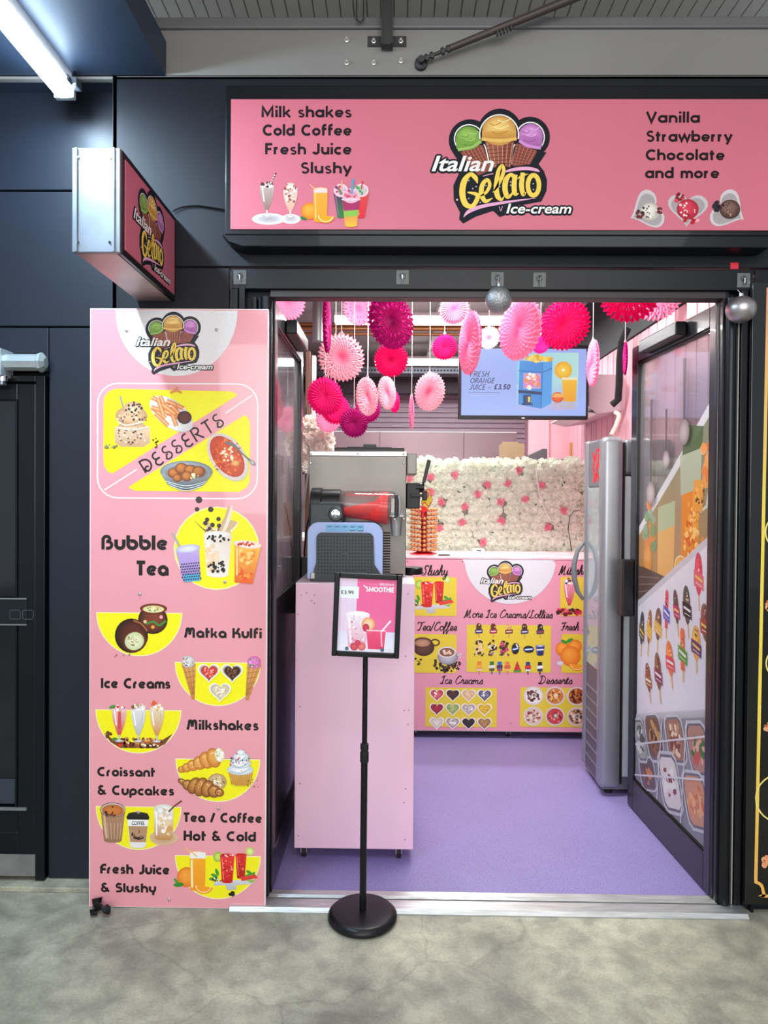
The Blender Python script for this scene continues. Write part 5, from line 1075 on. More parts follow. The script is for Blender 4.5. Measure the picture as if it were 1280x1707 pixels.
# ---------------------------------------------------------------- pink trolley with the machines
TX0, TX1, TY0, TY1, TZ0, TZ1 = at(491.5, 1200, .27).x, at(690, 1200, .27).x, .27, .93, at(590, 1415, .27).z, at(590, 972, .27).z
tr = thing('pink_trolley', 'tall pink painted plywood trolley on casters carrying the machines', 'trolley', ((TX0+TX1)/2, .65, 0))
bx('front_panel', M_pinkply, (TX0, TY0, TZ0), (TX1, TY0+.014, TZ1-.004), tr, bev=.002); bx('side_panel', M_pinkply, (TX0, TY0+.014, TZ0), (TX0+.014, TY1, TZ1-.004), tr); bx('side_panel', M_pinkply, (TX1-.014, TY0+.014, TZ0), (TX1, TY1, TZ1-.004), tr)
bx('worktop', mat('pale_pink_top', '#ecd3dd', .35, 0, .05, 5), (TX0, TY0, TZ1-.006), (TX1, TY1, TZ1), tr, bev=.002); bx('bottom_board', M_pinkply, (TX0+.014, TY0+.014, TZ0), (TX1-.014, TY1, TZ0+.014), tr)
for px, py in ((500, 1178), (500, 1306), (497, 1393), (676, 1094), (680, 1208), (676, 1315), (675, 1400), (674, 1184), (681, 1184), (673, 1338), (497, 1024), (519, 1002), (524, 1006), (680, 990), (511, 988), (502, 992), (524, 992)):
    p = at(px, py, TY0); MB().lathe([(.0028, 0), (.0022, -.0012), (.0004, -.0014)], (p.x, TY0, p.z), 8, 'Y').build('screw', mat('dull_screw', '#8d7a84', .5, .4), tr)
def caster(px, Y, par, z1=.04, s=1.0):
    x = px; r = .021*s; F_ = .012
    c = MB().box(x-.012*s, Y-.016*s, z1-.006, x+.012*s, Y+.016*s, z1).build('caster', M_zinc, par)
    MB().tube([(x-.007*s, Y, F_+r+.0005), (x+.007*s, Y, F_+r+.0005)], r, 18).build('wheel', M_rubber, c, smooth=True); 
    k = MB(); k.box(x-.0105*s, Y-.012*s, F_+r*.8, x-.0085*s, Y+.010*s, z1-.004); k.box(x+.0085*s, Y-.012*s, F_+r*.8, x+.0105*s, Y+.010*s, z1-.004); k.build('fork', M_chrome, c)
for cx in (TX0+.035, TX1-.055):
    for cy in (TY0+.05, TY1-.06): caster(cx, cy-.015, tr, TZ0, 1.15)
for o in tr.children:
    if o.name.startswith('caster'): o.location.z += .012 if False else 0.0
TZ = TZ1
# soft serve machine
def X_(px, Y): return at(px, 850, Y).x
def Z_(py, Y, px=600): return at(px, py, Y).z
my = .50
IX0, IX1, IZ1 = X_(515, my), X_(677, my), Z_(752, my)
M_mach = mat('dull_stainless', '#716d69', .36, .85, .12, 5, bump=.1, bscale=3)
ic = thing('ice_cream_machine', 'stainless soft serve ice cream machine with black lever, behind the slush maker', 'ice cream machine', ((IX0+IX1)/2, .7, TZ))
bx('cabinet', M_mach, (IX0+.004, my+.006, TZ+.012), (IX1, .92, IZ1-.002), ic, bev=.004)
bx('side_sheet', M_mach, (IX0, my, TZ+.012), (IX1-.002, my+.005, IZ1-.022), ic, bev=.001)
bx('top_trim', M_steel, (IX0, my-.003, IZ1-.022), (IX1+.002, .92, IZ1), ic, bev=.003)
bx('front_hood', M_mach, (IX1+.002, my+.07, Z_(790, my+.07)), (X_(694, my+.07), .90, IZ1-.004), ic, bev=.003)
for px, py in ((518, 757), (596, 756), (672, 757), (672, 772), (517, 773), (673, 865), (674, 958)):
    MB().lathe([(.005, 0), (.004, -.004), (.0005, -.005)], (X_(px, my), my-.002, Z_(py, my)), 10, 'Y').build('rivet', M_chrome, ic)
for k in range(16): z = Z_(888+k*4.35, my); bx('vent_slot', M_rubber, (X_(639, my), my-.0012, z-.0028), (X_(651, my), my+.001, z+.0028), ic, bev=.0006)
for cx in (IX0+.03, IX1-.03):
    for cy in (my+.04, .86): MB().lathe([(.014, .0002), (.012, .013)], (cx, cy, TZ), 12).build('foot', M_rubber, ic)
ly = my+.12
bx('hopper_lid', M_blackm, (X_(557, ly), ly-.02, IZ1), (X_(673, ly), .90, IZ1+.022), ic, bev=.004); bx('lid_step', M_blackm, (X_(578, ly), ly+.0, IZ1+.022), (X_(652, ly), .88, IZ1+.027), ic, bev=.001)
bx('lid_knob', mat('dark_grey_plastic', '#3f4347', .5), (X_(604, ly), ly+.04, IZ1+.027), (X_(626, ly), ly+.10, IZ1+.042), ic, bev=.003)
hy = .60
bx('dispensing_head', M_blackm, (IX1+.001, hy-.05, Z_(847, hy)), (X_(699, hy), hy+.05, Z_(805, hy)), ic, bev=.004)
MB().tube([(X_(692, hy), hy-.03, Z_(812, hy)), (X_(706, hy), hy-.03, Z_(812, hy))], .022, 20).build('head_cap', M_blackm, ic, smooth=True)
lv = MB().prism([(X_(702, hy), Z_(806, hy)), (X_(708, hy), Z_(804, hy)), (X_(717, hy), Z_(768, hy)), (X_(711, hy), Z_(765, hy))], lambda a, b_, t: (a, t, b_), hy-.045, hy-.030).build('lever', M_blackm, ic, bevel=.002)
fl = MB(); zc_, xc_ = Z_(831, hy), X_(710, hy); pts = [(xc_+.026*(1+.12*math.cos(5*t+.6))*math.cos(t)*.86, zc_+.042*(1+.10*math.cos(5*t+.6))*math.sin(t)) for t in [2*PI*k/40 for k in range(40)]]
fl.prism(pts, lambda a, b_, t: (a, t, b_), hy-.056, hy-.050); fl.build('flower_badge', mat('red_sticker_rim', '#c8202a', .4), ic)
A = Art(lambda u, v, l: (u, hy-.0565-l, v), lambda x, y: (X_(x, hy), Z_(y, hy)), (hy+D0)/FPX); A.o(710, 831)
A.poly([(710+8.6*(1+.14*math.cos(5*t+.6))*math.cos(t)*.86, 831-14.6*(1+.10*math.cos(5*t+.6))*math.sin(t)) for t in [2*PI*k/40 for k in range(40)]], '#f2cf4a')
A.ell(708, 824, 6, 7, '#e88aa0', '#d8607c'); A.curve([(702, 841), (707, 837), (713, 843), (717, 836)], 1.4, '#c8202a'); A.curve([(705, 846), (712, 845)], 1.2, '#c8202a')
A.build('badge_print', P_sign, ic)
bx('tap_lever', M_blackm, (X_(684, hy), hy-.075, Z_(828, hy)), (X_(707, hy), hy-.062, Z_(823, hy)), ic, bev=.002); bx('tap_knob', M_blackm, (X_(703, hy), hy-.082, Z_(833, hy)), (X_(710, hy), hy-.058, Z_(818, hy)), ic, bev=.003)
MB().lathe([(.010, 0), (.008, .012), (.008, .024), (.004, .030)], (X_(704, hy), hy-.01, Z_(862, hy)), 12).build('nozzle', mat('red_plastic', '#cf1526', .35), ic, smooth=True)
MB().lathe([(.040, 0), (.043, .004), (.043, .026), (.039, .030)], (X_(689, hy), hy-.01, Z_(955.5, hy)), 28).build('drip_tray', M_blackm, ic, smooth=True); MB().lathe([(.038, .030), (.038, .033)], (X_(689, hy), hy-.01, Z_(957, hy)), 24).build('drip_grid', M_steel, ic)

# slush maker in front
sy = .32
sm = thing('slush_maker', 'pale blue slush maker with a clear drum of red slush on the pink trolley', 'slush machine', (X_(576, sy), .48, TZ))
M_lb = mat('periwinkle_plastic', '#a9bdf0', .3, 0, .03, 4, coat=.3); M_dg = mat('charcoal_plastic', '#2f363a', .42, 0, .05, 6)
sx0, sx1, szt = X_(513, sy), X_(638, sy), Z_(871, sy)
def rrect(x0, z0, x1, z1, r, rb=None):
    rb = r if rb is None else rb; P = []
    for cx, cz, a0, q in ((x1-r, z1-r, 0, r), (x0+r, z1-r, PI/2, r), (x0+rb, z0+rb, PI, rb), (x1-rb, z0+rb, 1.5*PI, rb)):
        for k in range(8): a = a0+PI/2*k/7; P.append((cx+q*math.cos(a), cz+q*math.sin(a)))
    return P
fy_ = lambda a, b_, t: (a, t, b_)
MB().prism(rrect(sx0, TZ+.010, sx1, szt, .045, .006), fy_, sy, sy+.14).build('body_shell', M_lb, sm, bevel=.004)
gx0, gx1, gzt = X_(528, sy), X_(623, sy), Z_(888, sy)
P = rrect(gx0, TZ+.07, gx1, gzt, .022, .01)
P = [(gx0+.022*0, TZ+.075)]; top = [(cx, cz) for cx, cz in rrect(gx0, TZ+.05, gx1, gzt, .022, .004)][:16]
outline = top+[(gx0, TZ+.075), (gx0-.010, TZ+.045), (gx0-.012, TZ+.008), (gx1+.030, TZ+.008), (gx1+.028, TZ+.035), (gx1+.004, TZ+.068)]
MB().prism(outline, fy_, sy-.010, sy+.004).build('grille_panel', M_dg, sm, bevel=.003)
gh = MB()
for r_ in range(15):
    for c_ in range(18):
        x = gx0+.009+c_*(gx1-gx0-.018)/17; z = gzt-.016-r_*.0132
        if z < TZ+.03 or (x-(gx0+gx1)/2)**2+(z-(TZ+.115))**2 < .011**2: continue
        gh.v += [(x-.0022, sy-.0105, z-.0026), (x+.0022, sy-.0105, z-.0026), (x+.0022, sy-.0105, z+.0026), (x-.0022, sy-.0105, z+.0026)]; n = len(gh.v); gh.f.append((n-4, n-3, n-2, n-1))
gh.build('grille_holes', M_rubber, sm, kind='stuff')
MB().lathe([(.011, 0), (.010, -.002)], ((gx0+gx1)/2, sy-.010, TZ+.115), 20, 'Y').build('grille_boss', M_dg, sm)
bx('foot_bar', M_dg, (sx0+.012, sy-.012, TZ), (sx1-.006, sy+.13, TZ+.012), sm, bev=.003); bx('corner_clip', M_steel, (X_(519, sy), sy-.014, Z_(965, sy)), (X_(526, sy), sy-.011, Z_(955, sy)), sm, bev=.002)
for k in range(5):
    x = X_(543.5+k*12.8, sy); kb = bx('mode_key', mat('key_blue', '#6fb4dc', .3), (x, sy-.0022, Z_(886, sy)), (x+.0285, sy, Z_(875, sy)), sm, bev=.0008)
    bx('key_mark', mat('key_ink', '#2c6c98', .4), (x+.006, sy-.0028, Z_(879, sy)), (x+.0225, sy-.0021, Z_(877.4, sy)), kb)
bx('display_strip', mat('pale_display', '#d9e6fb', .2), (X_(580, sy), sy-.0022, Z_(886.5, sy)), (X_(607, sy), sy-.0003, Z_(884.5, sy)), sm)
dy = sy+.075; dzc, dr_ = Z_(845, sy), .066
xa, xb, xc2 = X_(517, sy), X_(565, sy), X_(650, sy)
bx('motor_housing', mat('slate_plastic', '#28333a', .4), (X_(514, sy), sy+.004, szt-.01), (X_(574, sy), sy+.14, Z_(838, sy)), sm, bev=.012, seg_=None) if False else bx('motor_housing', mat('slate_plastic', '#28333a', .4), (X_(514, sy), sy+.004, szt-.03), (X_(572, sy), sy+.14, Z_(838, sy)), sm, bev=.010)
MB().tube([(xa-.006, dy, dzc+.014), (xa, dy, dzc+.014), (X_(533, sy), dy, dzc+.014), (X_(535, sy), dy, dzc+.014), (xb, dy, dzc+.014)], [.050, .062, .062, .056, .056], 32).build('drum_collar', M_blackm, sm, smooth=True)
dk = MB().lathe([(.030, 0), (.030, -.008), (.026, -.012)], (X_(560, sy), sy+.002, Z_(857, sy)), 28, 'Y').build('dial', mat('slate_plastic', '#28333a'), sm, smooth=True)
MB().lathe([(.018, -.012), (.017, -.018), (.004, -.019)], (X_(560, sy), sy+.002, Z_(857, sy)), 24, 'Y').build('dial_cap', M_chrome, dk, smooth=True)
for k in range(4):
    a = PI/4+k*PI/2; cx, cz = X_(560, sy), Z_(857, sy); t0, t1 = a-.22, a+.22
    MB().prism([(cx+.004*math.cos(a), cz+.004*math.sin(a)), (cx+.016*math.cos(t0), cz+.016*math.sin(t0)), (cx+.016*math.cos(t1), cz+.016*math.sin(t1))], fy_, sy-.0185, sy-.0168).build('dial_groove', M_dg, dk)
# clear drum and the slush inside (banked up towards the tap end)
MB().tube([(xb-.002, dy, dzc+.010), (xc2-.05, dy, dzc+.004), (xc2-.006, dy, dzc-.006), (xc2, dy, dzc-.008)], [.054, .060, .072, .070], 40).build('clear_drum', glass_mat('drum_plastic', (.96, .94, .94), .6, .05, (.9, .8, .8)), sm, smooth=True)
sl = MB(); n = 26; m_ = 16; base = 0
def htop(t): return -.014+.042*min(1, t/.78)**1.1+(.034*max(0, min(1, (t-.74)/.14))**1.5)
for i in range(n+1):
    t = i/n; x = xb+.0+(xc2-.010-xb)*t; rr0 = .050+.008*t+.009*max(0, t-.6)/.4; cz = dzc+.008-.014*t; hgt = min(rr0*.93, htop(t)); a0 = math.asin(max(-1, min(1, hgt/rr0)))
    for k in range(m_+1):
        a = PI-a0+(PI+2*a0)*k/m_ ; sl.v.append((x, dy+rr0*math.cos(a), cz+rr0*math.sin(a)))
for i in range(n):
    for k in range(m_): p = i*(m_+1)+k; sl.f.append((p, p+1, p+m_+2, p+m_+1))
    sl.f.append((i*(m_+1)+m_, i*(m_+1), (i+1)*(m_+1), (i+1)*(m_+1)+m_))
sl.f.append(tuple(range(m_+1))); sl.f.append(tuple(n*(m_+1)+k for k in range(m_, -1, -1)))
sl.build('red_slush', mat('red_slush', '#ff3834', .35, 0, .18, 60, bump=.5, bscale=220), sm, label='red slush banked up in the drum')
bx('tap_block', M_clear, (xc2+.001, dy-.03, dzc-.040), (X_(661, sy), dy+.03, dzc+.040), sm, bev=.004)
bx('tap_handle', M_blackm, (X_(657.5, sy), dy-.05, dzc-.045), (X_(664, sy), dy-.03, dzc+.048), sm, bev=.003)
MB().tube([(X_(664, sy), dy-.055, dzc+.045), (X_(666, sy), dy-.055, dzc+.020), (X_(665.5, sy), dy-.055, dzc-.035), (X_(658, sy), dy-.055, dzc-.050)], .0035, 8).build('tap_rim', M_chrome, sm, smooth=True)
gc = MB(); gx = X_(661, sy); gc.lathe([(.020, 0), (.0285, .080), (.0275, .080), (.019, .003)], (gx, dy-.02, Z_(894, sy)), 24)
cupo = thing('clear_cup', 'clear plastic cup fixed under the slush maker tap', 'cup', (gx, dy-.02, Z_(894, sy))); gc.build('cup_wall', M_clear, cupo, smooth=True)
MB().lathe([(.0295, .078), (.0295, .083), (.0275, .083)], (gx, dy-.02, Z_(894, sy)), 24).build('cup_rim', M_white, cupo, smooth=True)
bx('cup_bracket', M_clear, (xc2+.0, dy-.045, Z_(858, sy)), (X_(672, sy), dy+.010, Z_(855.5, sy)), sm)
# cables beside the machines
yb = .80
for pts, r_, m_, lab in (([(516, 765), (512, 800), (505, 850), (500, 900), (498, 940)], .005, M_white, 'white cable hanging down left of the slush maker'), ([(520, 843), (511, 880), (507, 920), (509, 955)], .004, M_rubber, 'black cable hanging down left of the slush maker'), ([(497, 772), (506, 780), (516, 783)], .004, M_white, 'short white cable running towards the steel machine')):
    tag(MB().tube([at(x, y, yb) for x, y in pts], r_, 8).build('power_cable', m_, None, smooth=True), lab, 'cable')

# ---------------------------------------------------------------- the printed counter
CY = 1.70
CX0, CX1, CZ0, CZ1 = .02, 1.33, at(800, 1218, CY).z, at(800, 932, CY).z
ct_ = thing('counter', 'pink printed serving counter with menu pictures at the back of the shop', 'counter', ((CX0+CX1)/2, CY+.2, 0))
bx('front_panel', mat('counter_pink_sheet', '#e79aae', .4, 0, .03, 3, coat=.2), (CX0, CY, CZ0), (CX1, CY+.012, CZ1), ct_)
bx('carcass', mat('counter_inside', '#6a5560', .6), (CX0+.005, CY+.012, CZ0+.01), (CX1-.005, 2.16, CZ1-.03), ct_)
bx('worktop', mat('pink_white_marbled_top', '#f4c6cf', .25, 0, .22, 9), (CX0, CY-.004, CZ1), (CX1, 2.20, CZ1+.012), ct_, bev=.002)
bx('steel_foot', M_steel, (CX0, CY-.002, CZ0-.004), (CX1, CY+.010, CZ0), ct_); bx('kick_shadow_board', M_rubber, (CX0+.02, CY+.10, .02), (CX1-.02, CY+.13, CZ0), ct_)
for px in (690, 847): caster(at(px, 1224, CY+.04).x, CY+.05, ct_, CZ0+.004, 1.2)
for o in ct_.children: pass
A = frontal(CY-.001, eps=1.4e-5)
A.o(850, 965); A.poly([(770.5, 932)]+[(850+76*math.cos(PI*k/26), 932+75*math.sin(PI*k/26)) for k in range(25, 0, -1)]+[(922, 932)], '#dfdde4')
A.o(843, 968); logo_at(A, 801, 934.5, 86)
A.o(725, 990)
Y2 = '#e6ce3a'
for t, x0, x1, yt, yb2 in (('Slushy', 702, 748, 943, 959), ('More Ice Creams/Lollies', 773, 922, 1017, 1030), ('Tea/Coffee', 694, 763, 1037, 1051), ('Ice Creams', 733, 806, 1127, 1140), ('Desserts', 897, 955, 1127, 1140), ('Milkshake', 931, 992, 943, 958), ('Fresh Juice', 934, 1000, 1038, 1051)):
    A.n((x0+x1)/2, yb2); script(A, t, x0, x1, yt, yb2)
A.n(725, 995); A.poly(A.rr(690, 962, 761, 1027, 3), Y2); slushies(A, 712, 972, .62)
A.n(725, 1085); A.poly(A.rr(690, 1057, 761, 1122, 3), Y2)
A.ell(706, 1079, 18, 15, '#6c4030', '#3e2018'); A.ell(704, 1071, 16, 8.5, '#7c4a38', '#4a2820'); A.ell(704, 1072, 13, 6.5, '#c99a7c', '#a8745a'); A.line([(725+7*math.cos(2*PI*k/14), 1071+5*math.sin(2*PI*k/14)) for k in range(14)], 2.4, '#4a2820', closed=True)
A.blobs(745, 1108, 23, 13, 90, 2.2, ['#2c1a16', '#4a2c22', '#1a100e'], 3); A.blobs(696, 1102, 6, 6, 6, 2, ['#2c1a16'], 5)
A.ell(746, 1095, 17, 13, '#c9c6cf', '#8a8690'); A.ell(745, 1087, 15.5, 9.5, '#f2efee', '#dcd6d6'); A.ell(745, 1087, 12.5, 7.3, '#b0764c', '#7a4a30'); A.blobs(745, 1087, 7, 4, 12, 2, ['#f4e8dc', '#e8d4c0'], 4); A.line([(762, 1092), (768, 1090), (766, 1097)], 2, '#d8d4da')
A.n(849, 1080); A.poly(A.rr(778, 1042, 918, 1121, 2), Y2)
R = random.Random(2)
def lolly(x, y, c1, c2, c3):
    A.poly([(x-4.6, y+4), (x-4.6, y-5), (x-2.5, y-8.5), (x+1.5, y-8.5), (x+4.4, y-5), (x+4.4, y+4)], c1); A.poly([(x-6.5, y+2), (x+6.5, y+1), (x+6, y+8), (x-6, y+9)], c2); A.line([(x-4.5, y+5), (x+4.5, y+4.5)], 2, c3); A.line([(x, y+9), (x, y+15)], 1.8, '#c89a5a'); A.blobs(x, y-3, 3.4, 3, 4, 1.2, ['#f0d8b8', c1], int(x))
for x, c1, c2, c3 in ((798, '#5a2c1c', '#3a2c6a', '#f2eef4'), (822, '#6a3020', '#a82c4a', '#f4d8e0'), (848, '#e0a45a', '#7a3a2a', '#f0d8b0'), (874, '#4a2418', '#3c2c68', '#eeeaf2'), (900, '#2c2430', '#3a3a5a', '#c8384a')): lolly(x, 1048, c1, c2, c3)
for x, cs in ((798, ['#f0d09a', '#3a221a', '#e8c890']), (820, ['#3a2018', '#5c3424', '#f0e0c0']), (840, ['#3a2018', '#5c3424', '#c83a7a'])):
    A.blobs(x, 1078, 6, 11, 30, 2.8, cs, x); A.blobs(x, 1091, 8, 2.5, 12, 1.8, ['#8a5a2c', '#f0d098', '#3c2418'], x+1)
A.ell(859, 1081, 6.5, 9.5, '#1c1a28', '#0e0c18', rot=.1); A.line([(853, 1083), (865, 1080)], 4, '#3a6ac0'); A.line([(855, 1082.6), (863, 1080.6)], 1.6, '#f4f4fa'); A.line([(860, 1073), (863, 1079)], 2.4, '#f0eef4')
A.ell(881, 1082, 9, 6, '#1c1a28', '#0e0c18'); A.line([(873, 1083), (889, 1081)], 4.2, '#2c5ab8'); A.line([(875, 1082.7), (887, 1081.3)], 1.8, '#f4f4fa')
cup(A, 900, 1076, 1091, 15, 11, '#2c3a8c', '#1c2860', '#e8e6f0'); A.line([(894, 1083), (906, 1082)], 2.4, '#f0f0f8')
for x, c in ((799, ['#e8882a', '#f2b04a', '#d8d8d8']), (820, ['#2c7a3a', '#e8e4dc', '#7a3a2c']), (833, ['#2c6ac8', '#5a2a4a', '#c83a4a']), (846, ['#e0883a', '#d85a4a', '#f0c878']), (880, ['#2c3a8c', '#d8303a', '#f0f0f4']), (900, ['#1c1a28', '#f0f0f0', '#3a3a6a'])):
    A.poly([(x-3.2, 1103), (x+3.2, 1103), (x+4.4, 1118), (x-4.4, 1118)], c[0]); A.line([(x-5, 1112), (x+5, 1111)], 5, c[1]); A.line([(x-4, 1117), (x+4, 1117)], 3, c[2]); A.line([(x, 1118), (x, 1124)], 2, c[0])
A.poly([(862, 1101), (869, 1118), (856, 1119)], '#d8303a'); A.line([(856, 1119), (869, 1118)], 3, '#3a9a3a'); A.blobs(862, 1112, 3, 4, 5, .9, ['#1c1410'], 2)
A.n(768, 1180); A.poly(A.rr(709, 1146, 828, 1212, 2), Y2)
hc = [('#e8707a', '#c23a48'), ('#5a3830', '#3a201a'), ('#f0d8b0', '#d8a87a'), ('#8a8ea8', '#4a4c64'), ('#c83a50', '#8c1c30'), ('#b8c880', '#86a04a'), ('#e4dcd8', '#a89a96'), ('#f2d03a', '#d8a82c'), ('#f2ece4', '#d2c4b4'), ('#e8e0e0', '#9a8c90'), ('#3a2c34', '#2a1c24'), ('#c89a6a', '#94683c')]
for i, (a, b_) in enumerate(hc):
    x, y = 728+(i % 4)*26.5, 1157+(i//4)*23.5; A.heart(x, y+1, 25, 24, '#e9e4e4', '#f6f2f2'); A.heart(x, y+1, 21, 20, a, b_); A.blobs(x, y, 6, 5, 9, 1.5, [a, b_, '#ffffff' if i % 3 == 0 else '#3a2a2a' if i % 3 == 1 else a], i)
A.n(918, 1180); A.poly(A.rr(867, 1146, 990, 1212, 2), Y2)
pl = [('#f0ece4', ['#5a2c24', '#f6f2e8', '#7a3a2c']), ('#d8823c', ['#c8602a', '#f0c070', '#8a3a1c']), ('#a8501c', ['#2c1410', '#e08a3c', '#5c2a1a']), ('#e0c0b0', ['#8a3a3a', '#f0e0d0', '#c87060']), ('#c84a4a', ['#d8303c', '#8c2420', '#f0a0a0']), ('#c89870', ['#3a2018', '#f0e0cc', '#7a4a30'])]
for i, (a, cs) in enumerate(pl):
    x, y = 889+(i % 3)*36, 1160+(i//3)*34; A.ell(x, y, 16.5, 16, '#efe9e6', '#d9d1ce'); A.ell(x, y, 13.8, 13.2, a, mixc(H(a), (0, 0, 0), .3) if False else a); A.blobs(x, y, 10.5, 10, 40, 2.4, cs, i+3); A.ell(x+1, y-1, 4.2, 4, '#f4ecd8' if i in (1, 4) else cs[0], cs[1])
A.n(965, 1000); A.poly(A.rr(934, 962, 1000, 1027, 3), Y2); sundae(A, 949, 972, 1020, 19, '#f0a0b0', '#c82c4a', ['#f8b8b4', '#3a1a1c', '#ffffff', '#5a3a2a']); A.blobs(949, 1020, 22, 5, 46, 3, ['#c8243a', '#8c1424', '#e85a6a', '#3a1c1a'], 4)
A.n(965, 1085); A.poly(A.rr(936, 1057, 1000, 1122, 3), Y2); orange(A, 938, 1082, 12); orange(A, 958, 1078, 12); orange(A, 951, 1094, 17); leaf(A, 940, 1070, 6, .5); leaf(A, 949, 1068, 7, -.5); wedge(A, 962, 1108, 13, .1); A.ell(934, 1106, 6, 4, '#e8e6ea', '#c8c4cc')
A.build('printed_artwork', P_cnt, ct_)
for px, py in ((771, 936), (922, 936), (679, 936), (851, 1206)): p = at(px, py, CY); MB().lathe([(.003, 0), (.002, -.002)], (p.x, CY-.001, p.z), 8, 'Y').build('screw', M_blackm, ct_)
CT = CZ1+.012
# things lying on the counter
def lay(px, Y, w_, d_, h_, rot, name, m, lab, cat, group=None, bev=.001):
    x = at(px, 925, Y).x; M_ = Matrix.Translation((x, Y, CT+h_/2)) @ Matrix.Rotation(rot, 4, 'Z')
    return tag(MB().box(-w_/2, -d_/2, -h_/2, w_/2, d_/2, h_/2, bev=bev if h_ > .004 else 0, M=M_).build(name, m, None), lab, cat, group)
lay(748, 1.86, .20, .12, .0015, .12, 'white_paper', mat('white_paper', '#f2eef0', .6), 'white sheet of paper lying on the counter beside the sweet stand', 'paper')
lay(777, 1.95, .22, .10, .0015, -.05, 'menu_sheet', mat('pink_menu_sheet', '#f6dbe0', .5), 'pale pink menu sheet lying behind the card reader', 'paper')
lay(740, 1.80, .07, .035, .006, .1, 'phone', M_blackm, 'flat black phone lying at the left of the counter', 'phone', bev=.002)
cr = thing('card_reader', 'small white card reader standing on the counter against the flower wall', 'card reader', (at(797, 925, 1.97).x, 1.97, CT))
x = at(797, 925, 1.97).x
bx('reader_body', M_white, (x-.036, 1.93, CT), (x+.036, 2.01, CT+.030), cr, bev=.006); bx('reader_screen', M_blackm, (x-.014, 1.9285, CT+.017), (x+.014, 1.9305, CT+.024), cr); bx('reader_shadow_foot', M_rubber, (x-.03, 1.935, CT), (x+.03, 1.94, CT+.004), cr)
# stand of toffee balls
bxx, byy = at(706, 925, 1.90).x, 1.90
sd = thing('sweet_stand', 'red tiered stand that holds the rows of golden lollipops', 'display stand', (bxx, byy, CT))
Mred = mat('red_plastic', '#cf1526')
MB().lathe([(.085, 0), (.083, .004), (.05, .012), (.022, .016)], (bxx, byy, CT), 32).build('stand_base', Mred, sd, smooth=True)
MB().tube([(bxx, byy, CT+.01), (bxx, byy, CT+.295)], .019, 16).build('stand_column', Mred, sd, smooth=True)
for k in range(10): MB().lathe([(.062, 0), (.062, .0022)], (bxx, byy, CT+.018+k*.0272), 24).build('tier', Mred, sd)
bm_ = bmesh.new(); bmesh.ops.create_icosphere(bm_, subdivisions=2, radius=.0116)
me = bpy.data.meshes.new('ball'); bm_.to_mesh(me); bm_.free(); me.materials.append(mat('golden_wrapper', '#d98a4e', .22, .35, .30, 90, coat=.6)); me.polygons.foreach_set('use_smooth', [True]*len(me.polygons))
R = random.Random(5); n_ = 0
ORD = ['first', 'second', 'third', 'fourth', 'fifth', 'sixth', 'seventh', 'eighth', 'ninth', 'tenth']
for r_ in range(10):
    for k in range(9):
        if (r_, k) in ((8, 4), (9, 4), (5, 3)): continue
        a = -PI+PI*(k+.5)/9
        o = bpy.data.objects.new('lollipop', me); C.objects.link(o); rr_ = .076
        o.location = (bxx+rr_*math.cos(a), byy+rr_*math.sin(a), CT+.018+r_*.0272+.0126)
        tag(o, 'golden lollipop in the red stand, %s row from the base, %s from the left' % (ORD[r_], ORD[k]), 'lollipop', 'golden lollipops in the red stand')

# flower wall behind the counter
FY = 2.235; FX0, FX1, FZ1 = at(640, 800, FY).x, 1.335, at(800, 768, FY).z
fw = thing('flower_wall', 'white artificial rose wall dotted with pink roses behind the counter', 'flower wall', ((FX0+FX1)/2, FY, CT))
bx('backing_mat', mat('green_grey_backing', '#a8a695', .9, 0, .3, 30), (FX0, FY+.012, CT-.08), (FX1, FY+.030, FZ1-.015), fw)
def rose_mesh(name, seed, m):
    R = random.Random(seed); vs = []; fs = []
    for ring, (n, r0, r1, h0, h1, wd) in enumerate(((3, .001, .008, -.012, -.024, .014), (5, .003, .015, -.006, -.021, .019), (6, .006, .024, -.002, -.014, .024), (7, .006, .032, .003, -.005, .028))):
        for k in range(n):
            a = 2*PI*(k+R.random()*.5)/n+ring; tl = R.uniform(.85, 1.15); ca, sa = math.cos(a), math.sin(a); b = len(vs)
            for (rr_, ww_, hh_) in ((r0, .35, h0), ((r0+r1)/2, 1.0, (h0+h1)/2-.003), (r1, .75, h1), (r1*1.06, .2, h1+.003)):
                for s_ in (-1, 0, 1):
                    rad = rr_*tl*(1 if s_ else 1.06); off = s_*wd*ww_*.5; cup_ = -.0025*abs(s_)
                    vs.append((rad*ca-off*sa, hh_+cup_+R.uniform(-.001, .001), rad*sa+off*ca))
            for i in range(3):
                for j in range(2): q = b+i*3+j; fs.append((q, q+1, q+4, q+3))
    me = bpy.data.meshes.new(name); me.from_pydata(vs, [], fs); me.materials.append(m); return me
M_wr = mat('ivory_petal', '#f9fff0', .7, 0, .03, 40); M_pr = mat('pink_petal', '#fb9fb2', .6, 0, .12, 40)
for m_, c in ((M_wr, '#f9fff0'), (M_pr, '#fb9fb2')):
    nt = m_.node_tree; t = nt.nodes.new('ShaderNodeBsdfTranslucent'); t.inputs[0].default_value = H(c)+(1,); ms = nt.nodes.new('ShaderNodeMixShader'); ms.inputs[0].default_value = .3
    nt.links.new(nt.nodes['Principled BSDF'].outputs[0], ms.inputs[1]); nt.links.new(t.outputs[0], ms.inputs[2]); nt.links.new(ms.outputs[0], nt.nodes['Material Output'].inputs[0])
roses_w = [rose_mesh('white_rose', i, M_wr) for i in range(4)]; rose_p = rose_mesh('pink_rose', 9, M_pr)
pinks = [(717, 795), (758, 792), (864, 784), (812, 808), (846, 806), (902, 809), (796, 824), (735, 837), (874, 832), (834, 836), (774, 844), (938, 851), (770, 871), (835, 868), (912, 879), (805, 904), (717, 820), (700, 850), (732, 880), (683, 797), (956, 790), (900, 900)][:20]
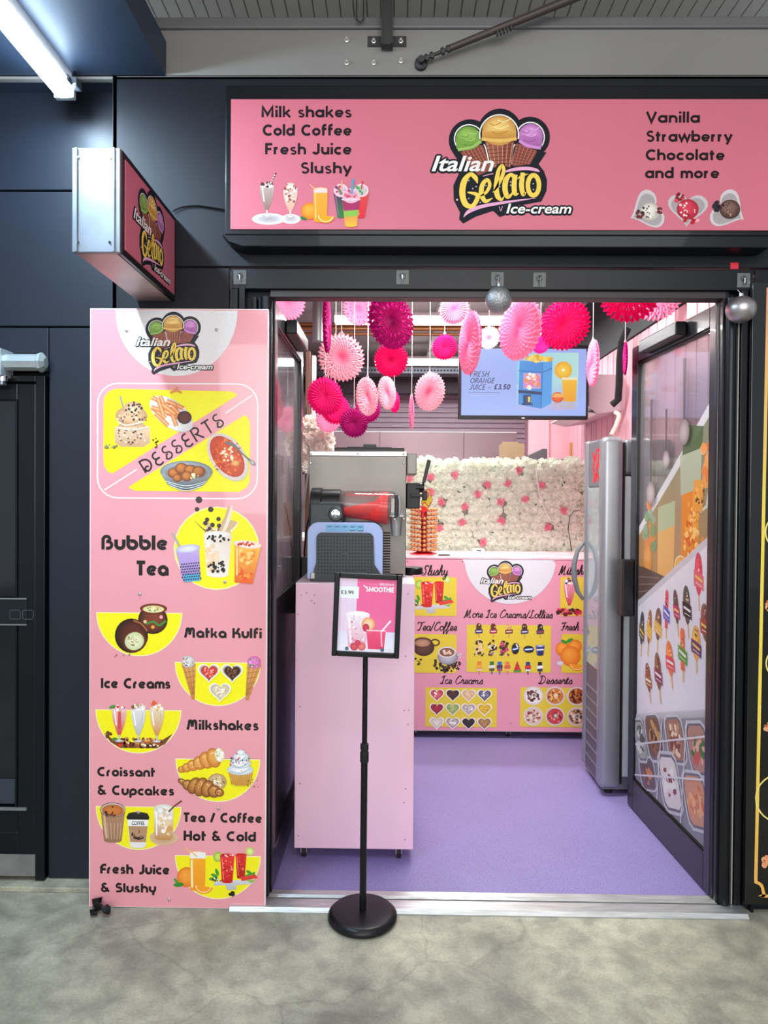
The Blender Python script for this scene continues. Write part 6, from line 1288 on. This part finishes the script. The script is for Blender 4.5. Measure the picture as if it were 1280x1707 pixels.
pk = [at(x, y, FY) for x, y in pinks]
def put(me, name, loc, sc, par, R):
    o = bpy.data.objects.new(name, me); C.objects.link(o); o.parent = par; o.location = Vector(loc)-worig(par)
    o.rotation_euler = (R.uniform(-.35, .35), R.random()*6.28, R.uniform(-.35, .35)); o.scale = (sc, sc, sc); return o
R = random.Random(11); cols_, rows_ = 24, 12; cnt = 0
for r_ in range(rows_):
    for c_ in range(cols_):
        x = FX0+.02+(c_+.5*(r_ % 2))*(FX1-FX0-.02)/cols_+R.uniform(-.008, .008); z = FZ1-.016-r_*(FZ1-CT-.02)/(rows_-1)+R.uniform(-.008, .008)
        if any((x-p.x)**2+(z-p.z)**2 < .022**2 for p in pk): continue
        put(roses_w[(r_*7+c_*3) % 4], 'white_rose', (x, FY+R.uniform(-.004, .006), z), R.uniform(1.05, 1.35), fw, R); cnt += 1
for p in pk: o = put(rose_p, 'pink_rose', (p.x, FY-.016, p.z), .80, fw, R); o.rotation_euler = (0, R.random()*6, 0)
for i in range(46):
    pass
lv_ = MB()
for i in range(34):
    x, z = R.uniform(FX0+.02, FX1-.02), R.uniform(CT+.02, FZ1-.02); a = R.random()*6.28; y_ = FY-.016
    lv_.v += [(x, y_, z), (x+.012*math.cos(a-.4), y_-.006, z+.012*math.sin(a-.4)), (x+.024*math.cos(a), y_-.004, z+.024*math.sin(a)), (x+.012*math.cos(a+.4), y_-.006, z+.012*math.sin(a+.4))]; n = len(lv_.v); lv_.f.append((n-4, n-3, n-2, n-1))
lv_.build('leaf', mat('dark_leaf', '#5a6148', .6), fw, kind='stuff')
# cables over the flower wall
yy = FY-.05
tag(MB().tube([at(x, y, yy) for x, y in ((894, 780), (895, 800), (899, 825), (908, 850), (919, 872), (930, 880), (945, 878), (958, 862), (964, 852))], .0028, 8).build('white_cable', M_white, None, smooth=True), 'white cable drooping in a curve across the right of the flower wall', 'cable')
tag(MB().tube([at(x, y, yy-.01) for x, y in ((968, 851), (956, 852), (950, 860), (947, 880), (950, 900), (953, 921))], .0024, 8).build('thin_cable', M_rubber, None, smooth=True), 'thin black cable dropping to the counter beside the drinks fridge', 'cable')

# ---------------------------------------------------------------- glass door fridge
fr = thing('drinks_fridge', 'tall grey drinks fridge with rounded silver door, standing open side to the aisle', 'fridge', (1.2, 1.1, 0))
fx, fy0, fy1 = 1.0, .90, 1.235
fz1_ = 1.745; M_fr = mat('fridge_silver', '#9b9da2', .32, .55, .05, 3); M_fg = mat('fridge_grey', '#77797f', .4, .2, .05)
def rbox_fr(y0, y1, x0, x1, z0, z1, name, m, par, r=.035): return MB().box(x0, y0, z0, x1, y1, z1, bev=r, seg=6).build(name, m, par, smooth=True)
rbox_fr(fy0, fy0+.075, fx-.002, fx+.105, .045, fz1_, 'door_post', M_fr, fr, .030); rbox_fr(fy1-.045, fy1, fx+.0, fx+.105, .06, fz1_, 'door_post', M_fr, fr, .018)
MB().box(fx+.012, fy0+.06, 1.50, fx+.105, fy1-.03, fz1_-.006, bev=.012, seg=3).build('logo_header', M_fg, fr); MB().box(fx+.012, fy0+.06, .06, fx+.105, fy1-.03, .60, bev=.01, seg=3).build('louvre_panel', mat('fridge_louvre', '#5c5560', .45), fr)
for k in range(7): bx('louvre', M_fg, (fx+.008, fy0+.07, .12+k*.06), (fx+.014, fy1-.04, .128+k*.06), fr)
bx('glass_door', glass_mat('fridge_glass', (.80, .92, .93), 2.0, .28, (.70, .82, .84)), (fx+.010, fy0+.07, .60), (fx+.018, fy1-.04, 1.50), fr); bx('led_strip', mat('fridge_led', '#dff6ff', .4, emit=(.75, .95, 1), estr=2.2), (fx+.03, fy1-.065, .62), (fx+.04, fy1-.055, 1.48), fr)
Mfi = mat('fridge_inside', '#cfd8da', .5)
bx('cabinet', Mfi, (fx+.110, fy0+.02, .10), (1.34, fy1+.0, 1.555), fr, bev=.006); rbox_fr(fy0+.015, fy1, fx+.108, 1.345, 1.56, fz1_-.012, 'top_cap', M_fg, fr, .02); bx('plinth', M_fg, (fx+.02, fy0+.03, .035), (1.34, fy1-.01, .10), fr, bev=.004)
bx('door_seal', M_rubber, (fx+.104, fy0+.012, .07), (fx+.111, fy1, fz1_-.03), fr)
for k in range(4): bx('wire_shelf', M_white, (fx+.045, fy0+.08, .72+k*.2), (fx+.10, fy1-.05, .726+k*.2), fr)
for cx in (fx+.06, 1.30):
    for cy in (fy0+.06, fy1-.05): MB().lathe([(.018, 0), (.018, .038)], (cx, cy, .0), 12).build('foot', M_rubber, fr)
A = Art(lambda u, v, l: (fx+.0115-l, fy0+.06+u, v), lambda x, y: (x, -y), 1.0, 2e-5); A.o(0, 0)
for pts in (((.02, 1.60), (.05, 1.66), (.08, 1.57), (.11, 1.66), (.15, 1.59)), ((.015, 1.56), (.06, 1.62), (.10, 1.53), (.15, 1.62)), ((.02, 1.66), (.07, 1.69), (.12, 1.64), (.16, 1.68)), ((.04, 1.54), (.09, 1.57), (.14, 1.53))): A.curve([(a, -b) for a, b in pts], .016, '#ee2c38')
A.build('red_logo', P_sign, fr)
xk = at(958, 950, fy1-.02).x
fh = MB().tube([(fx-.002, fy1-.02, 1.215), (fx-.035, fy1-.02, 1.17), (fx-.052, fy1-.02, 1.10), (fx-.050, fy1-.02, 1.03), (fx-.032, fy1-.02, .96), (fx-.002, fy1-.02, .915)], [.008, .012, .014, .014, .012, .008], 12).build('door_handle', M_fg, fr, smooth=True)
# ---------------------------------------------------------------- screen, air conditioner, hoses, back of the shop
TY = 1.50
a, b_ = at(765, 577, TY), at(980, 698.5, TY); tx0, tx1, tz0, tz1 = a.x, b_.x, at(872, 699, TY).z, at(872, 575, TY).z
tv = thing('menu_screen', 'flat menu screen advertising fresh orange juice, hung below the shop ceiling', 'screen', ((tx0+tx1)/2, TY, tz0))
bx('screen_body', M_blackm, (tx0, TY, tz0), (tx1, TY+.035, tz1), tv, bev=.003); 
A = frontal(TY-.0006, eps=1e-5); A.o(872, 636)
A.rect(769.5, 581.5, 976, 692.5, A.vg(581, 693, '#9db4f4', '#a4bcfb')); A.rect(861, 588, 963, 683, A.hg(861, 963, '#8fd0f0', '#b8e4dc'))
A.rect(861, 640, 963, 683, A.vg(640, 683, '#a8d8e8', '#b0b8f4'))
A.poly([(866, 601), (905, 604), (920, 597), (919, 672), (902, 681), (864, 674)], A.hg(864, 920, '#3f98e4', '#2e86d8')); A.poly([(904, 604), (920, 597), (919, 672), (902, 681)], '#4aa2ea'); A.line([(864, 618), (904, 621), (920, 613)], 1.2, '#1e62ac'); A.line([(904, 604), (902, 680)], 1, '#1e62ac')
A.rect(872, 622, 901, 648, '#b8a8e0'); A.blobs(886, 635, 13, 12, 40, 4, ['#f07ab0', '#f7b8a0', '#f09060', '#fdf0e0', '#d890e0'], 4); A.poly([(864, 650), (903, 653), (903, 658), (864, 655)], '#1a3a6c'); A.rect(872, 658, 885, 672, '#1c3c70'); A.rect(880, 661, 884, 670, '#f0d060'); A.rect(870, 672, 888, 675, '#16335e')
A.blobs(899, 598, 22, 4.5, 60, 3, ['#f7c83a', '#e8a828', '#f9dc6a'], 5)
A.ell(938, 617, 14.5, 14.5, '#f6d23a', '#f0a81c'); A.ell(938, 617, 2.5, 2.5, '#fdf6d8'); A.poly([(936, 632), (961, 632), (959, 669), (939, 669)], A.vg(632, 669, '#f7c02c', '#f0a41c')); A.rect(936, 629, 961, 633, '#f0ecc0'); A.ell(929, 662, 10, 9, '#f4701c', '#d04c0c'); A.poly([(919, 662), (924, 655), (939, 656), (939, 662)], '#f9b05a')
for k in range(4): A.line([(920, 672+k*3), (958, 671+k*3)], 1, '#d8b08a')
A.o(815, 630)
TI = [('FRESH', 783, 815, 619, 628), ('ORANGE', 783, 824, 630, 639), ('JUICE -', 782, 817, 641, 650), ('£3.50', 823, 850, 640.5, 649)]
for t, x0, x1, yt, yb2 in TI:
    tot = sum(PF[c][0]+.1 for c in t); kx = (x1-x0)/tot; pen = 0
    for c in t:
        for P in PF[c][1]:
            if len(P) > 1: A.line([(x0+(pen+x)*kx+y*(yb2-yt)*.25, yb2-y*(yb2-yt)) for x, y in P], 1.25 if t[0] != '£' else 1.9, '#2a3a6a')
        pen += PF[c][0]+.1
A.line([(781, 654.5), (833, 654.5)], .8, '#5a6a9a')
A.build('screen_picture', print_mat('screen_light', .3, emit=.92), tv)
bx('maker_badge', M_chrome, ((tx0+tx1)/2-.008, TY-.0012, tz0+.006), ((tx0+tx1)/2+.008, TY, tz0+.009), tv)
MB().tube([((tx0+tx1)/2, TY+.05, tz0+.2), ((tx0+tx1)/2, TY+.05, 2.799)], .014, 12).build('ceiling_pole', M_white, tv); bx('mount_plate', M_blackm, ((tx0+tx1)/2-.08, TY+.035, tz0+.12), ((tx0+tx1)/2+.08, TY+.052, tz0+.28), tv)
AY = 1.72
ac = thing('air_conditioner', 'white wall air conditioner with open flap high on the pink right wall', 'air conditioner', (1.25, 2.1, 1.95))
ax0 = at(982, 660, AY).x; az0, az1 = at(1000, 690, AY).z, at(1000, 624, AY).z
MB().prism([(1.352, az0+.02), (ax0+.05, az0-.0), (ax0-.0, az0+.045), (ax0-.004, az1-.02), (ax0+.02, az1), (1.352, az1)], lambda a, b_, t: (a, t, b_), AY, AY+.80).build('casing', mat('ac_shell', '#cdb6be', .45), ac, bevel=.004)
MB().prism([(ax0+.05, az0-.002), (ax0-.055, az0+.022), (ax0-.057, az0+.028), (ax0+.045, az0+.006)], lambda a, b_, t: (a, t, b_), AY+.02, AY+.78).build('flap', M_white, ac)
for k in range(3): bx('vane', M_blackm, (ax0+.002+k*.015, AY+.01, az0+.012+k*.004), (ax0+.012+k*.015, AY+.7, az0+.016+k*.004), ac)
bx('front_cover', M_white, (ax0-.012, AY+.004, az0+.05), (ax0-.004, AY+.796, az1-.015), ac, bev=.003)
hs = at(1020, 680, AY-.05)
tag(MB().tube([at(x, y, q) for x, y, q in ((1046, 548, 1.40), (1036, 570, 1.45), (1033, 600, 1.5), (1032, 640, 1.55), (1030, 666, 1.6), (1020, 675, 1.62))], .020, 12).build('black_hose', mat('black_foam', '#18191b', .8, bump=.3, bscale=80), None, smooth=True), 'thick black lagged pipe running down the pink wall to the air conditioner', 'pipe')
tag(MB().tube([at(x, y, q) for x, y, q in ((1026, 688, 1.60), (1031, 690, 1.57), (1032, 695, 1.55), (1026, 712, 1.5), (1019, 726, 1.48))], .013, 12).build('beige_hose', mat('beige_hose_skin', '#dcc8b8', .6), None, smooth=True), 'short beige drain hose curling down behind the fridge top', 'pipe')
# splashback partition, shelf with a carton, batten
M_sb = mat('pinkish_satin_panel', '#9c848c', .32, .35, .06, 2)
sp_ = thing('wall_partition', None, None, (.2, 3.4, 0)); sp_['kind'] = 'structure'
for k, (x0, x1) in enumerate(((-.89, -.12), (-.115, .58), (.585, 1.02))): bx('panel', M_sb, (x0, 3.4, 0), (x1, 3.43, at(700, 721, 3.4).z), sp_, bev=.002)
bx('capping', M_white, (-.89, 3.395, at(700, 721, 3.4).z), (1.02, 3.435, at(700, 721, 3.4).z+.008), sp_)
struct(bx('wall_pink_return', M_pinkwall, (at(882, 740, 2.95).x, 2.95, 0), (1.352, 3.0, 2.34)))
struct(bx('trim_4', M_pinkwall, (at(912, 740, 2.94).x, 2.935, 0), (at(915, 740, 2.94).x, 2.95, 2.34)))
sh = thing('back_shelf', 'grey steel storage shelf hidden behind the flower wall', 'shelf', (.95, 2.62, 0)); szz = at(860, 766, 2.6).z
bx('shelf_board', M_zinc, (.60, 2.48, szz-.02), (1.20, 2.85, szz), sh)
for cx in (.62, 1.18):
    for cy in (2.50, 2.83): bx('leg', M_zinc, (cx-.012, cy-.012, .012), (cx+.012, cy+.012, szz-.02), sh)
a = at(838, 760, 2.58).x; b2 = at(874, 760, 2.58).x
bo = thing('cardboard_box', 'open brown cardboard box on the shelf above the flower wall', 'box', ((a+b2)/2, 2.65, szz))
for (x0, y0, x1, y1) in ((a, 2.58, b2, 2.584), (a, 2.76, b2, 2.764), (a, 2.584, a+.004, 2.76), (b2-.004, 2.584, b2, 2.76)): bx('side', mat('cardboard', '#a88a6a', .8, 0, .08), (x0, y0, szz+.0005), (x1, y1, szz+.115), bo)
bx('flap', mat('cardboard', '#a88a6a'), (a+.002, 2.582, szz+.113), (a+.11, 2.64, szz+.125), bo); bx('bottom', mat('cardboard', '#a88a6a'), (a, 2.58, szz), (b2, 2.764, szz+.004), bo)
a = at(878, 762, 2.58).x; b2 = at(911, 762, 2.58).x
MBk = MB().prism([(a+.01, szz), (b2, szz), (b2, szz+.075), (b2-.03, szz+.078), (a+.01, szz+.028)], lambda a, b_, t: (a, t, b_), 2.56, 2.72); tag(MBk.build('grey_case', mat('grey_case_skin', '#6e666a', .6), None, bevel=.003), 'wedge shaped grey case beside the cardboard box', 'case')
a = at(950, 750, 2.90); tag(bx('wooden_batten', mat('raw_pine', '#c98f4e', .6, 0, .12, 12, stretch=(1, 1, .1)), (a.x, 2.88, .012), (a.x+.045, 2.92, at(950, 738, 2.90).z), bev=.002), 'upright pine batten leaning at the pink wall beside the fridge', 'batten')
# ceiling services
def tubelight(px0, px1, py, Y, lab):
    a, b_ = at(px0, py, Y), at(px1, py, Y); t = thing('ceiling_batten_light', lab, 'lamp', ((a.x+b_.x)/2, Y, a.z))
    bx('diffuser', mat('lit_diffuser', '#ffffff', .4, emit=(1, .97, .98), estr=7.0), (a.x, Y-.035, a.z-.028), (b_.x, Y+.035, a.z+.022), t, bev=.01); bx('housing', M_white, (a.x, Y-.03, a.z+.022), (b_.x, Y+.03, a.z+.045), t)
    for xx in (a.x+.15, b_.x-.15): bx('suspension', M_zinc, (xx-.003, Y-.003, a.z+.045), (xx+.003, Y+.003, 2.80), t)
tubelight(558, 852, 533, 2.30, 'lit batten lamp under the shop ceiling, the nearer of the two'); tubelight(625, 860, 603, 3.75, 'lit batten lamp under the shop ceiling, the farther of the two')
cpm = mat('copper_tube', '#b07a52', .3, .8, .1)
for k, (py, r_) in enumerate(((541, .014), (548, .017), (557, .012))):
    a = at(640, py, 2.62); tag(MB().tube([(-.89, 2.62, a.z), (1.33, 2.62, a.z)], r_, 12).build('copper_pipe', cpm, None, smooth=True), ['topmost of the copper pipes under the ceiling', 'thickest copper pipe, in the middle of the three', 'lowest of the copper pipes under the ceiling'][k], 'pipe')
a = at(529.5, 540, 2.0); q = at(529.5, 569, 2.0)
fu = tag(MB().lathe([(.034, 0), (.034, 2.799-q.z)], (a.x, 2.0, q.z), 20).build('flue_pipe', mat('galvanised_flue', '#a3a7a8', .4, .6), None, smooth=True), 'grey round flue pipe dropping from the shop ceiling on the left', 'pipe')
tray = thing('cable_tray', 'perforated grey cable tray crossing under the shop ceiling', 'cable tray', (.2, 4.15, at(640, 622, 4.15).z)); z_ = at(640, 622, 4.15).z
bx('tray_front', M_zinc, (-.89, 4.15, z_), (1.33, 4.155, z_+.055), tray); bx('tray_bed', M_zinc, (-.89, 4.155, z_), (1.33, 4.35, z_+.004), tray)
tr2 = MB()
for k in range(70): x0 = -.87+k*.031; tr2.v += [(x0, 4.1495, z_+.02), (x0+.016, 4.1495, z_+.02), (x0+.016, 4.1495, z_+.034), (x0, 4.1495, z_+.034)]; n = len(tr2.v); tr2.f.append((n-4, n-3, n-2, n-1))
tr2.build('tray_slots', M_rubber, tray, kind='stuff')
struct(bx('trim_5', mat('dark_purple_beam', '#4a4048', .6), (-.89, 4.55, at(640, 655, 4.55).z), (1.34, 4.70, at(640, 628, 4.55).z)))
for k, xx in enumerate((.30, .92)): struct(bx('trim_6', mat('pale_ceiling_channel', '#c9c7c2', .5), (xx, .3, 2.735), (xx+.07, 4.5, 2.80)))
# left side of the shop: timber post, shelf with cups and cones, panel
a = at(513, 600, 1.32); tag(bx('timber_post', mat('dark_raw_timber', '#6b4a3c', .7, 0, .2, 9, stretch=(1, 1, .1)), (a.x-.012, 1.32, .012), (a.x+.012, 1.36, at(513, 585, 1.32).z), bev=.002), 'thin brown timber post behind the left door leaf', 'post')
tag(bx('white_post', mat('off_white_post', '#c7c4c6', .5), (a.x+.016, 1.36, .012), (a.x+.038, 1.40, at(513, 590, 1.32).z), bev=.002), 'off-white metal post beside the thin timber post', 'post')
gl = thing('rose_garland', 'bunch of cream artificial roses hanging on the timber post', 'artificial flowers', (a.x+.06, 1.25, 1.75)); R = random.Random(21)
M_cr = mat('cream_petal', '#fff0e4', .7, 0, .05, 30); rc = [rose_mesh('cream_rose', 30+i, M_cr) for i in range(3)]
gx_ = 0; spots = [(512+R.uniform(-3, 22), 700+R.uniform(0, 58)) for i in range(34)]+[(537+R.uniform(-6, 12), 722+R.uniform(0, 30)) for i in range(18)]+[(507+R.uniform(-3, 6), 735+R.uniform(0, 45)) for i in range(14)]
for x, y in spots: p = at(x, y, 1.24); put(rc[int(x) % 3], 'cream_rose', (p.x, 1.24+R.uniform(-.03, .05), p.z), R.uniform(.7, 1.05), gl, R)
MB().tube([at(512, 680, 1.316), at(511, 730, 1.31), at(506, 760, 1.27), at(505, 790, 1.25)], .008, 8).build('stem', mat('brown_stem', '#5c4636', .8), gl)
lsh = thing('side_shelf', 'white side shelf seen through the left door pane', 'shelf', (-.76, 1.6, 1.2)); sz2 = at(478, 893, 1.6).z
bx('shelf_board', M_white, (-.898, 1.35, sz2-.02), (-.50, 2.0, sz2), lsh, bev=.002); 
for cx in (-.52,): 
    for cy in (1.37, 1.97): bx('leg', M_zinc, (cx-.01, cy-.01, .012), (cx+.01, cy+.01, sz2-.02), lsh)
bx('lower_board', M_white, (-.898, 1.35, .5), (-.50, 2.0, .515), lsh)
x = at(481, 860, 1.6).x
cn = thing('cone_stack', 'stack of golden wafer cones on the white side shelf', 'ice cream cones', (x, 1.6, sz2))
for k in range(9): MB().lathe([(.020, 0), (.034, .03), (.034, .034), (.018, .004)], (x, 1.6, sz2+k*.020), 16).build('wafer_cone', mat('wafer', '#e0ac62', .7, 0, .1, 40), cn, smooth=True)
x = at(468, 860, 1.75).x
cs = thing('cup_stack', 'tall stack of white cups beside the wafer cones', 'cups', (x, 1.75, sz2))
for k in range(16): MB().lathe([(.026, 0), (.036, .024), (.038, .026), (.025, .004)], (x, 1.75, sz2+k*.022), 16).build('paper_cup', M_white, cs, smooth=True)

# ---------------------------------------------------------------- tissue paper fans
def fan_mesh(name, style, inner, outer, hot, n=30):
    vs = []; fs = []; cs = []; R = random.Random(hash(name) % 1000 if False else len(name)*7+n)
    rings = [0.06, .18, .32, .46, .60, .74, .87, 1.0] if style != 'pleat' else [0.05, .25, .5, .75, 1.0]
    m = 2*n; ci, co, ch = H(inner), H(outer), H(hot)
    for side in (1, -1):
        b = len(vs)
        for k, q in enumerate(rings):
            for i in range(m):
                alt = ((i+k) % 2) if style != 'pleat' else (i % 2)
                a = 2*PI*i/m; rr_ = q
                if k == len(rings)-1: rr_ = 1.02 if i % 2 == 0 else .90
                rr_ *= 1+R.uniform(-.008, .008)
                th = .050+.055*math.sin(PI*min(q, .98))  # the fan is a thick honeycomb that tapers to its rim
                y = side*(th+(.055 if alt else -.025)*q*(1.0 if k < len(rings)-1 else .9)) if k < len(rings)-1 else side*(.05 if alt else .012)
                vs.append((rr_*math.cos(a), y, rr_*math.sin(a)))
                c = mixc(ch, ci, min(1, q/.35)) if q < .35 else mixc(ci, co, (q-.35)/.65)
                cs.append(tuple(min(1, v*(1.0 if alt else .90)) for v in c))
        for k in range(len(rings)-1):
            for i in range(m):
                if style == 'lace' and k in (3, 5) and (i+k) % 4 == 0: continue
                j = (i+1) % m; f = (b+k*m+i, b+k*m+j, b+(k+1)*m+j, b+(k+1)*m+i)
                if (i+k) % 2: fs += [(f[0], f[1], f[2]), (f[0], f[2], f[3])]
                else: fs += [(f[0], f[1], f[3]), (f[1], f[2], f[3])]
        fs.append(tuple(b+i for i in range(m)))
    me = bpy.data.meshes.new(name); me.from_pydata(vs, [], fs)
    at_ = me.attributes.new('Col', 'FLOAT_COLOR', 'POINT'); at_.data.foreach_set('color', [x for c in cs for x in (*c, 1.0)])
    me.materials.append(print_mat('tissue_paper', .75, trans=.42, spec=.2)); return me
HOT, MAG, PAL, PNK = ('#ff1f86', '#f7087a', '#e0006a'), ('#cf1a86', '#b8127a', '#a00a62'), ('#ffb4c8', '#ffd0da', '#ff5a90'), ('#ff9cc4', '#ffa9cc', '#ff6aa8')
FM = {}
def fmesh(style, pal):
    k = (style, pal)
    if k not in FM: FM[k] = fan_mesh('fan_paper', style, pal[0], pal[1], pal[2], 34 if style == 'lace' else 30)
    return FM[k]
M_ftab = mat('fan_tab', '#ffe6ee', .6)
def fan(px, py, ry, wr, Y, pal, style, lab, ang=0.0):
    """px, py centre; ry vertical radius in photo pixels; wr width ratio gives how far the fan is turned"""
    p = at(px, py, Y); s = (Y+D0)/FPX; r = ry*s
    t = thing('paper_fan', lab, 'paper fan', tuple(p), 'pink tissue paper fans hanging in the doorway')
    o = bpy.data.objects.new('fan_paper', fmesh(style, pal)); C.objects.link(o); o.parent = t; o.scale = (r, r*(.62 if wr < .2 else .85), r)
    turn = math.acos(max(.02, min(1, wr))) if wr < .98 else 0
    if (px*7) % 2 > 1 or px > 700: turn = -turn
    o.rotation_euler = (0, ang, turn-math.atan((px-655)/1180))
    MB().tube([(p.x, Y, p.z+r*.9), (p.x, Y, 2.797)], .0013, 6).build('string', M_string, t)
    MB().tube([(p.x-.006, Y, p.z+r), (p.x, Y, p.z+r+.016), (p.x+.006, Y, p.z+r)], .0012, 5).build('hanging_tab', M_ftab, t)
fans = [
 (478, 500, 34, .9, 1.10, PNK, 'honey', 'mid pink fan cut off by the top left corner of the doorway'),
 (545, 541, 47, .10, .55, MAG, 'honey', 'magenta fan seen edge on as a narrow strip, upper left'),
 (597, 515, 28, .93, 1.30, PNK, 'lace', 'pale pink fan touching the door head, left of the big magenta fan'),
 (569, 596, 40, .97, .76, PAL, 'lace', 'large pale pink fan with toothed edge and hot pink centre'),
 (652, 535, 47, .80, .50, MAG, 'lace', 'biggest dark magenta fan under the door head'),
 (652, 600, 29, .98, .75, HOT, 'honey', 'hot pink fan right below the biggest magenta fan'),
 (612, 661, 32, .55, .70, PAL, 'lace', 'oval pale pink fan turned sideways above two magenta ones'),
 (645, 655, 28, .52, .85, PAL, 'honey', 'small pale fan turned sideways below the hot pink fan'),
 (657, 669, 19, .5, 1.00, HOT, 'pleat', 'small hot pink fan half hidden behind a pale sideways fan'),
 (542, 661, 33, .92, .70, HOT, 'pleat', 'large hot pink pleated fan over the cream roses'),
 (559, 682, 26, .95, .95, HOT, 'pleat', 'hot pink fan peeping out behind the large pleated one'),
 (547, 700, 22, .95, 1.15, PNK, 'honey', 'pale rose fan lowest and farthest back above the roses'),
 (590, 705, 25, .95, .86, MAG, 'pleat', 'round dark magenta fan hanging lowest of all'),
 (613, 682, 23, .95, 1.00, MAG, 'pleat', 'magenta fan behind the oval pale pink fan'),
 (686, 688, 28, .10, .90, PNK, 'honey', 'small pink fan seen exactly edge on beside the round pale fan'),
 (716, 653, 32, .78, .85, PAL, 'lace', 'pale pink fan hanging alone left of the menu screen'),
 (741, 579, 22, .97, .95, HOT, 'pleat', 'small round hot pink fan above the lone pale fan'),
 (757, 516, 26, .97, .85, PNK, 'pleat', 'pink fan at the door head between magenta and bauble'),
 (783, 572, 52, .32, .55, PNK, 'honey', 'tall pink fan turned nearly edge on, at the left edge of the screen'),
 (815, 563, 19, .95, 1.20, PAL, 'pleat', 'small pale fan just above the top edge of the screen'),
 (866, 548, 52, .66, .55, PNK, 'honey', 'large mid pink oval fan right of the centre bauble'),
 (941, 541, 43, .96, .62, HOT, 'lace', 'large hot magenta fan over the top right of the screen'),
 (901, 574, 16, .95, 1.15, MAG, 'pleat', 'little magenta fan mostly hidden between two large fans'),
 (988, 605, 38, .22, 1.10, PNK, 'honey', 'pink fan sticking out behind the right edge of the screen'),
 (1050, 489, 49, 1.0, .55, HOT, 'lace', 'wide hot pink fan cut off by the door head at the right'),
 (1093, 494, 41, 1.0, .85, PNK, 'lace', 'lighter pink fan behind the wide hot one at the right'),
 (1042, 598, 27, .10, .80, MAG, 'honey', 'small dark pink fan seen edge on beside the right door leaf'),
]
for f_ in fans: fan(*f_)
